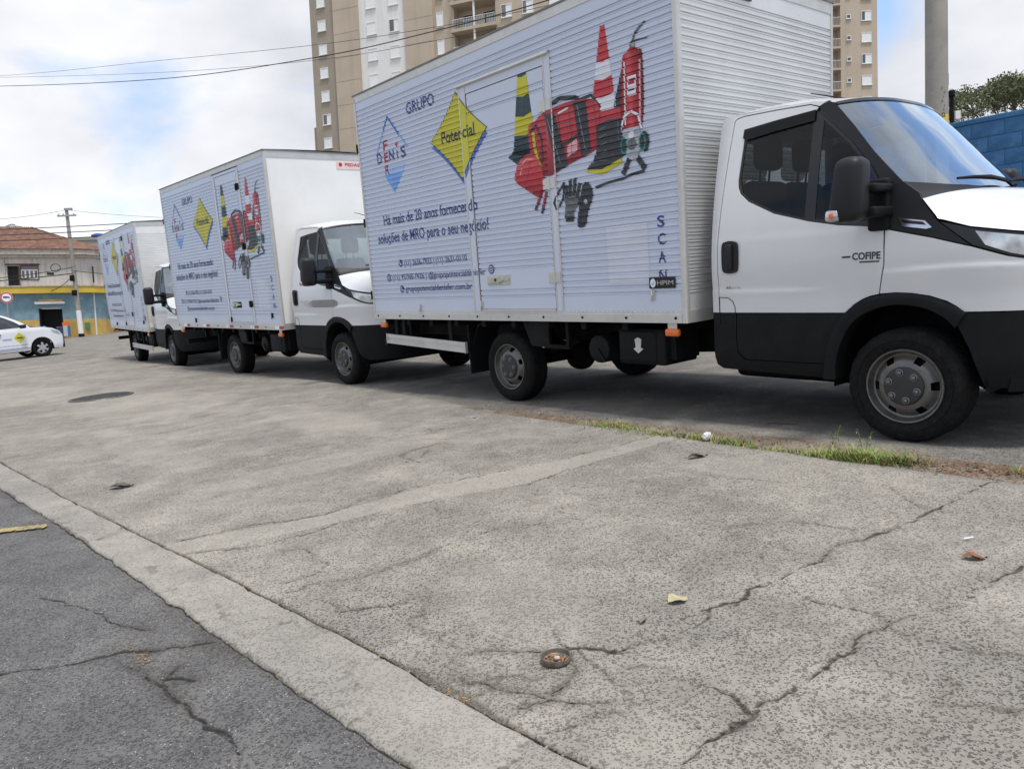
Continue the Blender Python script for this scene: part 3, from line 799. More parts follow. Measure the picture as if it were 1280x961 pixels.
    # extinguisher
    poly('printed_extinguisher', PBLK, [(4.08, 2.72), (3.98, 2.46), (4.06, 2.42), (4.12, 2.55)], 1)
    EXT = pgrad('print_extinguisher', 'x', 4.06, 4.29, [(0.0, (0.16, 0.008, 0.015)), (0.22, (0.50, 0.03, 0.045)), (0.42, (0.62, 0.09, 0.10)), (0.6, (0.42, 0.02, 0.035)), (1.0, (0.13, 0.006, 0.012))])
    BAGR = pgrad('print_bag', 'z', 2.06, 2.62, [(0.0, (0.20, 0.008, 0.018)), (0.45, (0.44, 0.03, 0.045)), (0.8, (0.56, 0.06, 0.075)), (1.0, (0.34, 0.02, 0.03))], 0.5, 9)
    HELM = pgrad('print_helmet', 'z', 1.90, 2.28, [(0.0, (0.26, 0.012, 0.02)), (0.5, (0.54, 0.035, 0.05)), (0.85, (0.64, 0.10, 0.11)), (1.0, (0.50, 0.04, 0.05))], 0.15)
    poly('printed_extinguisher', EXT, [(4.06, 2.30), (4.09, 2.76), (4.13, 2.83), (4.19, 2.86), (4.25, 2.83), (4.29, 2.77), (4.26, 2.29)], 2, 1)
    strk('printed_extinguisher', PWHT, [(4.115, 2.77), (4.10, 2.32)], 0.012, 3); strk('printed_extinguisher', PPINK, [(4.265, 2.75), (4.245, 2.32)], 0.016, 3)
    poly('printed_extinguisher', PDKG, [(4.175, 2.85), (4.175, 2.90), (4.225, 2.90), (4.225, 2.85)], 2); strk('printed_extinguisher', PDKG, [(4.20, 2.89), (4.23, 2.95), (4.32, 3.0)], 0.02, 2); strk('printed_extinguisher', PDKG, [(4.20, 2.90), (4.34, 2.885)], 0.012, 2)
    # tool bag
    poly('printed_bag', BAGR, [(3.00, 2.50), (3.10, 2.54), (3.22, 2.59), (3.54, 2.61), (3.78, 2.57), (3.85, 2.46), (3.82, 2.28), (3.78, 2.19), (3.47, 2.12), (3.24, 2.06), (3.10, 2.11), (3.01, 2.28)], 3, 1)
    poly('printed_bag', BAGR, [(3.84, 2.47), (4.06, 2.46), (4.06, 2.36), (3.82, 2.36)], 3)
    poly('bag_strap', PBLK, [(3.21, 2.57), (3.33, 2.56), (3.46, 2.12), (3.33, 2.08)], 4); poly('bag_strap', PBLK, [(3.55, 2.60), (3.70, 2.585), (3.73, 2.185), (3.62, 2.16)], 4)
    strk('bag_strap', PBLK, [(3.16, 2.50), (3.24, 2.62), (3.40, 2.66), (3.58, 2.63), (3.68, 2.56)], 0.035, 2); strk('bag_strap', PBLK, [(3.60, 2.60), (3.76, 2.61), (3.85, 2.50)], 0.022, 2)
    strk('bag_strap', PBLK, [(3.40, 2.28), (3.62, 2.34)], 0.03, 4); poly('printed_bag', PPINK, [(3.46, 2.27), (3.58, 2.31), (3.58, 2.22), (3.46, 2.18)], 4)
    strk('bag_strap', PBLK, [(3.02, 2.46), (3.10, 2.50), (3.16, 2.38), (3.16, 2.2), (3.10, 2.14)], 0.022, 4); strk('bag_strap', YEL, [(3.06, 2.44), (3.07, 2.32), (3.10, 2.20), (3.13, 2.15)], 0.034, 5)
    # helmet
    poly('printed_helmet', HELM, [(2.78, 2.12), (2.84, 2.22), (2.94, 2.275), (3.06, 2.26), (3.14, 2.14), (3.17, 2.02), (3.15, 1.95), (3.08, 1.90), (2.93, 1.98), (2.80, 2.06)], 6, 1)
    strk('printed_helmet', PPINK, [(2.87, 2.20), (2.95, 2.24), (3.03, 2.23)], 0.012, 7)
    for a, b in (((3.03, 1.80), (3.13, 1.95)), ((3.11, 1.765), (3.18, 1.93))):
        strk('printed_tool', PBLK, [a, b], 0.03, 5); strk('printed_tool', PRED, [(a[0] + 0.02, a[1] + 0.04), b], 0.02, 6)
    strk('printed_tool', PBLK, [(3.30, 1.77), (3.27, 1.83), (3.31, 1.90), (3.40, 1.98), (3.38, 1.86), (3.33, 1.80)], 0.022, 4)
    strk('printed_helmet', PRED, [(2.90, 2.02), (2.97, 2.12), (3.0, 2.22)], 0.008, 7); strk('printed_helmet', PRED, [(2.80, 2.06), (2.93, 1.985), (3.08, 1.905)], 0.012, 7); strk('printed_helmet', PPINK, [(2.86, 2.12), (2.88, 2.17)], 0.012, 7)
    for x_ in (3.37, 3.50, 3.78): strk('printed_bag', PBLK, [(x_, 2.56), (x_ + 0.02, 2.36), (x_ + 0.01, 2.18)], 0.005, 4)
    strk('printed_bag', PDKG, [(3.02, 2.40), (3.40, 2.46), (3.82, 2.42)], 0.006, 4); strk('bag_strap', PGRY, [(3.25, 2.52), (3.37, 2.14)], 0.004, 5); strk('bag_strap', PGRY, [(3.60, 2.57), (3.67, 2.20)], 0.004, 5); strk('printed_bag', PWHT, [(3.38, 2.545), (3.50, 2.565)], 0.014, 5)
    poly('printed_extinguisher', PWHT, [(4.14, 2.66), (4.225, 2.66), (4.215, 2.52), (4.13, 2.52)], 3); poly('printed_extinguisher', PRED, [(4.15, 2.64), (4.215, 2.64), (4.205, 2.60), (4.147, 2.60)], 4); strk('printed_extinguisher', PBLK, [(4.145, 2.56), (4.205, 2.56)], 0.012, 4)
    poly('printed_extinguisher', PGRY, disc(4.205, 2.875, 0.018, 10), 3)
    # boot
    poly('printed_boot', YEL, [(3.66, 2.06), (3.83, 2.03), (4.04, 2.09), (4.05, 2.05), (3.84, 1.99), (3.67, 2.03)], 4)
    poly('printed_boot', PBLK, [(3.80, 2.37), (3.92, 2.39), (4.06, 2.38), (4.06, 2.09), (3.95, 2.06), (3.84, 2.03), (3.67, 2.05), (3.75, 2.11), (3.80, 2.20)], 5)
    for z_ in (2.33, 2.27, 2.21, 2.15): strk('printed_boot', PDKG, [(3.83, z_), (3.90, z_ + 0.018)], 0.007, 6)
    strk('printed_boot', PDKG, [(3.70, 2.075), (3.80, 2.10), (3.90, 2.09)], 0.008, 6); strk('printed_boot', PDKG, [(4.03, 2.36), (4.03, 2.12)], 0.008, 6)
    # respirator
    strk('printed_mask', PWHT, [(4.05, 2.28), (4.09, 2.38), (4.16, 2.41), (4.23, 2.37), (4.255, 2.27)], 0.018, 5)
    poly('printed_mask', PGRY, [(4.08, 2.29), (4.24, 2.29), (4.25, 2.16), (4.20, 2.05), (4.13, 2.05), (4.07, 2.17)], 5); poly('printed_mask', PDKG, disc(4.16, 2.17, 0.045, 12), 6); poly('printed_mask', PWHT, disc(4.155, 2.24, 0.03, 10), 6)
    for cx in (4.06, 4.28): poly('printed_mask', PBLK, disc(cx, 2.17, 0.045, 14, 0.075), 6); strk('printed_mask', PGREEN, disc(cx + (0.02 if cx < 4.1 else -0.02), 2.17, 0.03, 10, 0.06) + [(cx + (0.05 if cx < 4.1 else 0.01), 2.17)], 0.010, 7)
    strk('printed_mask', PBLK, [(4.12, 2.06), (4.06, 1.97)], 0.045, 5); strk('printed_mask', PBLK, [(4.21, 2.06), (4.27, 1.98)], 0.045, 5)
    strk('printed_mask', PBLK, [(4.26, 1.96), (4.14, 1.95), (4.05, 1.93), (3.90, 1.92), (3.76, 1.90)], 0.020, 5)
    # gloves
    poly('printed_glove', PBLK, [(3.53, 1.62), (3.62, 1.61), (3.66, 1.72), (3.72, 1.83), (3.71, 1.91), (3.66, 1.955), (3.61, 1.93), (3.57, 1.80)], 4, 1)
    poly('printed_glove', PDKG, [(3.39, 1.68), (3.49, 1.665), (3.50, 1.74), (3.58, 1.80), (3.565, 1.86), (3.46, 1.90), (3.40, 1.86), (3.40, 1.78)], 5, 1)
    for a, b in (((3.42, 1.86), (3.43, 1.95)), ((3.465, 1.87), (3.475, 1.99)), ((3.51, 1.87), (3.53, 1.995)), ((3.545, 1.85), (3.58, 1.95)), ((3.56, 1.80), (3.62, 1.86))): strk('printed_glove', PBLK, [a, b], 0.034, 5)
    poly('printed_glove', PBLK, [(3.385, 1.71), (3.40, 1.66), (3.49, 1.655), (3.495, 1.70)], 6); poly('printed_glove', PGRY, disc(3.64, 1.80, 0.022, 8), 6)
    return A


# --- cab surface: half width at (x, z)
CY = 1.1


def cw(X, Z):
    wd = 1.0
    if Z > 1.38: wd -= 0.175 * ((Z - 1.38) / 0.87) ** 1.35
    if Z < 0.62: wd -= 0.05 * ((0.62 - Z) / 0.2) ** 2
    s = min(max((1.05 - Z) / 0.022, 0), 1); wd += 0.007 * s * (1 - min(max((X - 5.45) / 0.2, 0), 1))
    if 1.0 < Z < 1.42: wd += 0.012 * math.sin((Z - 1.0) / 0.42 * PI)
    if X > 5.9: wd += 0.007 * min((X - 5.9) / 0.25, 1) * min(max((1.135 + 0.03 * math.sin((X - 5.9) * 3) - Z) / 0.02, 0), 1)
    if X > 6.2:
        t = min((X - 6.2) / 0.82, 0.9999); wd *= (1 - t ** 2.8) ** (1 / 2.8)
    if X < 4.86: wd -= 0.03 * ((4.86 - X) / 0.12) ** 2
    return wd


def csurf(sd, off=0.0):
    return lambda X, Z: (X, CY - sd * (cw(X, Z) + off), Z)


def cin(sd): return lambda X, Z: Vector((0, sd, 0))


XC = [4.76 + 0.02 * i for i in range(6)] + [5.0 + 0.1 * i for i in range(12)] + [6.15 + 0.04 * i for i in range(24)]
ZC = sorted([0.45 + 0.035 * i for i in range(55)] + [1.028, 1.05, 1.125, 1.14, 1.15, 1.16])

DOOR_OUT = [(4.828, 0.886), (4.822, 1.35), (4.882, 2.215), (4.90, 2.228), (4.95, 2.235), (5.20, 2.228), (5.44, 2.215), (5.50, 2.19)]
WIN_LOW = [(4.975, 2.13), (4.957, 1.80), (4.962, 1.75), (4.982, 1.705), (5.05, 1.645), (5.25, 1.545), (5.50, 1.472), (5.70, 1.430)]
DOOR_SKIN = DOOR_OUT + [(5.475, 2.163), (5.20, 2.150)] + WIN_LOW + [(5.985, 1.395), (5.987, 1.18), (5.957, 1.000), (5.90, 0.988), (5.86, 0.972), (5.80, 0.935), (5.755, 0.886)]
WINDOW = [(4.968, 2.138), (5.20, 2.156), (5.49, 2.172), (5.60, 2.075), (5.74, 1.94), (5.89, 1.755), (5.965, 1.62), (5.965, 1.40), (5.70, 1.425), (5.50, 1.466), (5.25, 1.538), (5.05, 1.638), (4.976, 1.70), (4.954, 1.75), (4.948, 1.80)]
GLASS_A = [(4.988, 2.12), (5.20, 2.135), (5.475, 2.148), (5.475, 1.492), (5.25, 1.562), (5.06, 1.66), (5.0, 1.715), (4.975, 1.80)]
GLASS_B = [(5.545, 2.10), (5.60, 2.05), (5.74, 1.912), (5.88, 1.735), (5.94, 1.625), (5.94, 1.435), (5.70, 1.455), (5.545, 1.482)]
PILLAR = [(5.505, 2.195), (5.56, 2.215), (5.60, 2.20), (5.74, 2.04), (5.89, 1.85), (6.07, 1.655), (6.17, 1.575), (6.19, 1.532), (6.28, 1.405), (6.45, 1.258), (6.26, 1.318), (5.995, 1.388), (5.975, 1.42), (5.973, 1.622), (5.897, 1.765), (5.745, 1.95), (5.605, 2.085)]
CORNER = [(4.757, 0.886), (4.757, 2.20), (4.775, 2.245), (4.81, 2.262), (4.90, 2.255), (5.20, 2.252), (5.46, 2.235), (5.545, 2.215), (5.505, 2.196), (5.44, 2.222), (5.20, 2.235), (4.95, 2.242), (4.895, 2.234), (4.875, 2.217), (4.815, 1.35), (4.821, 0.886)]
FENDER = [(5.995, 1.381), (6.26, 1.311), (6.45, 1.251), (6.62, 1.186), (6.72, 1.160), (6.85, 1.145), (6.95, 1.14), (6.95, 0.892), (6.43, 0.892), (6.39, 0.925), (6.34, 0.955), (6.25, 0.986), (6.15, 1.003), (6.06, 1.008), (5.965, 1.002), (5.995, 1.18)]
LOWDOOR = [(4.968, 0.880), (5.745, 0.880), (5.70, 0.80), (5.66, 0.72), (5.645, 0.62), (5.63, 0.555), (5.03, 0.555), (4.978, 0.60), (4.965, 0.70)]
LOWSILL = [(4.757, 0.880), (4.960, 0.880), (4.958, 0.70), (4.970, 0.595), (5.022, 0.548), (5.63, 0.548), (5.625, 0.455), (4.83, 0.475), (4.775, 0.50), (4.76, 0.56)]
HEADL = [(6.29, 1.402), (6.45, 1.352), (6.69, 1.305), (6.80, 1.285), (6.93, 1.26), (6.95, 1.15), (6.85, 1.153), (6.72, 1.168), (6.62, 1.194), (6.46, 1.258)]
BUMPER = [(6.352, 0.884), (6.95, 0.884), (6.95, 0.46), (6.53, 0.46), (6.50, 0.56), (6.46, 0.68), (6.41, 0.79)]
ARCH_O = smooth_pts([(5.605, 0.455), (5.615, 0.56), (5.64, 0.68), (5.72, 0.85), (5.86, 0.965), (6.06, 1.003), (6.25, 0.981), (6.39, 0.92), (6.44, 0.884)], 4)
ARCH_I = smooth_pts([(5.69, 0.455), (5.695, 0.56), (5.715, 0.66), (5.785, 0.805), (5.90, 0.895), (6.06, 0.935), (6.22, 0.915), (6.33, 0.86), (6.39, 0.80)], 4)


def front_x(v): return 6.2 + 0.82 * (1 - min(abs(v), 0.999) ** 2.8) ** (1 / 2.8)


def hood_pt(s, v):
    E_ = [(6.195, 1.538), (6.285, 1.420), (6.45, 1.362), (6.69, 1.315), (6.93, 1.270)]
    C_ = [(6.40, 1.585), (6.58, 1.555), (6.77, 1.495), (6.92, 1.41), (7.01, 1.29)]
    ks = [0, 0.25, 0.5, 0.78, 1]
    xe, ze = np.interp(s, ks, [p[0] for p in E_]), np.interp(s, ks, [p[1] for p in E_]); xc, zc = np.interp(s, ks, [p[0] for p in C_]), np.interp(s, ks, [p[1] for p in C_])
    a = abs(v)
    return (xc + (xe - xc) * a ** 2.4, CY + v * (cw(xe, ze) + 0.002), zc + (ze - zc) * a ** 5)


def shield_pt(s, v):
    xe = np.interp(s, [0, 0.33, 0.66, 1], [5.605, 5.745, 5.895, 6.075]); ze = np.interp(s, [0, 0.33, 0.66, 1], [2.198, 2.036, 1.846, 1.650])
    a = abs(v); bow = (0.10 + 0.13 * s) * (1 - a ** 2.2); lift = 0.055 * (1 - s) * (1 - a ** 2.5) - 0.05 * s * (1 - a ** 2)
    return (xe + bow, CY + v * (cw(xe, ze) - 0.006), ze + lift)


def roof_pt(s, v):
    X = np.interp(s, [0, 0.08, 0.25, 0.6, 1], [4.76, 4.80, 4.95, 5.25, 5.600]); ze = np.interp(s, [0, 0.08, 0.25, 0.6, 1], [2.225, 2.255, 2.258, 2.252, 2.200])
    a = abs(v); crown = np.interp(s, [0, 0.08, 0.25, 0.6, 1], [0.03, 0.07, 0.085, 0.085, 0.055]); bow = 0.10 * s ** 3 * (1 - a ** 2.2)
    return (X + bow, CY + v * (cw(X, ze) - 0.004 + 0.004), ze + crown * (1 - a ** 3.0))


VS = [-1 + 2 * i / 28 for i in range(29)]
VS = [math.copysign(abs(v) ** 0.7, v) for v in VS]


def wheel_meshes():
    if 'tyre' in CACHE: return
    t = MB()
    prof = [(0.222, 0.030), (0.228, 0.012), (0.245, 0.002), (0.275, -0.004), (0.278, -0.001), (0.282, -0.005), (0.305, -0.003), (0.322, 0.004), (0.325, 0.0075), (0.329, 0.007), (0.338, 0.016), (0.346, 0.028), (0.350, 0.040)]
    for g in (0.062, 0.098, 0.134, 0.170): prof += [(0.350, g - 0.006), (0.341, g - 0.004), (0.341, g + 0.004), (0.350, g + 0.006)]
    prof += [(0.350, 0.192), (0.340, 0.210), (0.305, 0.228), (0.245, 0.226), (0.222, 0.20)]
    n = 96; t.lathe(prof, n)
    v2 = []
    for i, (x, y, z) in enumerate(t.v):
        r = math.hypot(x, z); j = i % n
        if r > 0.335 and (j % 4 == 0) and not (0.05 < y < 0.18): x, z = x * 0.985, z * 0.985      # shoulder blocks
        if z < -0.3455: z = -0.3455
        v2.append((x, y, z))
    t.v = v2
    CACHE['tyre'] = t.mesh('wheel', RUBBER, 35)
    r = MB()
    pr = [(0.222, 0.06), (0.2215, 0.02), (0.228, 0.008), (0.224, 0.002), (0.216, 0.004), (0.212, 0.016), (0.206, 0.032), (0.198, 0.045), (0.188, 0.048), (0.178, 0.043), (0.166, 0.030), (0.150, 0.016), (0.132, 0.010), (0.110, 0.010), (0.0, 0.010)]
    nn = 84
    r.lathe(pr, nn, skip=lambda i, j: i in (8, 9, 10) and (j % 14) in (0, 1, 2, 3))
    r.lathe([(0.222, 0.06), (0.19, 0.10), (0.19, 0.18), (0.222, 0.215)], nn)
    CACHE['rim'] = r.mesh('rim', STEEL, 30)
    d = MB(); d.lathe([(0.0, 0.095), (0.19, 0.095), (0.19, 0.11), (0, 0.11)], 40); CACHE['drum'] = d.mesh('brake_drum', CHASSIS, 30)
    h = MB(); h.lathe([(0.118, 0.010), (0.116, 0.001), (0.108, -0.006), (0.060, -0.010), (0.0, -0.011)], 48)
    CACHE['cap'] = h.mesh('hub_cap', HUBCAP, 30)
    q = MB()
    q.lathe([(0.023, -0.006), (0.023, -0.012), (0.017, -0.014), (0.0165, -0.009)], 14); q.lathe([(0.013, -0.008), (0.013, -0.020), (0.006, -0.022), (0, -0.022)], 6)
    CACHE['nut'] = q.mesh('wheel_nut', NUT, 30)


def wheel(root, x, y, side, ang=0.0, detail=True):
    wheel_meshes()
    mw = Matrix.Translation((x, y, HUB)) @ (Matrix.Identity(4) if side > 0 else Matrix.Rotation(PI, 4, 'Z'))
    o = link('wheel', CACHE['tyre'], root, mw)
    link('rim', CACHE['rim'], o, Matrix.Rotation(ang, 4, 'Y')); link('brake_drum', CACHE['drum'], o)
    c = link('hub_cap', CACHE['cap'], o)
    if detail:
        for i in range(6):
            a = 2 * PI * i / 6 + 0.5 + ang
            link('wheel_nut', CACHE['nut'], o, Matrix.Translation((0.086 * math.sin(a), 0, 0.086 * math.cos(a))))
    return o


ART = art()


def build_truck(pose, S, variant, label):
    """variant: 'corrugated' | 'plain' front; S = Side layout"""
    zt = S.zt; near = variant == 'first'
    root = empty('box_truck', (pose[0], pose[1], 0.0), pose[2])
    tag(root, label, 'truck', 'delivery trucks parked in a row along the kerb')
    vk = variant

    # ---- cargo box: side sheets
    def sheets(x0, x1, br, y=0.0, sgn=1):
        mb = MB(); k = len(br)
        for x in (x0, x1): mb.v += [(x, y + sgn * d, z) for z, d in br]
        mb.f += [(i, i + k, i + k + 1, i + 1) for i in range(k - 1)]
        return mb
    f0, f1, ft = S.f; l0, l1, lt = S.l
    sp = MB()
    for a, b in ((0.03, f0), (f1, 4.575)):
        s_ = sheets(a, b, S.sheet); sp.add(s_.v, s_.f)
    if zt - 0.085 - ft > 0.03:
        br = [(ft, 0.0)] + [p for p in S.sheet if p[0] > ft + 0.01]; s_ = sheets(f0, f1, br); sp.add(s_.v, s_.f)
    side = obj('side_panel', sp, VINYL, root, mw=MBODY, fixn=False)
    side['label'] = 'lavender corrugated side sheet with printed advert'
    s_ = sheets(0.03, 4.575, S.sheet, BW, -1); obj('side_panel', s_, ALUWHITE, root, mw=MBODY)
    # ---- print
    for nm, m, tris, lay in ART:
        d = S.decal(tris, 0.0016 + 0.0011 * lay)
        if d.f: obj(nm, d, m, side, fixn=False)
    # ---- front sheet
    def front():
        mb = MB()
        if vk == 'second':
            br = [(0.905, 0.0), (zt - 0.085, 0.0)]
        else:
            br = [(0.905, 0)] + groove_breaks(0.925, zt - 0.10, [(0.905, 1.0), (zt - 0.22, zt)])
        k = len(br)
        for y in (0.03, BW - 0.03): mb.v += [(BL - d, y, z) for z, d in br]
        mb.f += [(i, i + k, i + k + 1, i + 1) for i in range(k - 1)]
        return mb
    fo = part('front' + vk, 'front_panel', front, {'first': ALUCORR, 'second': BOXWHITE, 'third': ALUWHITE}[vk], root)

    for y, s in ((0, 1), (BW, -1)):          # rounded front posts, square rear posts
        def post(y=y, s=s):
            pr = [(BL - 0.036, y - s * 0.006), (BL - 0.010, y - s * 0.006), (BL - 0.001, y - s * 0.003), (BL + 0.004, y + s * 0.002), (BL + 0.007, y + s * 0.012), (BL + 0.007, y + s * 0.036), (BL - 0.005, y + s * 0.038), (BL - 0.030, y + s * 0.010)]
            return MB().prism(pr, lambda a, b: (a, b, ZB), lambda a, b: (a, b, zt - 0.02))
        part('post%d%s' % (s, zt), 'corner_post', post, ALU, root)
        a_, b_ = sorted((y - s * 0.006, y + s * 0.05))
        part('rpost%d%s' % (s, zt), 'corner_post', lambda: MB().box(0.0, 0.034, a_, b_, ZB - 0.005, zt - 0.03), ALU, root)
    part('rail1', 'bottom_rail', lambda: MB().prism([(-0.008, ZB), (0.05, ZB), (0.05, ZB + 0.094), (-0.002, ZB + 0.094), (-0.002, ZB + 0.070), (-0.008, ZB + 0.066)], lambda a, b: (0.036, a, b), lambda a, b: (BL - 0.038, a, b)), ALU, root)
    part('rail2', 'bottom_rail', lambda: MB().box(0.036, BL - 0.038, BW - 0.05, BW + 0.008, ZB, ZB + 0.085), ALU, root)
    part('rail3', 'bottom_rail', lambda: MB().box(BL - 0.03, BL + 0.004, 0.04, BW - 0.04, ZB, ZB + 0.092), ALU, root)
    part('trail1' + str(zt), 'top_rail', lambda: MB().box(0.02, BL - 0.03, -0.006, 0.04, zt - 0.087, zt - 0.012), ALU, root)
    part('trail2' + str(zt), 'top_rail', lambda: MB().box(0.02, BL - 0.03, BW - 0.04, BW + 0.006, zt - 0.087, zt - 0.012), ALU, root)
    part('trail3' + str(zt), 'top_rail', lambda: MB().box(BL - 0.03, BL + 0.005, 0.02, BW - 0.02, zt - 0.105, zt - 0.012), ALU, root)

    def roof():
        mb = MB(); mb.box(-0.008, BL + 0.012, -0.014, BW + 0.014, zt - 0.012, zt + 0.004); return mb
    part('rf' + str(zt), 'roof_edge', roof, ROOFTRIM, root)

    def roof2():
        mb = MB(); mb.grid(lambda a, b: (a, b, zt + 0.006 + 0.02 * math.sin(PI * b / BW)), [0.0, BL], [BW * i / 10 for i in range(11)]); return mb
    part('rf2' + str(zt), 'roof_panel', roof2, ALUWHITE, root)

    def floor():
        mb = MB(); mb.box(0.03, BL - 0.03, 0.03, BW - 0.03, ZB + 0.005, ZB + 0.06)
        for i in range(10): mb.box(0.15 + i * 0.47, 0.21 + i * 0.47, 0.06, BW - 0.06, ZB - 0.07, ZB + 0.005)
        return mb
    part('floor', 'box_floor', floor, CHASSIS, root)

    for k_, (y0, y1) in enumerate(((0.05, BW / 2 - 0.006), (BW / 2 + 0.006, BW - 0.05))):
        part('rear%d%s' % (k_, zt), 'rear_door', lambda: MB().box(0.005, 0.03, y0, y1, ZB + 0.05, zt - 0.05), ALUWHITE, root)
    for z in (1.05, 1.9, 2.75): part('hng%.2f' % z, 'rear_hinge', lambda: MB().box(-0.022, 0.004, -0.014, 0.03, z, z + 0.10), CHASSIS, root)

    def bolts():
        mb = MB()
        for i in range(10): mb.lathe([(0.011, -0.008), (0.011, -0.013), (0.005, -0.016), (0, -0.016)], 8, c=(0.10 + i * 0.49, 0, ZB + 0.038))
        return mb
    b_ = part('bolts', 'rail_bolt', bolts, CHASSIS, root); b_['kind'] = 'stuff'

    def rivets():
        mb = MB()

        def rv(x, y, z, ax='y', r=0.0055):
            if ax == 'y': mb.add([(x - r, y, z - r), (x + r, y, z - r), (x + r, y, z + r), (x - r, y, z + r), (x, y - 0.004, z)], [(0, 1, 4), (1, 2, 4), (2, 3, 4), (3, 0, 4)])
            else: mb.add([(x, y - r, z - r), (x, y + r, z - r), (x, y + r, z + r), (x, y - r, z + r), (x + 0.004, y, z)], [(0, 1, 4), (1, 2, 4), (2, 3, 4), (3, 0, 4)])
        k = 0; z = 1.0 + PITCHC * 0.5
        while z < zt - 0.2:
            for x in (0.052, f0 - 0.014, f1 + 0.014, 4.552): 
                if z < ft or x < 1 or x > 4: rv(x, -0.0005, z)
            if near:
                for y in (0.06, 0.55, 1.1, 1.65, 2.14): rv(BL, y, z + 0.0 if int(y * 10) % 2 else z + 0.02, 'x', 0.004)
            z += PITCHC * (1 if near else 2)
        for i in range(90):
            x = 0.06 + i * 0.05; rv(x, -0.006, zt - 0.045)
            if not (f0 < x < f1): rv(x, -0.002, 0.897)
        for i in range(28): rv(l0 + 0.02 + (l1 - l0 - 0.04) * i / 27, -0.003, lt - 0.022)
        for i in range(40): rv(l0 + 0.016, -0.003, 0.98 + (lt - 1.0) * i / 39); rv(l1 - 0.016, -0.003, 0.98 + (lt - 1.0) * i / 39)
        return mb
    r_ = part('rivets' + vk, 'rivets', rivets, RIVET, root); r_['kind'] = 'stuff'

    # ---- cargo door in the side
    fr = MB()
    fr.box(f0, l0, -0.005, 0.03, 0.905, ft); fr.box(l1, f1, -0.005, 0.03, 0.905, ft); fr.box(l0, l1, -0.005, 0.03, lt + 0.008, ft)
    dfo = obj('door_frame', fr, VINYL, root, mw=MBODY)
    for x0_, x1_ in ((f0 - 0.014, f0 + 0.006), (l0 - 0.010, l0 + 0.001), (l1 - 0.001, l1 + 0.012), (f1 - 0.006, f1 + 0.014)): obj('edge_strip', MB().box(x0_, x1_, -0.0085, 0.0, 0.91, ft), ALU, dfo)
    lf = MB(); k = len(S.leaf)
    for x in (l0 + 0.014, l1 - 0.010): lf.v += [(x, -0.003 + d, z) for z, d in S.leaf]
    lf.f += [(i, i + k, i + k + 1, i + 1) for i in range(k - 1)]
    dr = obj('cargo_door', lf, VINYL, root, mw=MBODY, fixn=False)
    gp = MB(); gp.box(l0, l1, 0.010, 0.02, 0.905, lt + 0.006); obj('door_seal', gp, GLOSSB, dr)
    th = MB(); th.box(l0 + 0.01, l1 - 0.01, -0.012, 0.008, 0.906, 0.928); obj('door_threshold', th, ALU, dr)
    if near:
        dp = MB(); dp.prism([(-0.005, 3.028), (-0.034, 3.040), (-0.032, 3.046), (-0.006, 3.072)], lambda a, b: (f0 - 0.03, a, b), lambda a, b: (f1 + 0.005, a, b)); obj('drip_rail', dp, ALU, dfo)
    hx = l0 + 0.135 if near else l0 + 0.14
    hd = MB(); hd.rbox(hx, hx + 0.345, -0.010, 0.004, 1.155, 1.250, 0.004); ho = obj('door_handle', hd, CHASSIS if vk == 'second' else mat('latch_metal', (0.50, 0.52, 0.44), 0.45, 0.5, 0.15, 20), dr)
    hk = MB(); hk.rbox(hx + 0.02, hx + 0.20, -0.030, -0.010, 1.172, 1.238, 0.008)
    hk.prism([(hx + 0.20, 1.18), (hx + 0.25, 1.195), (hx + 0.33, 1.195), (hx + 0.33, 1.222), (hx + 0.25, 1.222), (hx + 0.20, 1.238)], lambda a, b: (a, -0.024, b), lambda a, b: (a, -0.009, b))
    obj('latch_lever', hk, MATS.get('latch_metal') or STEEL, dr)
    kh = MB(); kh.lathe([(0.016, -0.030), (0.016, -0.034), (0, -0.034)], 10, c=(hx + 0.15, 0, 1.205)); obj('key_hole', kh, GLOSSB, dr)
    for z in ((2.64, 2.00, 1.20) if near else (3.0, 2.1, 1.21)):
        hg = MB(); hg.box(l1 - 0.075, l1 - 0.008, -0.014, 0.0, z - 0.045, z + 0.045); hg.box(l1 + 0.008, l1 + 0.075, -0.014, 0.0, z - 0.045, z + 0.045); hg.tube([(l1, -0.014, z - 0.055), (l1, -0.014, z + 0.055)], 0.011)
        obj('hinge', hg, ALU if near else CHASSIS, dr)
    for x, z in ((1.04, 0.945), (l0 + 0.02, 0.965), (4.30, 1.03)):
        lt_ = MB(); lt_.box(x - 0.018, x + 0.018, -0.014, 0.004, z - 0.035, z + 0.035); lt_.tube([(x - 0.01, -0.02, z - 0.05), (x + 0.005, -0.024, z), (x - 0.005, -0.018, z + 0.045)], 0.006, 6)
        obj('latch', lt_, ALU if near else CHASSIS, side)
    # badge on the side and on the front
    if near or vk == 'third':
        def badge(parent, tx, flat):
            b = MB(); b.rbox(-0.125, 0.125, -0.006, 0.0, -0.042, 0.042, 0.0025, 1); bo = obj('badge', b, GLOSSB, parent, mw=tx)
            e = MB(); pts = disc(-0.085, 0, 0.026, 18, 0.034); e.add([(p[0], -0.0075, p[1]) for p in pts], [tuple(range(18))])
            e2 = [(-0.098, -0.012), (-0.078, -0.02), (-0.074, 0.016)]
            o2 = link('badge_emblem', e.mesh('badge_emblem', PWHT), parent, tx)
            e3 = MB(); e3.add([(p[0], -0.0088, p[1]) for p in e2], [(0, 1, 2)]); link('badge_emblem', e3.mesh('badge_emblem', LBLUE), parent, tx)
            lt2 = MB()
            for t in fit_text('HPIM', -0.045, 0.108, -0.016, 0.034, 0.0): lt2.add([(p[0], -0.0075, p[1]) for p in t], [(0, 1, 2)])
            link('badge_lettering', lt2.mesh('badge_lettering', CHROME), parent, tx)
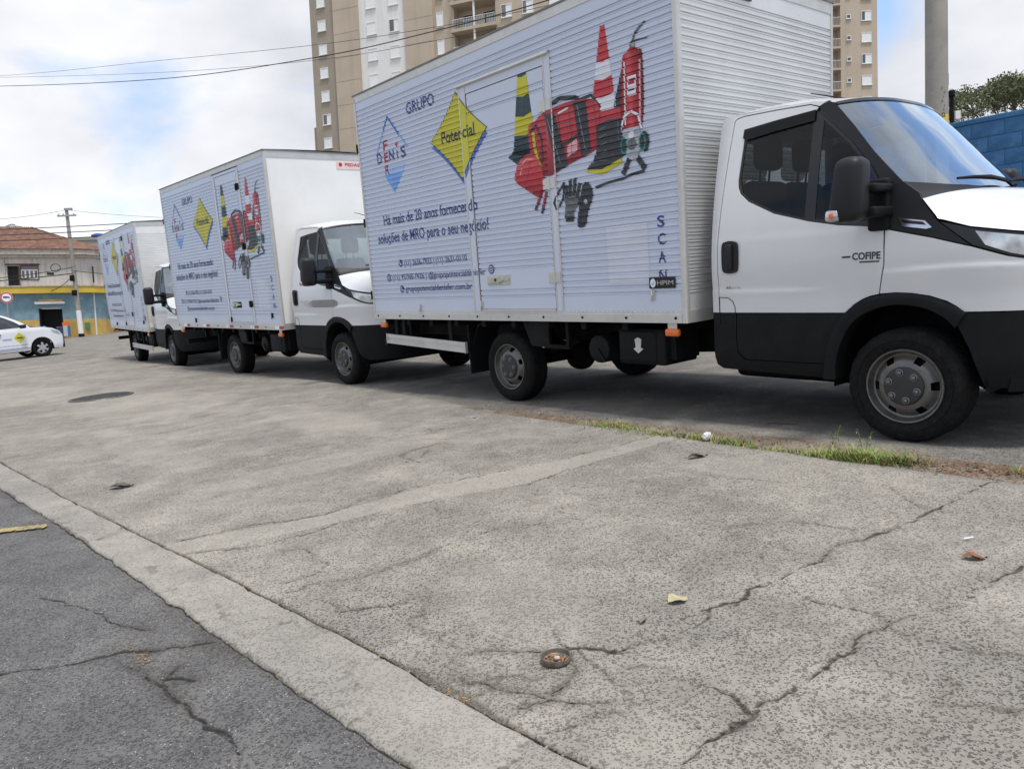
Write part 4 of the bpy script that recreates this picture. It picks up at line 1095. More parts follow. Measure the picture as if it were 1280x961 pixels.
        badge(side, Matrix.Translation((4.395, -0.006, 1.12)), True)
        if near: badge(fo, Matrix.Translation((BL + 0.006, 0.80, zt - 0.155)) @ Matrix.Rotation(PI / 2, 4, 'Z'), True)
    if vk == 'second':
        pl = MB(); pl.rbox(BL, BL + 0.006, 1.15, 1.72, zt - 0.24, zt - 0.12, 0.003, 1); po = obj('maker_plate', pl, mat('plate_pink', (0.80, 0.62, 0.60), 0.4, 0, 0.05, 8), fo)
        lt2 = MB()
        for t in fit_text('PEDASIN', 0.02, 0.36, 0, 0.045, 0.02): lt2.add([(BL + 0.008, 1.28 + p[0], zt - 0.19 + p[1]) for p in t], [(0, 1, 2)])
        pts = disc(0, 0, 0.03, 12); lt2.add([(BL + 0.008, 1.22 + p[0], zt - 0.17 + p[1]) for p in pts], [tuple(range(12))])
        obj('plate_lettering', lt2, PRED, fo)
        for i, x in enumerate((0.38, 1.37, 2.44, 3.45, 4.35)):
            rr = MB(); rr.box(x, x + 0.15, -0.0125, -0.008, ZB + 0.015, ZB + 0.06); obj('reflector', rr, PWHT, side)
            rr = MB(); rr.box(x + 0.15, x + 0.30, -0.0125, -0.008, ZB + 0.015, ZB + 0.06); obj('reflector', rr, PRED, side)
    # ---- marker lamps
    for x in (0.16, 4.45):
        o = part('lamp%.2f' % x, 'marker_lamp', (lambda x=x: MB().rbox(x - 0.065, x + 0.065, 0.004, 0.05, ZB - 0.105, ZB - 0.045, 0.018)), AMBER, root, 40)
        part('lampb%.2f' % x, 'lamp_bracket', (lambda x=x: MB().box(x - 0.04, x + 0.045, 0.02, 0.026, ZB - 0.06, ZB)), ALU, root)

    # ---- chassis
    def frame():
        mb = MB()
        for y in (0.66, 1.46): mb.box(-0.05, 6.3, y, y + 0.07, 0.56, 0.75)
        for x in (0.1, 1.2, 2.0, 3.1, 4.2, 5.2): mb.box(x, x + 0.08, 0.66, 1.53, 0.60, 0.72)
        mb.tube([(XR, 0.2, 0.37), (XR, 2.0, 0.37)], 0.06, 12); mb.lathe([(0.0, -0.16), (0.10, -0.14), (0.17, -0.06), (0.18, 0), (0.17, 0.06), (0.10, 0.14), (0, 0.16)], 18, 'X', (XR + 0.02, 1.1, 0.36))
        mb.tube([(XR, 1.1, 0.40), (4.8, 1.1, 0.52)], 0.045, 10)
        for y in (0.42, 1.78): mb.tube([(XR - 0.7, y, 0.62), (XR - 0.3, y, 0.49), (XR, y, 0.45), (XR + 0.3, y, 0.49), (XR + 0.7, y, 0.60)], 0.035, 6)
        mb.tube([(XF, 0.3, 0.36), (XF, 1.9, 0.36)], 0.05, 10)
        mb.rbox(2.95, 3.75, 1.55, 2.0, 0.40, 0.72, 0.05); mb.rbox(4.5, 5.7, 0.75, 1.45, 0.30, 0.6, 0.06)
        mb.tube([(4.9, 1.75, 0.36), (3.6, 1.75, 0.40), (1.0, 1.7, 0.45)], 0.04, 8)
        mb.box(-0.08, -0.02, 0.15, 2.05, 0.47, 0.56)
        for y in (0.5, 1.6): mb.box(-0.06, 0.0, y, y + 0.07, 0.5, 0.76)
        return mb
    part('frame', 'chassis_frame', frame, CHASSIS, root, 30)

    def tank():
        mb = MB(); mb.lathe([(0.0, 0.0), (0.10, 0.002), (0.118, 0.012), (0.122, 0.03), (0.122, 0.36), (0.10, 0.38), (0, 0.38)], 28, 'Y', (3.56, 0.13, 0.565)); mb.tube([(3.56, 0.12, 0.565), (3.64, 0.125, 0.46)], 0.012, 6); return mb
    part('tank', 'air_tank', tank, BLACKP, root, 35)

    def battery():
        mb = MB(); mb.rbox(3.79, 4.28, 0.14, 0.56, 0.455, 0.75, 0.02); mb.rbox(3.81, 4.20, 0.128, 0.16, 0.475, 0.735, 0.02); mb.box(4.28, 4.34, 0.2, 0.5, 0.5, 0.76); return mb
    bt = part('battery', 'battery_box', battery, BLACKP, root, 35)
    if near:
        kk = MB(); kk.prism([(3.985, 0.665), (4.02, 0.68), (4.055, 0.665), (4.045, 0.60), (4.07, 0.585), (4.02, 0.55), (3.97, 0.585), (3.995, 0.60)], lambda a, b: (a, 0.120, b), lambda a, b: (a, 0.13, b)); obj('box_latch', kk, ALU, bt)

    def step():
        mb = MB(); mb.box(2.94, 2.975, 0.10, 0.13, 0.58, 0.81); mb.box(3.20, 3.235, 0.10, 0.13, 0.58, 0.81); mb.box(2.94, 3.235, 0.10, 0.135, 0.555, 0.59); return mb
    part('step', 'step_bracket', step, CHASSIS, root)

    def guards(s, y0, y1):
        mb = MB()
        if True:
            pts = [(1.76, 0.30), (1.80, 0.52), (1.90, 0.74), (2.05, 0.80), (2.65, 0.80), (2.76, 0.60), (2.93, 0.565)]
            k = len(mb.v)
            for x, z in pts: mb.v += [(x, y0, z), (x, y1, z), (x, y1, z + 0.012), (x, y0, z + 0.012)]
            for i in range(len(pts) - 1):
                for j in range(4): mb.f.append((k + 4 * i + j, k + 4 * i + (j + 1) % 4, k + 4 * i + 4 + (j + 1) % 4, k + 4 * i + 4 + j))
            mb.box(1.74, 1.755, y0 - 0.01, y1 + 0.01, 0.24, 0.76)
            mb.prism([(2.62, 0.80), (2.73, 0.57), (2.94, 0.56), (2.94, 0.80)], lambda a, b: (a, y0, b), lambda a, b: (a, y0 + 0.012, b))
        return mb
    part('guards1', 'mudguard', lambda: guards(1, 0.10, 0.40), BLACKP, root); part('guards2', 'mudguard', lambda: guards(-1, 1.80, 2.10), BLACKP, root)

    def siderail():
        mb = MB()
        x0, x1, z0, z1 = ((0.19, 1.76, 0.575, 0.52) if near else (2.45, 4.60, 0.43, 0.43))
        for dz in (0.042, -0.030):
            mb.add([(x0, 0.03, z0 + dz - 0.022), (x1, 0.03, z1 + dz - 0.022), (x1, 0.03, z1 + dz + 0.016), (x0, 0.03, z0 + dz + 0.016), (x0, 0.05, z0 + dz - 0.022), (x1, 0.05, z1 + dz - 0.022), (x1, 0.05, z1 + dz + 0.016), (x0, 0.05, z0 + dz + 0.016)],
                   [(0, 1, 2, 3), (7, 6, 5, 4), (0, 4, 5, 1), (3, 2, 6, 7), (0, 3, 7, 4), (1, 5, 6, 2)])
        mb.add([(x0, 0.042, z0 - 0.05), (x1, 0.042, z1 - 0.05), (x1, 0.042, z1 + 0.056), (x0, 0.042, z0 + 0.056)], [(0, 1, 2, 3)])
        mb.box(x0 - 0.006, x0 + 0.01, 0.024, 0.055, z0 - 0.055, z0 + 0.062); mb.box(x1 - 0.01, x1 + 0.006, 0.024, 0.055, z1 - 0.055, z1 + 0.062)
        return mb
    if vk != 'second':
        sr = part('siderail' + vk, 'side_guard_rail', siderail, ALU, root)
        hb = MB()
        for x in ((0.36, 0.52, 1.45) if near else (2.8, 3.6)): hb.box(x, x + 0.06, 0.05, 0.075, 0.50, ZB + 0.02)
        obj('rail_hanger', hb, CHASSIS, sr)

    # ---- cab
    for sd in (1, -1):
        k = '+' if sd > 0 else '-'; IN = cin(sd)
        door = part('door' + k, 'cab_door', lambda: panel(DOOR_SKIN, csurf(sd), XC, ZC, 0.014, IN), WHITE, root, 25)
        part('corner' + k, 'cab_corner_panel', lambda: panel(CORNER, csurf(sd), XC, ZC, 0.014, IN), WHITE, root, 25)
        sub = lambda key, nm, bld, m, sm=25: link(nm, CACHE.setdefault(key, None) or CACHE.update({key: bld().mesh(nm, m, sm)}) or CACHE[key], door)
        sub('seal' + k, 'window_seal', lambda: panel(WINDOW, csurf(sd, -0.008), XC, ZC, 0.010, IN, holes=[GLASS_A, GLASS_B]), GLOSSB)
        sub('gla' + k, 'window_glass', lambda: panel(GLASS_A, csurf(sd, -0.012), XC, ZC, 0), WINGL)
        sub('glb' + k, 'quarter_glass', lambda: panel(GLASS_B, csurf(sd, -0.012), XC, ZC, 0), WINGL)
        if near: sub('defl' + k, 'rain_deflector', lambda: panel([(4.965, 2.145), (5.20, 2.163), (5.485, 2.178), (5.485, 2.108), (5.20, 2.090), (4.99, 2.068), (4.962, 2.088)], csurf(sd, 0.004), XC, ZC, 0.004, IN), VISOR)
        part('lowd' + k, 'lower_door', lambda: panel(LOWDOOR, csurf(sd), XC, ZC, 0.014, IN), BLACKP, root, 25)
        part('lows' + k, 'sill', lambda: panel(LOWSILL, csurf(sd, -0.001), XC, ZC, 0.05, IN), BLACKP, root, 25)
        part('fend' + k, 'front_fender', lambda: panel(FENDER, csurf(sd), XC, ZC, 0.02, IN), WHITE, root, 25)
        pil = part('pil' + k, 'pillar_trim', lambda: panel(PILLAR, csurf(sd, -0.002), XC, ZC, 0.03, IN), GREYP, root, 30)
        part('pilb' + k, 'pillar_backing', lambda: panel([(5.46, 2.215), (5.56, 2.222), (5.63, 2.14), (5.80, 1.93), (5.95, 1.76), (6.02, 1.66), (6.02, 1.38), (5.95, 1.38), (5.95, 1.60), (5.87, 1.74), (5.73, 1.91), (5.59, 2.05), (5.46, 2.16)], csurf(sd, -0.018), XC, ZC, 0.01, IN), GLOSSB, root, 30)
        hl = part('head' + k, 'headlight', lambda: panel(HEADL, csurf(sd, -0.010), XC, ZC, 0.02, IN), GLOSSB, root, 25)
        lensp = [(6.47, 1.335), (6.69, 1.292), (6.90, 1.252), (6.92, 1.165), (6.85, 1.165), (6.72, 1.178), (6.63, 1.205), (6.52, 1.255)]
        link('headlight_lens', CACHE.get('lens' + k) or CACHE.setdefault('lens' + k, panel(lensp, csurf(sd, -0.004), XC, ZC, 0.005, IN).mesh('headlight_lens', CLEARL, 25)), hl)
        part('bump' + k, 'bumper_corner', lambda: panel(BUMPER, csurf(sd, 0.004), XC, ZC, 0.05, IN), BLACKP, root, 25)

        def arch():
            mb = MB(); n = len(ARCH_O); cyy = lambda X, Z, o: CY - sd * (min(cw(X, max(Z, 0.62)), 1.0) + o)
            for i in range(n):
                xo, zo = ARCH_O[i]; xi, zi = ARCH_I[i]; xm, zm = (xo * 0.7 + xi * 0.3, zo * 0.7 + zi * 0.3)
                mb.v += [(xo, cyy(xo, zo, 0.000), zo), (xo * 0.97 + xi * 0.03, cyy(xo, zo, 0.016), zo * 0.97 + zi * 0.03), (xm, cyy(xm, zm, 0.026), zm), (xi, cyy(xi, zi, 0.018), zi), (xi, cyy(xi, zi, -0.10), zi)]
            for i in range(n - 1):
                for j in range(4): mb.f.append((5 * i + j, 5 * i + j + 1, 5 * i + 6 + j, 5 * i + 5 + j))
            return mb
        part('arch' + k, 'wheel_arch_trim', arch, BLACKP, root, 40)

        def liner():
            mb = MB(); pts = [(5.66, 0.40), (5.66, 0.62), (5.75, 0.84), (5.90, 0.95), (6.1, 0.99), (6.3, 0.95), (6.45, 0.82), (6.54, 0.6), (6.54, 0.42)]
            y0 = CY - sd * 0.97; y1 = CY - sd * 0.50
            for x, z in pts: mb.v += [(x, y0, z), (x, y1, z)]
            mb.f += [(2 * i, 2 * i + 1, 2 * i + 3, 2 * i + 2) for i in range(len(pts) - 1)]
            mb.f.append(tuple(2 * i + 1 for i in range(len(pts))))
            return mb
        part('liner' + k, 'wheel_arch_liner', liner, CHASSIS, root)
        # mirror
        def mir():
            mb = MB(); a = MB().rbox(5.815, 6.015, -0.26, -0.07, 1.435, 1.80, 0.06, 4)
            a.v = [(x + 0.05 * ((z - 1.43) / 0.37) * (1 if x < 5.9 else 0.2) - 0.02, y, z) for x, y, z in a.v]
            mb.add(a.v, a.f)
            if sd < 0: mb.v = [(x, 2.2 - y, z) for x, y, z in mb.v]
            return mb
        mi = part('mir' + k, 'mirror', mir, GREYP, root, 40)

        def arms():
            mb = MB()
            for z0, z1 in ((1.595, 1.645), (1.455, 1.515)):
                mb.rbox(5.93, 6.035, -0.12, 0.12, z0, z1, 0.015)
            mb.rbox(5.90, 6.025, 0.06, 0.125, 1.375, 1.68, 0.02)
            if sd < 0: mb.v = [(x, 2.2 - y, z) for x, y, z in mb.v]
            return mb
        if ('arm' + k) not in CACHE: CACHE['arm' + k] = arms().mesh('mirror_arm', BLACKP, 40)
        link('mirror_arm', CACHE['arm' + k], mi)

        def sig():
            mb = MB().rbox(5.805, 5.885, -0.268, -0.20, 1.445, 1.51, 0.018)
            if sd < 0: mb.v = [(x, 2.2 - y, z) for x, y, z in mb.v]
            return mb
        def sig2():
            mb = MB().rbox(5.83, 5.865, -0.273, -0.22, 1.458, 1.497, 0.012)
            if sd < 0: mb.v = [(x, 2.2 - y, z) for x, y, z in mb.v]
            return mb
        if ('sig' + k) not in CACHE: CACHE['sig' + k] = sig().mesh('signal_lens', CLEARL, 40); CACHE['sig2' + k] = sig2().mesh('turn_signal', AMBER, 40)
        link('signal_lens', CACHE['sig' + k], mi); link('turn_signal', CACHE['sig2' + k], mi)
        # door handle, fuel flap lines, badges
        def hand():
            mb = MB(); y = CY - sd * 1.012
            a, b = sorted((y + sd * 0.002, y - sd * 0.012)); q = smooth_pts([(4.905, 1.165), (4.955, 1.165), (4.990, 1.185), (4.996, 1.275), (4.990, 1.365), (4.955, 1.386), (4.905, 1.386), (4.870, 1.365), (4.864, 1.275), (4.870, 1.185)], 4, True); mb.prism(q, lambda x_, z_: (x_, a, z_), lambda x_, z_: (x_, b, z_))
            a, b = sorted((y - sd * 0.010, y - sd * 0.034)); mb.rbox(4.905, 4.955, a, b, 1.185, 1.365, 0.011, 3)
            return mb
        if ('hand' + k) not in CACHE: CACHE['hand' + k] = hand().mesh('door_handle', GREYP, 40)
        link('door_handle', CACHE['hand' + k], door)
    # front of the cab
    def hood():
        return MB().grid(hood_pt, [i / 20 for i in range(21)], VS)
    part('hood', 'hood', hood, WHITE, root, 60)
    part('shield', 'windshield', lambda: MB().grid(shield_pt, [i / 12 for i in range(13)], VS), SHIELD, root, 60)
    part('croof', 'cab_roof', lambda: MB().grid(roof_pt, [i / 16 for i in range(17)], VS), WHITE, root, 60)

    def cowl():
        def fn(t, v):
            a = shield_pt(1.0, v); b = hood_pt(0.0, v); return [a[i] + (b[i] - a[i]) * t + (-0.03 * math.sin(PI * t) if i == 2 else 0) for i in range(3)]
        return MB().grid(fn, [0, 0.25, 0.5, 0.75, 1], VS)
    part('cowl', 'cowl_panel', cowl, GREYP, root, 60)

    def band():
        mb = MB()                      # black band around the glass
        mb.grid(lambda t, v: [p + (0.004 if i == 0 else 0.004 if i == 2 else 0) for i, p in enumerate(shield_pt(0.0 + 0.035 * t, v))], [0, 1], VS)
        return mb
    part('band', 'windshield_band', band, GLOSSB, root, 60)

    def wip():
        mb = MB()
        for v0, v1 in ((-0.62, 0.05), (0.05, 0.70)):
            a = Vector(shield_pt(0.97, v0)) + Vector((0.03, 0, 0.015)); b = Vector(shield_pt(0.95, v1)) + Vector((0.03, 0, 0.015)); m_ = (a + b) / 2 + Vector((0.035, 0, 0.006))
            mb.tube([a, (a + m_) / 2 + Vector((0, 0, 0.004)), m_, (b + m_) / 2, b], [0.008, 0.012, 0.016, 0.012, 0.008], 6)
            c = Vector(hood_pt(0.0, v1)) + Vector((-0.05, 0, 0.0)); mb.tube([m_, (m_ + c) / 2 + Vector((0.02, 0, 0.01)), c], 0.009, 6)
        return mb
    part('wip', 'wiper', wip, BLACKP, root, 40)

    def bumpf():
        mb = MB()
        mb.grid(lambda z, v: (front_x(v) + 0.004 - 0.05 * max(0, (0.55 - z) / 0.1) ** 2 * 0.3, CY + v, z), [0.44, 0.5, 0.56, 0.66, 0.76, 0.86, 0.884], [-0.93 + 1.86 * i / 30 for i in range(31)])
        mb.grid(lambda x, v: (6.5 + (front_x(v) - 6.5) * x, CY + v, 0.46), [0, 1], [-0.85, 0, 0.85])
        return mb
    bm_ = part('bumpf', 'front_bumper', bumpf, BLACKP, root, 40)

    def grille():
        mb = MB(); mb.grid(lambda z, v: (front_x(v) - 0.03, CY + v, z), [0.884, 1.0, 1.15, 1.30], [-0.93 + 1.86 * i / 24 for i in range(25)])
        for z in (0.93, 0.99, 1.05, 1.11): mb.grid(lambda a, v: (front_x(v) - 0.02 + 0.015 * math.sin(a * PI), CY + v, z + 0.03 * a), [0, 0.33, 0.66, 1], [-0.6 + 1.2 * i / 16 for i in range(17)])
        return mb
    part('grille', 'grille', grille, GLOSSB, root, 40)

    def rwall():
        mb = MB(); zs = [0.5 + 0.1 * i for i in range(18)] + [2.24]
        out = [(CY - (cw(4.78, z) - 0.02), z) for z in zs] + [(CY + (cw(4.78, z) - 0.02), z) for z in zs[::-1]]
        hole = [(0.45, 1.72), (0.45, 2.10), (1.75, 2.10), (1.75, 1.72)]
        for t in tess(out, [hole]): mb.add([(4.765, p[0], p[1]) for p in t], [(0, 1, 2)])
        return mb
    rw = part('rwall', 'cab_rear_wall', rwall, WHITE, root)
    if 'rwin' not in CACHE: CACHE['rwin'] = MB().add([(4.768, 0.45, 1.72), (4.768, 1.75, 1.72), (4.768, 1.75, 2.10), (4.768, 0.45, 2.10)], [(0, 1, 2, 3)]).mesh('rear_window', REARGL)
    link('rear_window', CACHE['rwin'], rw)

    def inside():
        mb = MB(); mb.box(4.80, 5.60, 0.20, 2.0, 0.62, 0.70)
        mb.prism([(5.72, 1.10), (5.70, 1.30), (5.78, 1.42), (5.95, 1.47), (6.25, 1.48), (6.30, 1.06), (5.95, 1.06)], lambda a, b: (a, 0.16, b), lambda a, b: (a, 2.04, b))
        mb.grid(lambda s, v: (roof_pt(s, v)[0], roof_pt(s, v)[1], roof_pt(s, v)[2] - 0.05), [0.02, 0.5, 0.95], [-0.9, -0.5, 0, 0.5, 0.9])
        mb.box(4.80, 4.83, 0.2, 2.0, 0.6, 1.70)
        return mb
    part('inside', 'cab_interior', inside, SEATF, root, 30)
    for yy in (0.50, 1.02, 1.62):
        def seat(yy=yy):
            mb = MB(); mb.rbox(4.92, 5.42, yy - 0.23, yy + 0.23, 0.98, 1.13, 0.05)
            a = MB().rbox(4.93, 5.07, yy - 0.23, yy + 0.23, 1.10, 1.80, 0.06); a.v = [(x - 0.06 * (z - 1.1), y, z) for x, y, z in a.v]; mb.add(a.v, a.f)
            return mb
        so_ = part('seat%.2f' % yy, 'seat', seat, SEATF, root, 40)
        def hr(yy=yy):
            mb = MB().rbox(4.93, 5.05, yy - 0.135, yy + 0.135, 1.87, 2.11, 0.055, 4)
            for s in (-0.06, 0.06): mb.tube([(4.95, yy + s, 1.76), (4.97, yy + s, 1.92)], 0.008, 6)
            return mb
        kk = 'hr%.2f' % yy
        if kk not in CACHE: CACHE[kk] = hr().mesh('headrest', SEATF, 40)
        link('headrest', CACHE[kk], so_)

    def steer():
        mb = MB(); c = Vector((5.62, 1.62, 1.42)); ax = Vector((-0.75, 0, 0.66)); u = Vector((0, 1, 0)); v = ax.cross(u)
        mb.tube([c + (u * math.cos(t) + v * math.sin(t)) * 0.20 for t in [2 * PI * i / 24 for i in range(25)]], 0.015, 6, False)
        mb.tube([c - u * 0.2, c, c + u * 0.2], 0.016, 6); mb.tube([c, c - ax * 0.3], 0.03, 8); return mb
    part('steer', 'steering_wheel', steer, GREYP, root, 40)
    part('ant', 'antenna', lambda: MB().tube([(5.30, 1.32, 2.335), (5.27, 1.31, 2.36), (4.95, 1.18, 2.47)], [0.020, 0.008, 0.004], 6), BLACKP, root, 40)
    # small trim on the visible door
    def flap():
        pts = [(4.828, 0.995), (4.90, 0.992), (4.94, 0.965), (4.957, 0.92), (4.96, 0.80), (4.828, 0.80)]
        mb = MB()
        for a, b in zip(pts, pts[1:] + pts[:1]):
            mb.tube([(a[0], CY - cw(*a) - 0.0015, a[1]), (b[0], CY - cw(*b) - 0.0015, b[1])], 0.0028, 5)
        return mb
    part('flap', 'fuel_flap_seam', flap, GLOSSB, root)

    def decal_on_cab(tris, m, nm, off=0.003):
        mb = MB()
        for t in tris:
            for a in slabs(t, 0, [5.0 + 0.1 * i for i in range(20)]): mb.add([(p[0], CY - cw(*p) - off, p[1]) for p in a], [tuple(range(len(a)))])
        return obj(nm, mb, m, root, mw=MBODY, fixn=False)
    if near:
        decal_on_cab(fit_text('COFIPE', 5.80, 5.972, 1.212, 0.042, 0.03), PBLK, 'door_lettering'); decal_on_cab([[(5.735, 1.226), (5.79, 1.226), (5.79, 1.237)], [(5.735, 1.226), (5.79, 1.237), (5.735, 1.237)]], PBLK, 'door_lettering')
        decal_on_cab([[(5.845, 1.192), (5.965, 1.192), (5.965, 1.201)], [(5.845, 1.192), (5.965, 1.201), (5.845, 1.201)]], PBLK, 'door_lettering')
        decal_on_cab(fit_text('AS', 4.884, 4.925, 1.055, 0.016, 0.03), PRED2, 'door_label'); decal_on_cab(fit_text('MOTOR', 4.93, 5.005, 1.055, 0.012, 0.02), PGRY, 'door_label')
    if vk == 'second':
        decal_on_cab(tess([(5.45, 1.235), (6.05, 1.235), (6.12, 1.215), (6.15, 1.185), (6.12, 1.155), (6.05, 1.135), (5.45, 1.135), (5.30, 1.185)]), mat('decal_grey', (0.24, 0.24, 0.225), 0.5, 0, 0.1, 8), 'door_decal')
        for i in range(9): decal_on_cab([t for q in stroke([(5.05 + 0.03 * i, 1.225 - 0.011 * i), (5.42, 1.225 - 0.011 * i)], 0.004) for t in ([q[0], q[1], q[2]], [q[0], q[2], q[3]])], PGRY, 'door_decal')
    ch = panel([(6.065, 1.442), (6.215, 1.413), (6.255, 1.372), (6.225, 1.366), (6.09, 1.392)], csurf(1, 0.004), XC, ZC, 0.006, cin(1)); co = obj('chrome_trim', ch, CHROME, root, 25, MBODY)
    ch2 = panel([(6.085, 1.430), (6.205, 1.408), (6.225, 1.388), (6.10, 1.408)], csurf(1, 0.0065), XC, ZC, 0.002, cin(1)); obj('trim_inlay', ch2, GLOSSB, co, 25)
    # ---- wheels
    for x in (XR, XF):
        wheel(root, x, 0.102, 1, 0.35 if x == XF else 1.1); wheel(root, x, 2.098, -1, 0.0, detail=False)
    return root


S1 = Side(3.39, 2.035, 3.295, 3.04, 2.130, 3.222, 2.955, [(2.85, 2.955), (2.595, 2.73), (1.125, 1.29), (0.93, 1.0)])
S2 = Side(3.39, 2.60, 3.66, 3.285, 2.70, 3.58, 3.235, [(3.16, 3.235), (1.125, 1.29), (0.93, 1.0)])
S3 = Side(3.27, 2.17, 3.25, 3.11, 2.24, 3.18, 3.04, [(2.70, 3.04), (0.93, 1.0)])
build_truck((-1.590, 9.103, -0.8852), S1, 'first', 'nearest white box truck with lavender advert side and COFIPE lettering on its door')
build_truck((-6.320, 14.520, -0.8521), S2, 'second', 'middle box truck with plain white box front, parked behind the nearest truck')
build_truck((-10.861, 20.728, -0.9287), S3, 'third', 'farthest of the three box trucks, half hidden, with low side guard rail')

# ------------------------------------------------------------------ buildings and street behind (true vertical leans from the sloping street)
GUP = Vector((0.046, 0.072, 1)).normalized()


def gframe(loc, yaw):
    x = Vector((math.cos(yaw), math.sin(yaw), 0)); x = (x - GUP * x.dot(GUP)).normalized(); y = GUP.cross(x)
    m = Matrix((x, y, GUP)).transposed().to_4x4(); m.translation = Vector(loc); return m


def gempty(name, loc, yaw):
    o = empty(name); o.matrix_world = gframe(loc, yaw); return o


TAND = mat('dark_tan_render', (0.31, 0.265, 0.21), 0.85, 0, 0.08, 0.4, bump=0.1, bscale=20, dirt=(0.22, 0.185, 0.15), dirt_amt=0.5, streak=True)
TANL = mat('beige_render', (0.45, 0.375, 0.285), 0.85, 0, 0.07, 0.4, bump=0.1, bscale=20, dirt=(0.31, 0.26, 0.20), dirt_amt=0.5, streak=True)
WHTR = mat('white_render', (0.70, 0.69, 0.665), 0.85, 0, 0.04, 0.4, dirt=(0.5, 0.48, 0.44), dirt_amt=0.5, streak=True)
FRAMEW = mat('white_window_frame', (0.72, 0.72, 0.70), 0.5, 0, 0.05, 2)
SHUT = mat('white_shutter', (0.74, 0.75, 0.74), 0.55, 0, 0.05, 3)
DARKIN = mat('dark_interior', (0.02, 0.02, 0.022), 0.8, 0, 0.2, 3)  # near-black: the shade inside openings is put into the colour
CONC = mat('grey_concrete', (0.30, 0.28, 0.245), 0.85, 0, 0.12, 3, bump=0.3, bscale=40, dirt=(0.16, 0.15, 0.13), dirt_amt=0.4)

WM = {}


def window(parent, x, z, wd, h, openp=0.0, y=0.0, sill=True):
    """a framed window with a roller shutter partly open over its pane"""
    key = (round(wd, 2), round(h, 2), openp)
    if key not in WM:
        f = MB(); t = 0.06
        f.box(-wd / 2, wd / 2, -0.10, 0.02, h / 2 - t, h / 2); f.box(-wd / 2, wd / 2, -0.10, 0.02, -h / 2, -h / 2 + t); f.box(-wd / 2, -wd / 2 + t, -0.10, 0.02, -h / 2 + t, h / 2 - t); f.box(wd / 2 - t, wd / 2, -0.10, 0.02, -h / 2 + t, h / 2 - t)
        f.box(-wd / 2 - 0.05, wd / 2 + 0.05, -0.16, 0.0, -h / 2 - 0.07, -h / 2)
        p = MB(); p.box(-wd / 2 + t, wd / 2 - t, -0.012, 0.0, -h / 2 + t, h / 2 - t)
        s = MB()
        if openp < 1:
            s.box(-wd / 2 + t + (wd - 2 * t) * openp, wd / 2 - t, -0.055, -0.03, -h / 2 + t, h / 2 - t)
            s.box(-wd / 2 + t + (wd - 2 * t) * (openp + (1 - openp) * 0.5) - 0.02, -wd / 2 + t + (wd - 2 * t) * (openp + (1 - openp) * 0.5) + 0.02, -0.068, -0.055, -h / 2 + t, h / 2 - t)
        WM[key] = (f.mesh('window', FRAMEW), p.mesh('pane', PANE), s.mesh('shutter', SHUT) if s.f else None)
    f, p, s = WM[key]
    o = link('window', f, parent, Matrix.Translation((x, y, z))); link('pane', p, o)
    if s: link('shutter', s, o)
    return o


def tower_a():
    r = gempty('apartment_tower', (-22.18, 94.16, 0.96), -0.35)
    tag(r, 'tall apartment tower with beige, dark tan and white stripes rising behind the nearest truck', 'building')
    def wall(x0, x1, y0, m, z1=46): obj('wall', MB().box(x0, x1, y0, 9, -8, z1), m, r)
    wall(0, 3.4, 0.0, TAND); wall(3.4, 6.8, -0.35, TANL); wall(6.8, 12.9, -0.05, WHTR); wall(12.9, 16.5, -0.35, TANL); wall(16.5, 19.0, 0.1, TANL); wall(19.0, 24.1, 1.6, TANL); wall(24.1, 34, -0.1, TANL)
    obj('wall', MB().box(-0.7, 0.0, 0.6, 8, -8, 21.2), TAND, r)
    for k in range(-1, 8): window(r, 1.62, 18.93 + 2.785 * k, 1.1, 1.25, 0.0 if k != 1 else 0.5)
    for k in range(-1, 6):
        window(r, 8.45, 25.35 + 3.0 * k, 1.28, 1.42, 0.0, -0.05); window(r, 11.42, 25.2 + 3.0 * k, 1.28, 1.42, 0.5 if k == 2 else 0.0, -0.05)
        window(r, 17.25, 27.79 + 3.07 * (k - 1), 0.85, 1.6, 0.0, 0.1)
        window(r, 25.4, 27.3 + 3.02 * (k - 1) + 3.0, 1.25, 1.4, 0.45, -0.1); window(r, 27.9, 27.3 + 3.02 * (k - 1) + 3.0, 1.25, 1.4, 0.35, -0.1); window(r, 31.0, 27.3 + 3.02 * (k - 1) + 3.0, 1.25, 1.4, 0.0, -0.1)
    for k in range(-1, 6):
        z = 26.2 + 3.02 * k
        s = obj('balcony', MB().box(18.8, 24.3, -0.6, 1.6, z - 0.35, z), TANL, r)
        rl = MB(); rl.box(19.0, 24.2, -0.58, -0.54, z + 0.98, z + 1.03)
        for i in range(27): rl.box(19.05 + i * 0.195, 19.075 + i * 0.195, -0.57, -0.55, z, z + 0.98)
        obj('railing', rl, FRAMEW, s)
        obj('balcony_post', MB().box(21.55, 21.75, -0.5, -0.3, z, z + 2.67), WHTR, s)
        d = obj('balcony_door', MB().box(19.5, 21.3, 1.5, 1.62, z, z + 2.2), FRAMEW, r); obj('pane', MB().box(19.56, 21.24, 1.47, 1.5, z + 0.05, z + 2.14), PANE, d)
        d = obj('balcony_door', MB().box(22.0, 23.8, 1.5, 1.62, z, z + 2.2), FRAMEW, r); obj('pane', MB().box(22.06, 23.74, 1.47, 1.5, z + 0.05, z + 2.14), PANE, d)
    st = MB()
    for k in range(-1, 8): st.box(3.4, 6.8, -0.36, -0.35, 17.4 + 2.785 * k, 17.46 + 2.785 * k); st.box(12.9, 16.5, -0.36, -0.35, 17.4 + 2.785 * k, 17.46 + 2.785 * k)
    obj('facade_joint', st, TAND, r)['kind'] = 'stuff'


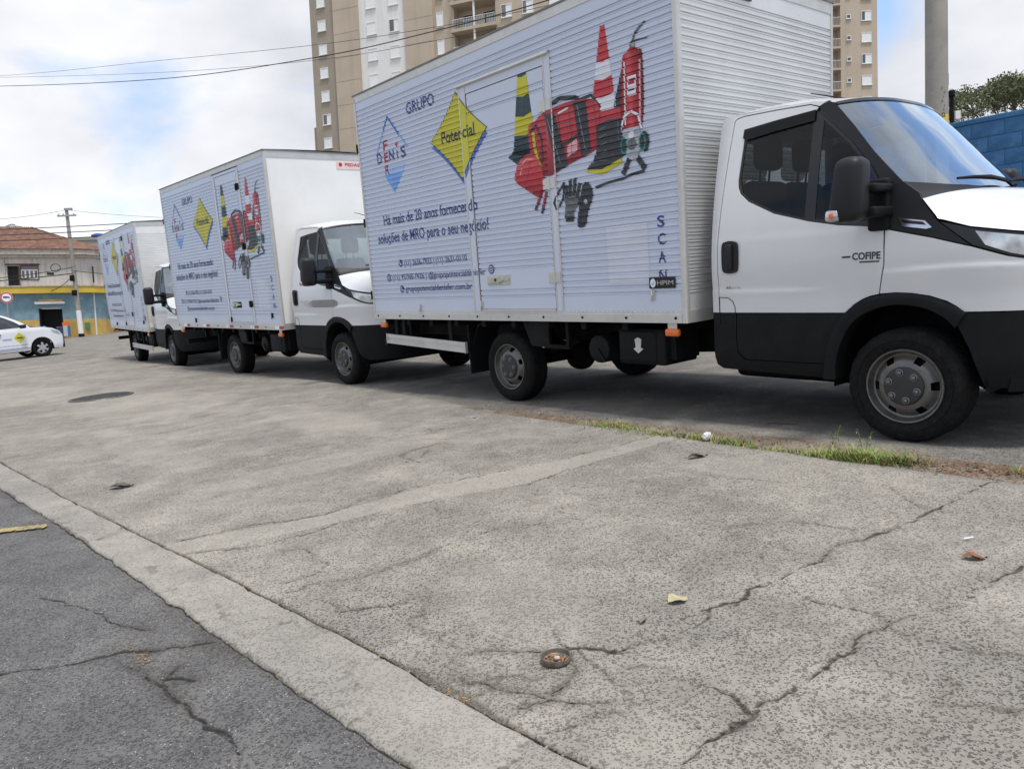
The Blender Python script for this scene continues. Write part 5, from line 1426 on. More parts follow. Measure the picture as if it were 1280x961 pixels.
def tower_b():
    r = gempty('apartment_tower', (49.66, 99.47, 2.88), -0.05)
    tag(r, 'beige apartment tower with small bathroom windows seen right of the cargo box', 'building')
    obj('wall', MB().box(-4.45, 0.22, 0, 9, -8, 44), TANL, r); obj('wall', MB().box(-14, -4.45, 1.4, 9, -8, 44), TANL, r)
    for k in range(-2, 7):
        window(r, -1.17, 20.0 + 2.71 * k, 1.26, 1.22, (0.0, 0.35)[k % 2]); window(r, -3.42, 20.1 + 2.68 * k, 0.55, 0.52, 1.0)
        z = 19.0 + 2.71 * k
        s = obj('balcony', MB().box(-8.5, -4.46, -0.2, 1.4, z - 0.25, z), TANL, r)
        rl = MB(); rl.box(-8.5, -4.5, -0.18, -0.14, z + 0.95, z + 1.0)
        for i in range(22): rl.box(-8.45 + i * 0.18, -8.43 + i * 0.18, -0.17, -0.15, z, z + 0.95)
        obj('railing', rl, FRAMEW, s); d = obj('balcony_door', MB().box(-7.6, -5.0, 1.3, 1.42, z, z + 2.1), FRAMEW, r); obj('pane', MB().box(-7.5, -5.1, 1.26, 1.3, z + 0.05, z + 2.04), PANE, d)


tower_a(); tower_b()

# ---- corner house
HBLUE = mat('faded_blue_wall', (0.17, 0.28, 0.33), 0.8, 0, 0.25, 1.6, dirt=(0.33, 0.37, 0.37), dirt_amt=0.9)
HYEL = mat('ochre_wall', (0.52, 0.34, 0.09), 0.8, 0, 0.15, 1.8, dirt=(0.36, 0.29, 0.18), dirt_amt=0.8)
HBAND = mat('yellow_band', (0.60, 0.42, 0.05), 0.7, 0, 0.08, 1.5, dirt=(0.4, 0.28, 0.08), dirt_amt=0.4)
HWHT = mat('stained_plaster', (0.56, 0.515, 0.46), 0.85, 0, 0.10, 1.5, dirt=(0.27, 0.225, 0.19), dirt_amt=0.9, streak=True)
HCORN = mat('stained_cornice', (0.50, 0.46, 0.40), 0.85, 0, 0.12, 3.0, dirt=(0.12, 0.095, 0.075), dirt_amt=0.95)
TILE = mat('clay_tile', (0.20, 0.105, 0.072), 0.85, 0, 0.5, 3.2, bump=0.3, bscale=12, dirt=(0.12, 0.085, 0.065), dirt_amt=0.95)
WOODD = mat('brown_wood', (0.10, 0.055, 0.035), 0.7, 0, 0.2, 6)


def house():
    r = gempty('corner_house', (-28.67, 52.32, -0.07), 0.35)
    tag(r, 'old two-storey corner house with clay tile roof, yellow band and blue ground floor', 'house')
    path = [(-12, 0.0), (-0.9, 0.0)] + [(-0.9 + 1.9 * math.sin(a), 1.9 - 1.9 * math.cos(a)) for a in [PI / 2 * i / 8 for i in range(1, 9)]] + [(1.0, 9.0)]

    def ext(z0, z1, off, pts=path, cap=True):
        mb = MB(); k = 0; P = []
        for i, p in enumerate(pts):
            a = pts[max(i - 1, 0)]; b = pts[min(i + 1, len(pts) - 1)]; dx, dy = b[0] - a[0], b[1] - a[1]; l = math.hypot(dx, dy); P.append((p[0] + dy / l * off, p[1] - dx / l * off))
        n = len(P); mb.v = [(x, y, z0) for x, y in P] + [(x, y, z1) for x, y in P] + [(x - 0, y, z1) for x, y in P]
        mb.f = [(i, i + 1, n + i + 1, n + i) for i in range(n - 1)]
        if cap:
            back = [(-12, 9, z1), (-12, 9, z0)]; mb.v += back; m = len(mb.v)
            mb.f.append(tuple(range(n, 2 * n)) + (m - 2,)); mb.f.append(tuple(range(n))[::-1] + (m - 1,))
        return mb
    # ground floor facade with the shop opening
    fac = [(-12, -1.5), (-0.9, -1.5), (-0.9, 3.0), (-12, 3.0)]
    mb = MB()
    for t in tess(fac, [[(-3.22, 0.0), (-1.82, 0.0), (-1.82, 2.0), (-3.22, 2.0)]]): mb.add([(p[0], 0, p[1]) for p in t], [(0, 1, 2)])
    e = ext(-1.5, 3.0, 0, path[1:], False); mb.add(e.v, e.f); obj('ground_floor_wall', mb, HBLUE, r)
    wy = MB()
    for x0, x1 in ((-12, -3.25), (-1.79, -0.9)): wy.box(x0, x1, -0.015, 0.0, -1.5, 1.22)
    e = ext(-1.5, 1.22, 0.015, path[1:], False); wy.add(e.v, e.f); obj('wainscot', wy, HYEL, r)
    d = obj('shop_dark_recess', MB().box(-3.22, -1.82, 1.2, 1.25, -1.0, 2.0).box(-3.22, -3.18, 0, 1.2, -1, 2).box(-1.86, -1.82, 0, 1.2, -1, 2), DARKIN, r)  # recess behind the open doorway, its indoor darkness painted near-black
    obj('roller_shutter', MB().rbox(-3.40, -1.60, -0.22, -0.01, 2.26, 2.44, 0.03), WHTR, r); obj('fascia_sign', MB().box(-3.15, -1.75, -0.10, -0.01, 2.45, 2.60), HYEL, r)
    obj('balcony_band', ext(3.0, 3.44, 0.45), HBAND, r); obj('band_edge', ext(3.44, 3.52, 0.50), HCORN, r)
    mb = MB()
    for t in tess([(-12, 3.52), (-0.9, 3.52), (-0.9, 5.42), (-12, 5.42)], [[(-4.86, 3.53), (-4.15, 3.53), (-4.15, 4.88), (-4.86, 4.88)], [(-4.08, 3.98), (-3.05, 3.98), (-3.05, 4.88), (-4.08, 4.88)]]): mb.add([(p[0], 0, p[1]) for p in t], [(0, 1, 2)])
    e = ext(3.52, 5.42, 0, path[1:], False); mb.add(e.v, e.f); obj('upper_wall', mb, HWHT, r)
    do = obj('balcony_door', MB().box(-4.86, -4.15, 0.25, 0.3, 3.53, 4.88), DARKIN, r)  # dark sheet standing in for the unlit room behind the open doorway
    obj('door_leaf', MB().box(-4.22, -4.16, -0.05, 0.25, 3.53, 4.88), WOODD, do)
    wi = obj('window', MB().box(-4.10, -3.03, -0.04, 0.04, 4.84, 4.92).box(-4.10, -3.03, -0.04, 0.04, 3.92, 3.98).box(-4.12, -4.06, -0.04, 0.04, 3.98, 4.84).box(-3.08, -3.02, -0.04, 0.04, 3.98, 4.84), WOODD, r)
    for i in range(4):
        x = -4.05 + i * 0.245; q = obj('casement', MB().box(x, x + 0.235, -0.03, 0.0, 4.0, 4.06).box(x, x + 0.235, -0.03, 0.0, 4.56, 4.62).box(x, x + 0.04, -0.03, 0.0, 4.06, 4.56).box(x + 0.195, x + 0.235, -0.03, 0.0, 4.06, 4.56), FRAMEW, wi)
    obj('window_glass', MB().box(-4.06, -3.08, 0.02, 0.03, 3.98, 4.84), PANE, wi)
    obj('lintel', MB().box(-4.95, -2.95, -0.06, 0.0, 4.93, 5.02), WOODD, r)
    obj('vent', MB().box(-2.56, -2.14, -0.03, 0.02, 4.26, 4.42), DARKIN, r)
    obj('window', MB().box(0.2, 0.26, -0.2, 0.1, 3.7, 4.8), DARKIN, r)
    for x in (-3.9, 0.12): obj('downpipe', MB().tube([(x + (-1.1 if x < -1 else 0), -0.07 if x < -1 else 0.30, -0.5 if x > 0 else 3.5), (x + (-1.1 if x < -1 else 0), -0.07 if x < -1 else 0.30, 3.0 if x > 0 else 5.4)], 0.05, 8), WHTR if x > 0 else HCORN, r)
    obj('cornice', ext(5.42, 5.60, 0.22), HCORN, r); obj('parapet', ext(5.60, 5.92, 0.42), HCORN, r); obj('cornice', ext(5.92, 5.99, 0.50), TILE, r)
    rd = []
    obj('green_sign', MB().box(-0.50, -0.19, -0.05, -0.02, 0.50, 0.95), mat('sign_green', (0.05, 0.22, 0.12), 0.6, 0, 0.1, 9), r)
    # hip roof laid with ribs of tiles
    rf = MB(); ridge0, ridge1 = Vector((-12, 4.6, 8.25)), Vector((-4.2, 4.6, 8.10))
    def slope(a0, a1, b0, b1, n):
        for i in range(n):
            for k_, dz in ((0, 0), (0.5, 0.07)):
                pass
        k = len(rf.v); m = n * 2 + 1
        for i in range(m):
            t = i / (m - 1); A = a0 + (a1 - a0) * t; B = b0 + (b1 - b0) * t; up = Vector((0, 0, 0.07 if i % 2 else 0.0))
            for q in range(9):
                s = q / 8; P = A + (B - A) * s + up; rf.v.append(tuple(P)); rf.v.append(tuple(P - Vector((0, 0, 0.035)) + (B - A) / 8 * 0.98 * (1 if q < 8 else 0)))
        for i in range(m - 1):
            for q in range(8):
                a = k + i * 18 + q * 2; b = a + 18; rf.f.append((a, b, b + 1, a + 1))
    slope(ridge0, ridge1, Vector((-12, -0.4, 5.95)), Vector((-0.6, -0.4, 5.95)), 60); slope(ridge1, ridge1 + Vector((0.01, 0.01, 0)), Vector((-0.6, -0.4, 5.95)), Vector((1.5, 2.0, 5.95)), 14); slope(ridge1, ridge1 + Vector((-2, 4, 0)), Vector((1.5, 2.0, 5.95)), Vector((1.5, 9.4, 5.95)), 40)
    obj('roof', rf, TILE, r, fixn=False)
    # things standing outside the shop
    M = r.matrix_world
    def place(name, lx, ly): return gempty(name, M @ Vector((lx, ly, 0.02)), 0.35)
    c = place('display_cabinet', -1.48, -1.0); tag(c, 'grey and blue drinks cabinet standing beside the shop doorway', 'cabinet')
    obj('cabinet_body', MB().rbox(-0.16, 0.10, -0.2, 0.2, 0, 0.72, 0.02), mat('cabinet_grey', (0.42, 0.45, 0.48), 0.5, 0, 0.1, 4), c); obj('side_panel', MB().rbox(0.10, 0.20, -0.2, 0.2, 0, 0.72, 0.02), mat('cabinet_blue', (0.05, 0.16, 0.34), 0.5, 0, 0.1, 4), c)
    g = place('orange_bag', -1.48, -1.0); g.location = M @ Vector((-1.48, -1.0, 0.745)); tag(g, 'bunch of orange packets on top of the drinks cabinet', 'bag')
    for i in range(5): obj('packet', MB().rbox(-0.22 + i * 0.08, -0.13 + i * 0.08, -0.1, 0.1, 0.0, 0.20 + 0.06 * (i % 3), 0.03), mat('packet_orange', (0.75, 0.14, 0.03), 0.5, 0, 0.15, 9), g)
    for i, (lx, lz) in enumerate(((-3.0, 0), (-2.72, 0), (-2.86, 0.4))):
        b = place('water_bottle', lx, -0.55); b.location = M @ Vector((lx, -0.55, 0.02 + lz)); tag(b, ('blue water bottle at the left of the shop doorway, lower left', 'blue water bottle at the left of the shop doorway, lower right', 'blue water bottle on top of two others by the shop doorway')[i], 'bottle', 'water bottles by the shop door')
        mb = MB(); mb.lathe([(0, 0), (0.12, 0), (0.13, 0.02), (0.13, 0.13), (0.12, 0.15), (0.13, 0.17), (0.13, 0.29), (0.09, 0.35), (0.03, 0.375), (0.03, 0.39), (0, 0.39)], 16, 'Z'); obj('bottle_body', mb, mat('bottle_blue', (0.03, 0.14, 0.42), 0.25, 0, 0.15, 6), b, 40)
    cr = place('crate', -1.95, -0.5); tag(cr, 'blue plastic crate stacked inside the shop doorway edge', 'crate')
    for z in (0, 0.24, 0.48): obj('crate_tier', MB().box(-0.18, 0.14, -0.15, 0.15, z, z + 0.05).box(-0.18, -0.15, -0.15, 0.15, z + 0.05, z + 0.22).box(0.11, 0.14, -0.15, 0.15, z + 0.05, z + 0.22).box(-0.15, 0.11, -0.15, -0.13, z + 0.1, z + 0.22), mat('crate_blue', (0.04, 0.09, 0.22), 0.5, 0, 0.2, 6), cr)
    return r


H = house()

# ---- grey block and water tank behind the house
gb = gempty('concrete_building', (-40.84, 76.24, 0.72), 0.1); tag(gb, 'plain grey concrete building peeking out behind the house roof', 'building')
obj('wall', MB().box(-6, 2.6, 0, 8, -4, 8.2), CONC, gb); obj('parapet', MB().box(-6.1, 2.7, -0.1, 0.15, 8.2, 8.45), CONC, gb)
wt = gempty('water_tank', gframe((-40.84, 76.24, 0.72), 0.1) @ Vector((-0.1, 1.2, 8.2)), 0); tag(wt, 'blue plastic water tank on the grey building roof', 'water tank')
obj('tank_body', MB().lathe([(0, 0), (0.60, 0), (0.68, 0.55), (0, 0.55)], 24, 'Z'), mat('tank_blue', (0.03, 0.10, 0.36), 0.5, 0, 0.1, 4), wt, 40); obj('tank_lid', MB().lathe([(0.72, 0.55), (0.72, 0.63), (0.35, 0.80), (0, 0.82)], 24, 'Z'), MATS['tank_blue'], wt, 40)
# more of the far street so that the skyline does not end in nothing
for i, (px, d, wd, h, col) in enumerate(((230, 95, 16, 7.0, HWHT), (-120, 90, 20, 8.0, TANL))):
    p = at(px, 420, d); b = gempty('far_building', (p.x, p.y, -1), 0.05); tag(b, ('low cream building far behind the rearmost truck', 'low beige building beyond the left edge of the house')[i], 'building')
    obj('wall', MB().box(-wd / 2, wd / 2, 0, 10, -3, h), col, b); obj('roof', MB().box(-wd / 2 - 0.3, wd / 2 + 0.3, -0.3, 10.3, h, h + 0.3), CONC, b)
    for k in range(5): window(b, -wd / 2 + 2 + k * (wd - 4) / 4, 4.6, 1.3, 1.2, 0.5)

# ---- poles
WPAINT = mat('pole_white_paint', (0.72, 0.71, 0.68), 0.8, 0, 0.06, 6, dirt=(0.4, 0.38, 0.34), dirt_amt=0.5)
STEELG = mat('galvanised', (0.32, 0.33, 0.34), 0.5, 0.5, 0.1, 8)
pl = gempty('utility_pole', (-28.42, 50.31, 0), 0); tag(pl, 'leaning concrete utility pole with white painted foot before the corner house', 'utility pole')
obj('pole_shaft', MB().tube([(-0.07, 0, 1.76), (-0.20, 0, 5), (-0.34, 0, 8.5)], [0.15, 0.125, 0.10], 14), CONC, pl, 40)
obj('painted_foot', MB().tube([(0.008, 0, -0.3), (-0.07, 0, 1.76)], [0.17, 0.155], 14), WPAINT, pl, 40); obj('foot_band', MB().tube([(0.008, 0, -0.4), (0.0, 0, 0.22)], [0.20, 0.175], 14), CHASSIS, pl, 40)
obj('crossarm', MB().box(-0.9, 0.35, -0.17, -0.10, 7.95, 8.05).box(-0.42, 0.10, -0.15, -0.05, 8.35, 8.5), STEELG, pl)
for x in (-0.8, -0.5, 0.2): obj('insulator', MB().lathe([(0.03, 0), (0.06, 0.03), (0.03, 0.06), (0.06, 0.09), (0.02, 0.14), (0, 0.14)], 10, 'Z', (x, -0.135, 8.05)), WHTR, pl, 40)
obj('cable_box', MB().rbox(-0.33, -0.07, -0.30, -0.13, 3.7, 4.1, 0.03), CHASSIS, pl, 40); obj('cable_box', MB().rbox(-0.28, 0.02, -0.28, -0.13, 2.75, 3.1, 0.03), CHASSIS, pl, 40)
obj('clamp', MB().lathe([(0.15, 0), (0.15, 0.08)], 12, 'Z', (-0.16, 0, 4.3)).lathe([(0.15, 0), (0.15, 0.08)], 12, 'Z', (-0.17, 0, 4.7)), STEELG, pl)

CABLE = mat('cable_black', (0.015, 0.015, 0.016), 0.6, 0, 0.2, 3)


def cable(a, b, sag, r, label, group=None, n=24):
    a = Vector(a); b = Vector(b); pts = [a + (b - a) * (i / n) - Vector((0, 0, sag * 4 * (i / n) * (1 - i / n))) for i in range(n + 1)]
    o = obj('overhead_cable', MB().tube(pts, r, 6), CABLE, None, 60); tag(o, label, 'cable', group); return o


PM = gframe((-28.42, 50.31, 0), 0)
def P3(x, y, z): return PM @ Vector((x, y, z))
for i, z in enumerate((7.42, 7.05, 6.68)):
    cable(P3(-16, 0.5, z + 0.15), P3(14, -1.5, z - 0.05), 0.25, 0.028, ('topmost', 'middle', 'lowest')[i] + ' of the three thick power lines crossing the utility pole', 'power lines on the utility pole')
cable(P3(-0.34, 0, 8.4), P3(-14, 2, 8.9), 0.5, 0.011, 'thin wire running left from the utility pole top', 'thin pole-top wires'); cable(P3(-0.34, 0, 8.4), P3(18, 6, 8.6), 0.6, 0.011, 'thin wire running right from the utility pole top', 'thin pole-top wires')
cable(P3(-0.2, -0.15, 4.6), P3(-12, -2, 4.1), 0.4, 0.025, 'upper phone cable sagging left from the utility pole', 'phone cables on the utility pole'); cable(P3(-0.2, -0.15, 4.2), P3(-12, -2.4, 3.6), 0.15, 0.035, 'thick bundled phone cable left of the utility pole', 'phone cables on the utility pole')
cable(P3(-0.2, -0.15, 4.4), P3(10, 4, 4.2), 0.35, 0.025, 'phone cable sagging right from the utility pole to the rear truck', 'phone cables on the utility pole'); cable(P3(-0.2, -0.15, 4.05), P3(-5.2, 2.0, 3.75), 0.75, 0.02, 'slack drooping cable between the utility pole and the house', 'phone cables on the utility pole')
cl = MB(); cl.tube([P3(-1.25 + 0.32 * math.cos(t), -0.2, 4.62 + 0.25 * math.sin(t)) for t in [2 * PI * i / 20 for i in range(21)]], 0.025, 6, False)
tag(obj('cable_coil', cl, CABLE), 'coiled loop of black cable hanging left of the utility pole', 'cable')
# long cables passing over the trucks
def cable3(pts, r, label, group):
    sm = []
    P = [at(*p) for p in pts]
    for i in range(len(P) - 1):
        p0 = P[max(i - 1, 0)]; p1 = P[i]; p2 = P[i + 1]; p3 = P[min(i + 2, len(P) - 1)]
        for k in range(10):
            t = k / 10; sm.append(0.5 * ((2 * p1) + (p2 - p0) * t + (2 * p0 - 5 * p1 + 4 * p2 - p3) * t * t + (-p0 + 3 * p1 - 3 * p2 + p3) * t ** 3))
    sm.append(P[-1]); o = obj('overhead_cable', MB().tube(sm, r, 6), CABLE, None, 60); tag(o, label, 'cable', group)
cable3([(-140, 108, 56), (0, 108, 46), (200, 99, 36), (390, 73, 29), (540, 40, 25), (700, -4, 21.5), (900, -78, 18)], 0.017, 'thickest cable crossing the sky and the tower, lowest of the three', 'cables spanning the sky')
cable3([(-140, 96, 58), (0, 95, 48), (200, 76, 38), (390, 57, 31), (540, 35, 26), (700, 4, 22.5), (900, -50, 19)], 0.009, 'thin upper cable crossing the sky towards the tower', 'cables spanning the sky')
cable3([(-140, 97, 58), (0, 97, 48), (200, 91, 38), (390, 76, 31), (540, 52, 26), (700, 18, 22.5), (900, -30, 19)], 0.008, 'thin cable between the other two crossing the sky', 'cables spanning the sky')

# ---- concrete pole and blue wall across the street
p = at(1171, 150, 9.8); base = p - GUP * ((p.z - 0.12) / GUP.z)
pr = gempty('concrete_pole', base, 0); tag(pr, 'thick bare concrete pole rising behind the nearest cab', 'utility pole')
obj('pole_shaft', MB().tube([(0, 0, -0.2), (0, 0, 3.0), (0, 0, 6.0), (0, 0, 9.5)], [0.150, 0.134, 0.126, 0.115], 28), CONC, pr, 40)
zz = (p - base).length
for a, b, nm, mm in ((zz - 0.10, zz + 0.04, 'yellow_plate', mat('plate_yellow', (0.62, 0.46, 0.06), 0.6, 0, 0.1, 12)),):
    mb = MB(); mb.grid(lambda z, t: (0.1385 * math.sin(t), -0.1385 * math.cos(t), z), [a, b], [0.0 + 0.06 * i for i in range(14)]); po = obj(nm, mb, mm, pr, 60)
    lt2 = MB()
    for t in fit_text('2', -0.015, 0.03, zz + 0.0, 0.05, 0.02): lt2.add([(0.141 * math.sin(q[0] / 0.139 + 0.05), -0.141 * math.cos(q[0] / 0.139 + 0.05), q[1]) for q in t], [(0, 1, 2)])
    obj('plate_number', lt2, PBLK, po)
st_ = MB(); st_.grid(lambda z, t: (0.1375 * math.sin(t), -0.1375 * math.cos(t), z), [zz + 0.42, zz + 0.58], [1.15, 1.25, 1.35]); obj('sticker', st_, WHTR, pr)
mk = MB()
for i in range(7):
    t0 = -0.1 + 0.12 * (i % 3); z0 = zz + 0.02 + 0.055 * i; mk.grid(lambda z, t: (0.1365 * math.sin(t), -0.1365 * math.cos(t), z), [z0, z0 + 0.03], [t0, t0 + 0.05, t0 + 0.1 + 0.05 * (i % 2)])
obj('stencil_mark', mk, PDKG, pr)['kind'] = 'stuff'

WBLUE = mat('blue_wall_paint', (0.042, 0.150, 0.32), 0.8, 0, 0.22, 2.5, bump=0.6, bscale=40, dirt=(0.11, 0.24, 0.42), dirt_amt=0.8)
MORT = mat('blue_mortar', (0.036, 0.135, 0.29), 0.9, 0, 0.3, 8, bump=0.4, bscale=60)
VW, HW = 7.0, 2.62
bw = empty('blue_wall', tuple(uv(0, VW, 0.12)), YAW1); tag(bw, 'blue painted concrete block wall across the street', 'wall')
U0, U1 = -1.0, 7.4
obj('mortar_core', MB().box(U0, U1, 0.005, 0.17, 0, HW), MORT, bw); obj('wall_run', MB().box(-11, U0, 0, 0.19, 0, HW + 0.01), WBLUE, bw)
blk = []
for k in range(4):
    m_ = MB().rbox(0.001, 0.394, 0.0, 0.10, 0.004, 0.193, 0.006, 2)
    m_.v = [(x, y + random.uniform(-0.002, 0.002), z + random.uniform(-0.002, 0.002)) for x, y, z in m_.v]; blk.append(m_.mesh('block', WBLUE, 40))
nrow = int(HW / 0.197)
for j in range(nrow):
    for i in range(int((U1 - U0) / 0.395) + 1):
        x = U0 + i * 0.395 - (0.197 if j % 2 else 0)
        if x < U0 - 0.01 or x + 0.39 > U1 + 0.01: continue
        link('block', random.choice(blk), bw, Matrix.Translation((x, random.uniform(-0.002, 0.002), j * 0.197 + 0.03)))
obj('coping', MB().rbox(U0, U1, -0.015, 0.19, nrow * 0.197 + 0.03, nrow * 0.197 + 0.10, 0.012), WBLUE, bw)
pp = at(1196, 172, 11.8); pc = gempty('gate_pillar', (pp.x, pp.y, 0.12), YAW1); tag(pc, 'short grey concrete pillar beside the pole at the wall end', 'pillar')
obj('pillar_shaft', MB().rbox(-0.11, 0.11, -0.11, 0.11, 0, pp.z + 0.05, 0.012), CONC, pc); obj('pillar_cap', MB().rbox(-0.13, 0.13, -0.13, 0.13, pp.z + 0.05, pp.z + 0.10, 0.01), CONC, pc)
pp = at(1189, 155, 12.4); ps = gempty('metal_post', (pp.x, pp.y, 0.12), 0); tag(ps, 'thin dark metal post sticking up between the concrete pole and the tree', 'post')
obj('post_shaft', MB().tube([(0, 0, 0), (0, 0, pp.z + 0.38)], 0.035, 8).lathe([(0.035, 0), (0.055, 0.02), (0.055, 0.10), (0, 0.12)], 10, 'Z', (0, 0, pp.z + 0.36)), CHASSIS, ps, 40); obj('white_meter', MB().rbox(0.03, 0.12, -0.06, 0.06, pp.z - 0.02, pp.z + 0.12, 0.01), WHTR, ps)

# ---- round road sign
sg = gempty('road_sign', (-29.37, 44.48, 0.0), 0.35); tag(sg, 'round white prohibition sign with red rim on a grey post before the house', 'sign')
obj('sign_post', MB().tube([(0, 0.03, -0.3), (0, 0.03, 3.1)], 0.035, 8), STEELG, sg, 40)
f = MB().lathe([(0, 0), (0.32, 0), (0.32, 0.01), (0, 0.01)], 28, 'Y', (0, -0.02, 2.82)); fo_ = obj('sign_face', f, PWHT, sg)
obj('red_rim', MB().lathe([(0.24, -0.024), (0.31, -0.024)], 28, 'Y', (0, 0, 2.82)), PRED2, fo_)
obj('truck_symbol', MB().add([(-0.17, -0.026, 2.79), (0.07, -0.026, 2.79), (0.07, -0.026, 2.89), (-0.17, -0.026, 2.89), (0.08, -0.026, 2.79), (0.17, -0.026, 2.79), (0.17, -0.026, 2.84), (0.13, -0.026, 2.87), (0.08, -0.026, 2.87)], [(0, 1, 2, 3), (4, 5, 6, 7, 8)]), PBLK, fo_)

# ------------------------------------------------------------------ parked hatchback
CARW = mat('car_white', (0.78, 0.79, 0.82), 0.25, 0, 0.02, 3, coat=0.5)
CARGL = glass('car_glass', (0.10, 0.11, 0.12), 0.03, 0.05)


def kw(X, Z):
    wd = 0.83
    if Z > 0.88: wd -= 0.20 * ((Z - 0.88) / 0.62) ** 1.2
    if Z < 0.35: wd -= 0.05 * ((0.35 - Z) / 0.2)
    if X > 0.0: wd -= 0.26 * (min(X, 0.74) / 0.74) ** 2.6
    if X < -2.7: wd -= 0.12 * ((-2.7 - X) / 0.6) ** 2
    return wd


TOP = [(0.72, 0.50), (0.70, 0.66), (0.60, 0.78), (0.40, 0.88), (0.10, 0.955), (-0.12, 0.985), (-0.25, 1.02)]
WSC = [(-0.25, 1.02), (-0.55, 1.22), (-0.85, 1.39), (-1.02, 1.455)]
ROOFL = [(-1.02, 1.455), (-1.4, 1.51), (-2.0, 1.52), (-2.6, 1.475), (-2.95, 1.40)]
REARL = [(-2.95, 1.40), (-3.12, 1.15), (-3.22, 0.95), (-3.27, 0.70), (-3.25, 0.35)]


def hatch():
    r = empty('hatchback_car', (-16.25, 26.3, 0.0), 0.86); r.scale = (1.07, 1.07, 1.07); tag(r, 'white hatchback car with yellow diamond sticker, cut off by the left edge', 'car')
    xs = [-3.3 + 0.1 * i for i in range(42)]; zs = [0.2 + 0.08 * i for i in range(18)]
    for sd in (1, -1):
        sf = lambda off=0.0: (lambda X, Z: (X, 0.83 - sd * (kw(X, Z) + off), Z)); IN = cin(sd)
        def archp(cx): return [(cx + 0.345 * math.cos(a), 0.30 + 0.345 * math.sin(a)) for a in [PI - PI * i / 14 for i in range(15)]]
        low = [(-3.25, 0.30)] + [(-2.46 - 0.36, 0.26)] + archp(-2.46) + [(-2.46 + 0.36, 0.24), (-0.36, 0.24)] + archp(0.0) + [(0.36, 0.24), (0.66, 0.24), (0.72, 0.50), (0.70, 0.66), (0.60, 0.78), (0.40, 0.88), (0.10, 0.95), (-0.30, 0.985), (-1.5, 0.955), (-2.6, 0.97), (-3.2, 0.98), (-3.26, 0.70)]
        obj('body_side', panel(low, sf(), xs, zs, 0.02, IN), CARW, r, 30)
        up = [(-0.27, 0.99), (-0.55, 1.205), (-0.85, 1.375), (-1.02, 1.445), (-1.4, 1.50), (-2.0, 1.51), (-2.6, 1.465), (-2.95, 1.39), (-3.18, 0.985), (-2.6, 0.975), (-1.5, 0.96)]
        g1 = [(-0.44, 1.00), (-0.68, 1.20), (-0.92, 1.345), (-1.06, 1.405), (-1.36, 1.44), (-1.40, 0.985)]; g2 = [(-1.50, 0.985), (-1.46, 1.445), (-2.0, 1.45), (-2.5, 1.41), (-2.55, 1.0)]
        obj('pillar_frame', panel(up, sf(-0.002), xs, zs, 0.02, IN, holes=[g1, g2]), CARW, r, 30)
        for g in (g1, g2): obj('side_window', panel(g, sf(-0.012), xs, zs, 0), CARGL, r, 30)
        obj('mirror', MB().rbox(-0.62, -0.44, 0.83 - sd * 1.0 - 0.07, 0.83 - sd * 1.0 + 0.07, 0.97, 1.09, 0.04), GREYP, r, 40)
        obj('headlight', panel([(0.32, 0.86), (0.58, 0.77), (0.67, 0.68), (0.55, 0.67), (0.35, 0.76)], sf(0.004), xs, zs, 0.005, IN), CLEARL, r, 30)
        obj('door_handle', MB().rbox(-1.30, -1.12, 0.83 - sd * 0.85 - 0.02, 0.83 - sd * 0.85 + 0.02, 0.80, 0.835, 0.012), GREYP, r, 40)
        sm = MB()
        for a, b in (((-0.30, 0.36), (-0.34, 0.96)), ((-1.42, 0.30), (-1.44, 0.94)), ((-0.30, 0.34), (-1.42, 0.30))): sm.tube([(a[0], 0.83 - sd * (kw(*a) + 0.001), a[1]), (b[0], 0.83 - sd * (kw(*b) + 0.001), b[1])], 0.004, 5)
        obj('door_seam', sm, GLOSSB, r)
    def strip(pts, crown, inset=0.0):
        def fn(i, v):
            x, z = pts[int(i)]; a = abs(v); return (x + 0.10 * (1 - a * a) * (1 if x > -0.3 and z < 0.9 else 0.4), 0.83 + v * (kw(x, z) - inset), z + crown * (1 - a ** 2.5))
        return MB().grid(fn, range(len(pts)), [-1 + i / 6 for i in range(13)])
    obj('hood', strip(TOP, 0.03), CARW, r, 50); obj('windscreen', strip(WSC, 0.04), CARGL, r, 50); obj('roof', strip(ROOFL, 0.05), CARW, r, 50); obj('tailgate', strip(REARL, 0.02), CARW, r, 50)
    obj('bumper', MB().grid(lambda z, v: (0.735 + 0.10 * (1 - v * v) - 0.02 * (0.5 - z), 0.83 + v * 0.62, z), [0.22, 0.35, 0.5, 0.52], [-1 + i / 6 for i in range(13)]), GREYP, r, 50)
    obj('underbody', MB().box(-3.0, 0.5, 0.15, 1.5, 0.22, 0.40).box(-2.6, -0.35, 0.08, 1.58, 0.24, 0.5), CHASSIS, r)
    def dec(pts, m, nm, off=0.003):
        mb = MB()
        for t in tess(pts): mb.add([(p[0], 0.83 - kw(*p) - off, p[1]) for p in t], [(0, 1, 2)])
        obj(nm, mb, m, r, fixn=False)
    dec([(-0.62, 0.86), (-0.78, 0.68), (-0.62, 0.50), (-0.46, 0.68)], YEL, 'yellow_sticker'); dec([(-0.70, 0.66), (-0.54, 0.66), (-0.54, 0.70), (-0.70, 0.70)], PBLK, 'sticker_lettering', 0.005)
    dec([(-2.0, 0.86), (-1.55, 0.86), (-1.55, 0.66), (-2.0, 0.66)], mat('sticker_orange', (0.75, 0.17, 0.03), 0.5, 0, 0.1, 9), 'orange_sticker')
    lt2 = MB()
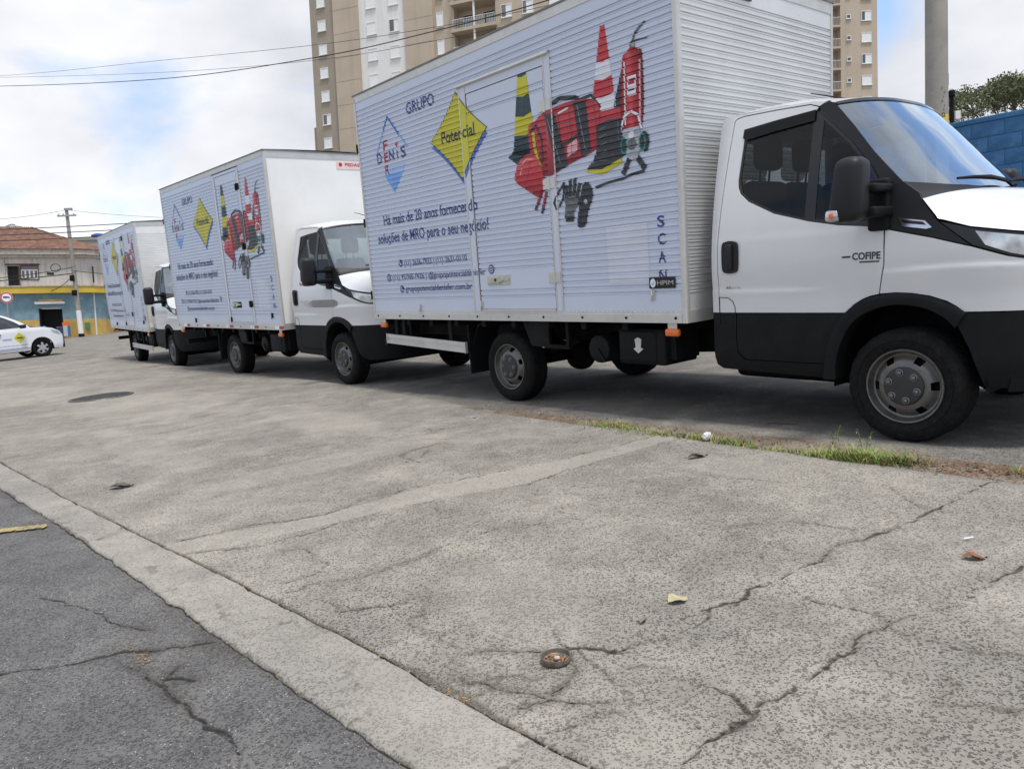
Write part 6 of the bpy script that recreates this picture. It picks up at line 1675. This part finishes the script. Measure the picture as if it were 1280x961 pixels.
    for s, x0, x1, z, h in (('Há mais de 20 anos fornecendo', -1.35, -0.42, 0.43, 0.035), ('grupopotencialdenisfer.com.br', -1.3, -0.45, 0.35, 0.03), ('DENIS', -1.1, -0.85, 0.62, 0.06)):
        for t in fit_text(s, x0, x1, z, h, 0.01): lt2.add([(p[0], 0.83 - kw(*p) - 0.003, p[1]) for p in t], [(0, 1, 2)])
    obj('door_lettering', lt2, BLUEL, r, fixn=False)
    wheel_meshes(); sc = Matrix.Scale(0.86, 4)
    al = MB(); al.lathe([(0.205, 0.0), (0.20, 0.02), (0.195, 0.03)], 40)
    for i in range(6):
        a = 2 * PI * i / 6; c, s = math.cos(a), math.sin(a); q = [(-0.05, 0.03), (0.05, 0.03), (0.035, 0.20), (-0.035, 0.20)]
        al.prism([(x * c - z * s, x * s + z * c) for x, z in q], lambda a_, b_: (a_, -0.002, b_), lambda a_, b_: (a_, 0.02, b_))
    al.lathe([(0.06, 0.02), (0.06, -0.006), (0, -0.01)], 16); am = al.mesh('alloy_rim', mat('alloy_silver', (0.55, 0.55, 0.56), 0.35, 0.7, 0.05, 9), 30)
    for x in (0.0, -2.46):
        for y, sd in ((0.03, 1), (1.63, -1)):
            mw = Matrix.Translation((x, y, 0.2985)) @ (Matrix.Identity(4) if sd > 0 else Matrix.Rotation(PI, 4, 'Z')) @ sc
            o = link('wheel', CACHE['tyre'], r, mw); link('rim', am, o); link('brake_drum', CACHE['drum'], o)
    return r


hatch()

# ------------------------------------------------------------------ vegetation
LEAF = mat('leaf_green', (0.085, 0.120, 0.040), 0.7, 0, 0.45, 1.5); LEAF2 = mat('leaf_olive', (0.140, 0.150, 0.075), 0.7, 0, 0.35, 1.5)
BARK = mat('bark', (0.10, 0.085, 0.07), 0.9, 0, 0.3, 6, bump=0.4, bscale=20)
GRASSM = mat('grass_green', (0.155, 0.225, 0.040), 0.7, 0, 0.45, 6); GRASSD = mat('grass_dry', (0.36, 0.30, 0.13), 0.8, 0, 0.3, 6)


def leaves(centres, n, size, rng):
    mb = MB()
    for _ in range(n):
        c, rad = centres[rng.randint(len(centres))]; d = rng.normal(size=3); d /= np.linalg.norm(d); q = np.array(c) + d * rad * rng.rand() ** 0.45 * np.array([1, 1, 0.55])
        a = rng.normal(size=3); a /= np.linalg.norm(a); b = np.cross(a, rng.normal(size=3)); b /= np.linalg.norm(b); s = size * (0.6 + 0.8 * rng.rand())
        mb.add([q - a * s, q + b * s * 0.45, q + a * s, q - b * s * 0.45], [(0, 1, 2, 3)])
    return mb


def umbrella_tree():
    c = at(1262, 143, 24); base = Vector((c.x + 0.3, c.y, 0)); r = empty('spreading_tree', tuple(base)); tag(r, 'spreading flat-topped tree standing behind the blue wall', 'tree')
    rng = np.random.RandomState(5); L0 = Vector((c.x, c.y, c.z)) - base; tr = MB(); cent = []
    top = Vector((0, 0, L0.z - 1.35)); tr.tube([(0, 0, -0.2), (0.06, 0, 1.0), tuple(top)], [0.20, 0.15, 0.12], 10)
    for i in range(15):
        a = 2 * PI * i / 15 + rng.rand() * 0.3; R_ = 0.6 + 2.4 * rng.rand(); e = L0 + Vector((R_ * math.cos(a), R_ * math.sin(a), 0.55 - 0.13 * R_ ** 1.6 + 0.2 * rng.rand()))
        m_ = top * 0.5 + e * 0.5 + Vector((0, 0, -0.10)); tr.tube([top, m_, e], [0.06, 0.035, 0.012], 6); cent.append((tuple(e), 0.75 + 0.3 * rng.rand()))
        for k in range(5):
            e2 = e + Vector((rng.normal() * 0.5, rng.normal() * 0.5, 0.12 + 0.2 * rng.rand())); tr.tube([m_ * 0.3 + e * 0.7, e2], [0.02, 0.006], 5); cent.append((tuple(e2), 0.30 + 0.28 * rng.rand()))
    obj('trunk', tr, BARK, r, 40); a = obj('crown', leaves(cent, 15000, 0.050, rng), LEAF2, r, fixn=False); obj('crown', leaves(cent, 9000, 0.045, rng), LEAF, r, fixn=False)


umbrella_tree()
pb = at(2, 296, 62); pr_ = empty('palm_tree', (pb.x, pb.y, 0)); tag(pr_, 'feathery palm top showing above the house roof at the left edge', 'tree')
fr = MB(); tr = MB().tube([(0, 0, -0.3), (0.1, 0, pb.z * 0.6), (0, 0, pb.z)], [0.25, 0.18, 0.14], 10); rng = np.random.RandomState(2)
for i in range(22):
    a = 2 * PI * i / 22; el = 0.25 + 0.7 * rng.rand(); ln = 2.2 + 0.7 * rng.rand(); pts = []
    for k in range(9): t = k / 8; pts.append(Vector((math.cos(a) * ln * t, math.sin(a) * ln * t, pb.z + ln * (el * t - 0.65 * t * t))))
    for k in range(8):
        p, q = pts[k], pts[k + 1]; sd = Vector((-math.sin(a), math.cos(a), 0))
        for j in range(4):
            m_ = p + (q - p) * (j / 4); l_ = 0.42 * math.sin(PI * min(1, (k + j / 4 + 0.8) / 9)); 
            for s in (-1, 1): e = m_ + sd * s * l_ + Vector((0, 0, -0.18)) + (q - p) * 0.6; fr.add([m_, m_ + (q - p) * 0.2, e], [(0, 1, 2)])
obj('trunk', tr, BARK, pr_, 40); obj('crown', fr, LEAF, pr_, fixn=False)


def blade(mb, p, h, lean, wd, rng):
    a = rng.rand() * 2 * PI; dx, dy = math.cos(a), math.sin(a); l = lean * h
    mb.add([(p[0] - dy * wd, p[1] + dx * wd, p[2]), (p[0] + dy * wd, p[1] - dx * wd, p[2]), (p[0] + dx * l * 0.4 + dy * wd * 0.7, p[1] + dy * l * 0.4 - dx * wd * 0.7, p[2] + h * 0.6), (p[0] + dx * l * 0.4 - dy * wd * 0.7, p[1] + dy * l * 0.4 + dx * wd * 0.7, p[2] + h * 0.6), (p[0] + dx * l, p[1] + dy * l, p[2] + h)], [(0, 1, 2, 3), (3, 2, 4)])


rng = np.random.RandomState(21); gg = MB(); gd = MB()
CL = [(4.15, -0.36, 0.20, 0.05, 420, 0.035), (4.40, -0.40, 0.25, 0.07, 1000, 0.05), (4.75, -0.44, 0.22, 0.06, 800, 0.045), (5.00, -0.46, 0.14, 0.05, 350, 0.05), (5.28, -0.49, 0.20, 0.045, 600, 0.05), (5.55, -0.51, 0.14, 0.035, 260, 0.035), (5.78, -0.50, 0.15, 0.04, 350, 0.045), (5.98, -0.49, 0.12, 0.05, 600, 0.065), (6.16, -0.47, 0.13, 0.06, 900, 0.085), (6.34, -0.44, 0.10, 0.05, 520, 0.075), (6.86, -0.38, 0.07, 0.04, 260, 0.05), (3.3, -0.40, 0.35, 0.04, 120, 0.025), (2.6, -0.42, 0.3, 0.03, 80, 0.02), (5.6, -0.25, 0.12, 0.03, 60, 0.03)]
for cu, cv, su, sv, n, h in CL:
    for _ in range(int(n * 0.5)):
        if rng.rand() < 0.02: cu, cv = cu + rng.normal() * su * 0.2, cv + rng.normal() * sv * 0.3
        u, v = cu + rng.normal() * su * 0.55, cv + rng.normal() * sv * 0.6; p = uv(u, v, 0.012); blade(gd if rng.rand() < 0.25 else gg, p, h * (0.25 + 0.85 * rng.rand() ** 1.5), 0.5 + 1.1 * rng.rand(), 0.0022 + 0.0015 * rng.rand(), rng)
tag(obj('grass', gg, GRASSM, fixn=False), 'tufts of green grass along the pavement edge', kind='stuff'); tag(obj('dry_grass', gd, GRASSD, fixn=False), 'dry straw blades among the roadside grass', kind='stuff')
for i, (px, py, lb) in enumerate(((1094, 546, 'left small weed sprig before the nearest front tyre'), (1126, 552, 'right small weed sprig before the nearest front tyre'))):
    u_ = (5.87, 6.06)[i]; b = uv(u_, -0.30 if i == 0 else -0.33, 0.01); w_ = empty('weed', tuple(b)); tag(w_, lb, 'weed', 'weeds by the front tyre'); rng = np.random.RandomState(30 + i)
    s = MB(); l_ = MB()
    for k in range(4):
        a = rng.rand() * 6.28; e = Vector((0.05 * math.cos(a), 0.05 * math.sin(a), 0.10 + 0.05 * rng.rand())); s.tube([(0, 0, 0), e * 0.5 + Vector((0, 0, 0.02)), e], 0.0014, 4)
        for j in range(16):
            c = e * (0.35 + 0.65 * rng.rand()) + Vector(rng.normal(size=3) * 0.010); d = Vector(rng.normal(size=3)).normalized() * 0.007; q = d.cross(Vector((0.3, 0.5, 1))).normalized() * 0.0035; l_.add([c - d, c + q, c + d, c - q], [(0, 1, 2, 3)])
    obj('stem', s, GRASSM, w_); obj('leaves', l_, mat('weed_pale', (0.20, 0.23, 0.12), 0.7, 0, 0.3, 30), w_, fixn=False)['kind'] = 'stuff'

# ------------------------------------------------------------------ litter and small things on the ground
mh = empty('manhole_cover', tuple(uv(-4.14, -2.30, 0.026))); tag(mh, 'round dark iron manhole cover set in the pavement', 'manhole cover')
IRON = mat('cast_iron', (0.11, 0.105, 0.10), 0.5, 0.6, 0.25, 14, bump=0.3, bscale=60)
obj('cover_plate', MB().lathe([(0.37, 0.0), (0.37, 0.016), (0.0, 0.016)], 48, 'Z'), IRON, mh); obj('rim_ring', MB().lathe([(0.385, -0.01), (0.385, 0.018), (0.42, 0.018), (0.44, -0.01)], 48, 'Z'), IRON, mh, 40)
rb = MB()
for i in range(9): y = -0.32 + i * 0.08; l_ = math.sqrt(0.362 ** 2 - y * y); rb.box(-l_, l_, y - 0.012, y + 0.012, 0.016, 0.022)
obj('tread_rib', rb, IRON, mh)['kind'] = 'stuff'

ld = empty('tin_dish', (0.06, 2.13, 0.034)); tag(ld, 'small rusty round tin dish lying open on the pavement', 'dish')
obj('dish_bowl', MB().lathe([(0.0, 0.002), (0.036, 0.002), (0.040, 0.005), (0.043, 0.018), (0.0465, 0.020), (0.0475, 0.017), (0.045, 0.003), (0.040, 0.0), (0, 0.0)], 40, 'Z'), mat('rusty_tin', (0.17, 0.15, 0.13), 0.5, 0.4, 0.35, 40, dirt=(0.07, 0.04, 0.025), dirt_amt=0.8), ld, 40)
rng = np.random.RandomState(4); bits = MB()
for i in range(40):
    a = rng.rand() * 6.28; r_ = 0.033 * rng.rand() ** 0.5; c = Vector((r_ * math.cos(a), r_ * math.sin(a), 0.006 + 0.003 * rng.rand())); d = Vector((rng.normal(), rng.normal(), rng.normal() * 0.4)).normalized() * 0.006; q = d.cross(Vector((0, 0, 1))).normalized() * 0.0035; bits.add([c - d, c + q, c + d, c - q], [(0, 1, 2, 3)])
obj('leaf_crumbs', bits, mat('rust_leaf', (0.28, 0.12, 0.03), 0.8, 0, 0.6, 90), ld, fixn=False)['kind'] = 'stuff'
obj('pebble', MB().rbox(-0.006, 0.012, -0.012, 0.004, 0.006, 0.016, 0.005), mat('pebble_pink', (0.5, 0.36, 0.30), 0.8, 0, 0.15, 60), ld, 60)


def dead_leaf(loc, ln, wd, rz, curl, m, label):
    mb = MB(); n = 14; pts = []
    for i in range(n + 1):
        t = i / n; x = (t - 0.5) * ln; hw = wd / 2 * math.sin(PI * min(1, t * 1.02)) ** 0.75 * (1 + 0.12 * math.sin(t * 25))
        mb.v += [(x, -hw, curl * (hw / wd) ** 2 * 2 + 0.006 * math.sin(t * 7) + 0.004), (x, 0, 0.003 + 0.006 * math.sin(t * 7)), (x, hw, curl * (hw / wd) ** 2 * 1.2 + 0.008 * math.sin(t * 5) + 0.004)]
    for i in range(n): a = 3 * i; mb.f += [(a, a + 3, a + 4, a + 1), (a + 1, a + 4, a + 5, a + 2)]
    mb.tube([(-ln * 0.5, 0, 0.003), (-ln * 0.68, 0.004, 0.005)], 0.0012, 5)
    o = obj('dead_leaf', mb, m, None, 60); o.location = loc; o.rotation_euler = (0, 0, rz); tag(o, label, 'leaf', 'dead leaves on the pavement'); return o


LY = mat('leaf_pale_yellow', (0.40, 0.36, 0.21), 0.7, 0, 0.18, 60); LBR = mat('leaf_brown', (0.20, 0.075, 0.032), 0.7, 0, 0.35, 60); LGR = mat('leaf_grey', (0.22, 0.19, 0.16), 0.8, 0, 0.25, 60)
dead_leaf((0.51, 2.47, 0.036), 0.085, 0.062, 0.5, 0.012, LY, 'pale yellow leaf lying right of the tin dish')
dead_leaf((1.63, 2.60, 0.036), 0.085, 0.045, -0.2, 0.02, LBR, 'curled brown leaf near the right edge of the pavement')
dead_leaf((0.36, 2.335, 0.036), 0.04, 0.028, 1.2, 0.005, LGR, 'small grey leaf between the pale leaf and the tin dish')
dead_leaf((1.08, 4.40, 0.036), 0.14, 0.05, 0.3, 0.03, mat('leaf_black', (0.05, 0.04, 0.03), 0.8, 0, 0.3, 60), 'dark shrivelled leaf below the white litter bag')
dead_leaf((-2.70, 4.95, 0.038), 0.16, 0.09, 0.3, 0.04, mat('rag_dark', (0.09, 0.08, 0.06), 0.9, 0, 0.3, 40), 'dark curled leaf lying alone on the left of the pavement')
bg_ = MB(); rng = np.random.RandomState(8)
b_ = bmesh.new(); bmesh.ops.create_icosphere(b_, subdivisions=3, radius=1)
for q in b_.verts: n_ = 1 + 0.22 * math.sin(9 * q.co.x + 4 * q.co.y) * math.cos(7 * q.co.z + 3 * q.co.x); q.co = Vector((q.co.x * 0.055 * n_, q.co.y * 0.04 * n_, max(q.co.z, -0.75) * 0.050 * n_ + 0.035 + 0.02 * max(0, q.co.x)))
bg_.bm(b_); lb = obj('plastic_bag', bg_, mat('crumpled_white', (0.60, 0.61, 0.61), 0.5, 0, 0.06, 30, bump=0.4, bscale=60), None, 30); lb.location = uv(5.08, -0.47, 0.022); lb.scale = (0.55, 0.55, 0.6); tag(lb, 'crumpled white plastic litter lying in the roadside grass', 'litter')
sk = obj('paper_stick', MB().tube([(-0.02, 0, 0.004), (0.02, 0.004, 0.006)], 0.003, 6), PWHT); sk.location = (1.72, 2.78, 0.034); tag(sk, 'tiny white stick of litter above the curled brown leaf', 'litter')
tw_ = obj('twig', MB().tube([(-0.10, 0, 0.006), (-0.03, 0.01, 0.010), (0.04, 0.0, 0.008), (0.12, 0.012, 0.006)], [0.003, 0.005, 0.005, 0.002], 6), BARK); tw_.location = uv(5.20, 0.25, 0.0); tw_.rotation_euler = (0, 0, -0.6); tag(tw_, 'dark twig on the asphalt between the truck wheels', 'twig')

# loose stones, crumbs of leaf along kerb joint and soil
rng = np.random.RandomState(77); gv = MB(); lf_ = MB(); yb = MB()


def stone(mb, p, s):
    k = len(mb.v); j = [1 + 0.35 * rng.rand() for _ in range(6)]
    mb.add([(p[0] - s * j[0], p[1], p[2]), (p[0], p[1] - s * j[1], p[2]), (p[0] + s * j[2], p[1], p[2]), (p[0], p[1] + s * j[3], p[2]), (p[0] + s * 0.2, p[1] - s * 0.1, p[2] + s * 0.8 * j[4])], [(0, 1, 4), (1, 2, 4), (2, 3, 4), (3, 0, 4)])


def fleck(mb, p, s):
    a = rng.rand() * 6.28; d = Vector((math.cos(a), math.sin(a), 0.3 * rng.normal())) * s; q = Vector((-math.sin(a), math.cos(a), 0.3 * rng.normal())) * s * 0.5; p = Vector(p); mb.add([p - d, p + q, p + d, p - q], [(0, 1, 2, 3)])


for _ in range(900):
    u = rng.uniform(2, 8.3); v = float(np.interp(u, [k[0] for k in KR], [k[1] for k in KR])) + rng.normal() * 0.03; stone(gv, uv(u, v, 0.020), 0.002 + 0.006 * rng.rand() ** 3)
for _ in range(260): u = 6.45 + rng.normal() * 0.2; v = -3.36 + rng.normal() * 0.1; stone(gv, uv(u, v, 0.018), 0.003 + 0.009 * rng.rand() ** 3)
for _ in range(500): stone(gv, uv(rng.uniform(3, 8.3), rng.uniform(-3.4, -0.5), 0.030), 0.0012 + 0.003 * rng.rand() ** 2)
for _ in range(260):
    u = rng.uniform(3, 7); v = float(np.interp(u, [k[0] for k in KL], [k[1] for k in KL])) + rng.normal() * 0.03; stone(gv, uv(u, v, 0.016), 0.002 + 0.006 * rng.rand() ** 3)
for _ in range(14): u = 6.0 + rng.normal() * 0.05; v = -3.62 + rng.normal() * 0.025; stone(gv, uv(u, v, 0.034), 0.007 + 0.008 * rng.rand())
for _ in range(700):
    u = rng.uniform(1.5, 8.3); s_ = rng.rand() < 0.6; K_ = KR if s_ else KL; v = float(np.interp(u, [k[0] for k in K_], [k[1] for k in K_])) + rng.normal() * 0.014; fleck(yb if rng.rand() < 0.35 else lf_, uv(u, v, 0.028), 0.002 + 0.004 * rng.rand())
for cu, cv, n in ((4.33, -3.62, 60), (4.62, -3.58, 50), (5.0, -3.56, 26), (5.33, -4.04, 50), (6.35, -3.42, 70), (6.6, -3.3, 60), (6.72, -3.25, 30), (5.6, -3.53, 30), (7.1, -2.2, 30), (7.0, -3.0, 30)):
    for _ in range(n): fleck(yb if rng.rand() < 0.5 else lf_, uv(cu + rng.normal() * 0.06, cv + rng.normal() * 0.02, 0.024), 0.003 + 0.004 * rng.rand())
for _ in range(1500):
    u = rng.uniform(2.3, 8.4); fleck(lf_, uv(u, -0.34 + rng.normal() * 0.07, 0.032), 0.004 + 0.011 * rng.rand() ** 2)
for _ in range(500): u = rng.uniform(6.4, 7.6); fleck(lf_, uv(u, -0.42 + rng.normal() * 0.06, 0.034), 0.005 + 0.010 * rng.rand())
tag(obj('gravel', gv, mat('stone_grey', (0.26, 0.245, 0.22), 0.9, 0, 0.4, 40), fixn=False), 'loose stones and crumbs along the kerb joint', kind='stuff')
tag(obj('leaf_litter', lf_, mat('litter_brown', (0.15, 0.075, 0.04), 0.85, 0, 0.5, 30), fixn=False), 'brown leaf crumbs along the pavement edges', kind='stuff')
tag(obj('yellow_litter', yb, mat('litter_ochre', (0.34, 0.20, 0.05), 0.85, 0, 0.5, 30), fixn=False), 'ochre leaf crumbs caught in the kerb joints', kind='stuff')
# worn yellow paint on the near road
def gpt(px, py, z=0.03):
    d = at(px, py, 1) - CAMP; t = (z - CAMP.z) / d.z; return CAMP + d * t


rng = np.random.RandomState(12); ym = MB()
A_, B_ = gpt(-70, 670), gpt(58, 657); ax_ = (B_ - A_).normalized(); sd_ = Vector((-ax_.y, ax_.x, 0))
for i in range(650):
    t = rng.rand(); s = rng.uniform(-1, 1)
    if rng.rand() < 0.25 * abs(s) + 0.35 * t ** 3: continue
    c = A_ + (B_ - A_) * t + sd_ * s * 0.035; c.z = 0.0305 + 0.0006 * rng.rand(); r_ = 0.004 + 0.012 * rng.rand(); k_ = 6
    ym.add([c + Vector((math.cos(2 * PI * j / k_), math.sin(2 * PI * j / k_), 0)) * r_ * (0.6 + 0.6 * rng.rand()) for j in range(k_)], [tuple(range(k_))])
tag(obj('road_marking', ym, mat('worn_yellow_paint', (0.36, 0.29, 0.115), 0.8, 0, 0.2, 14, dirt=(0.16, 0.145, 0.12), dirt_amt=1.0), fixn=False), 'worn yellow paint stripe on the dark asphalt at the left edge', kind='structure')
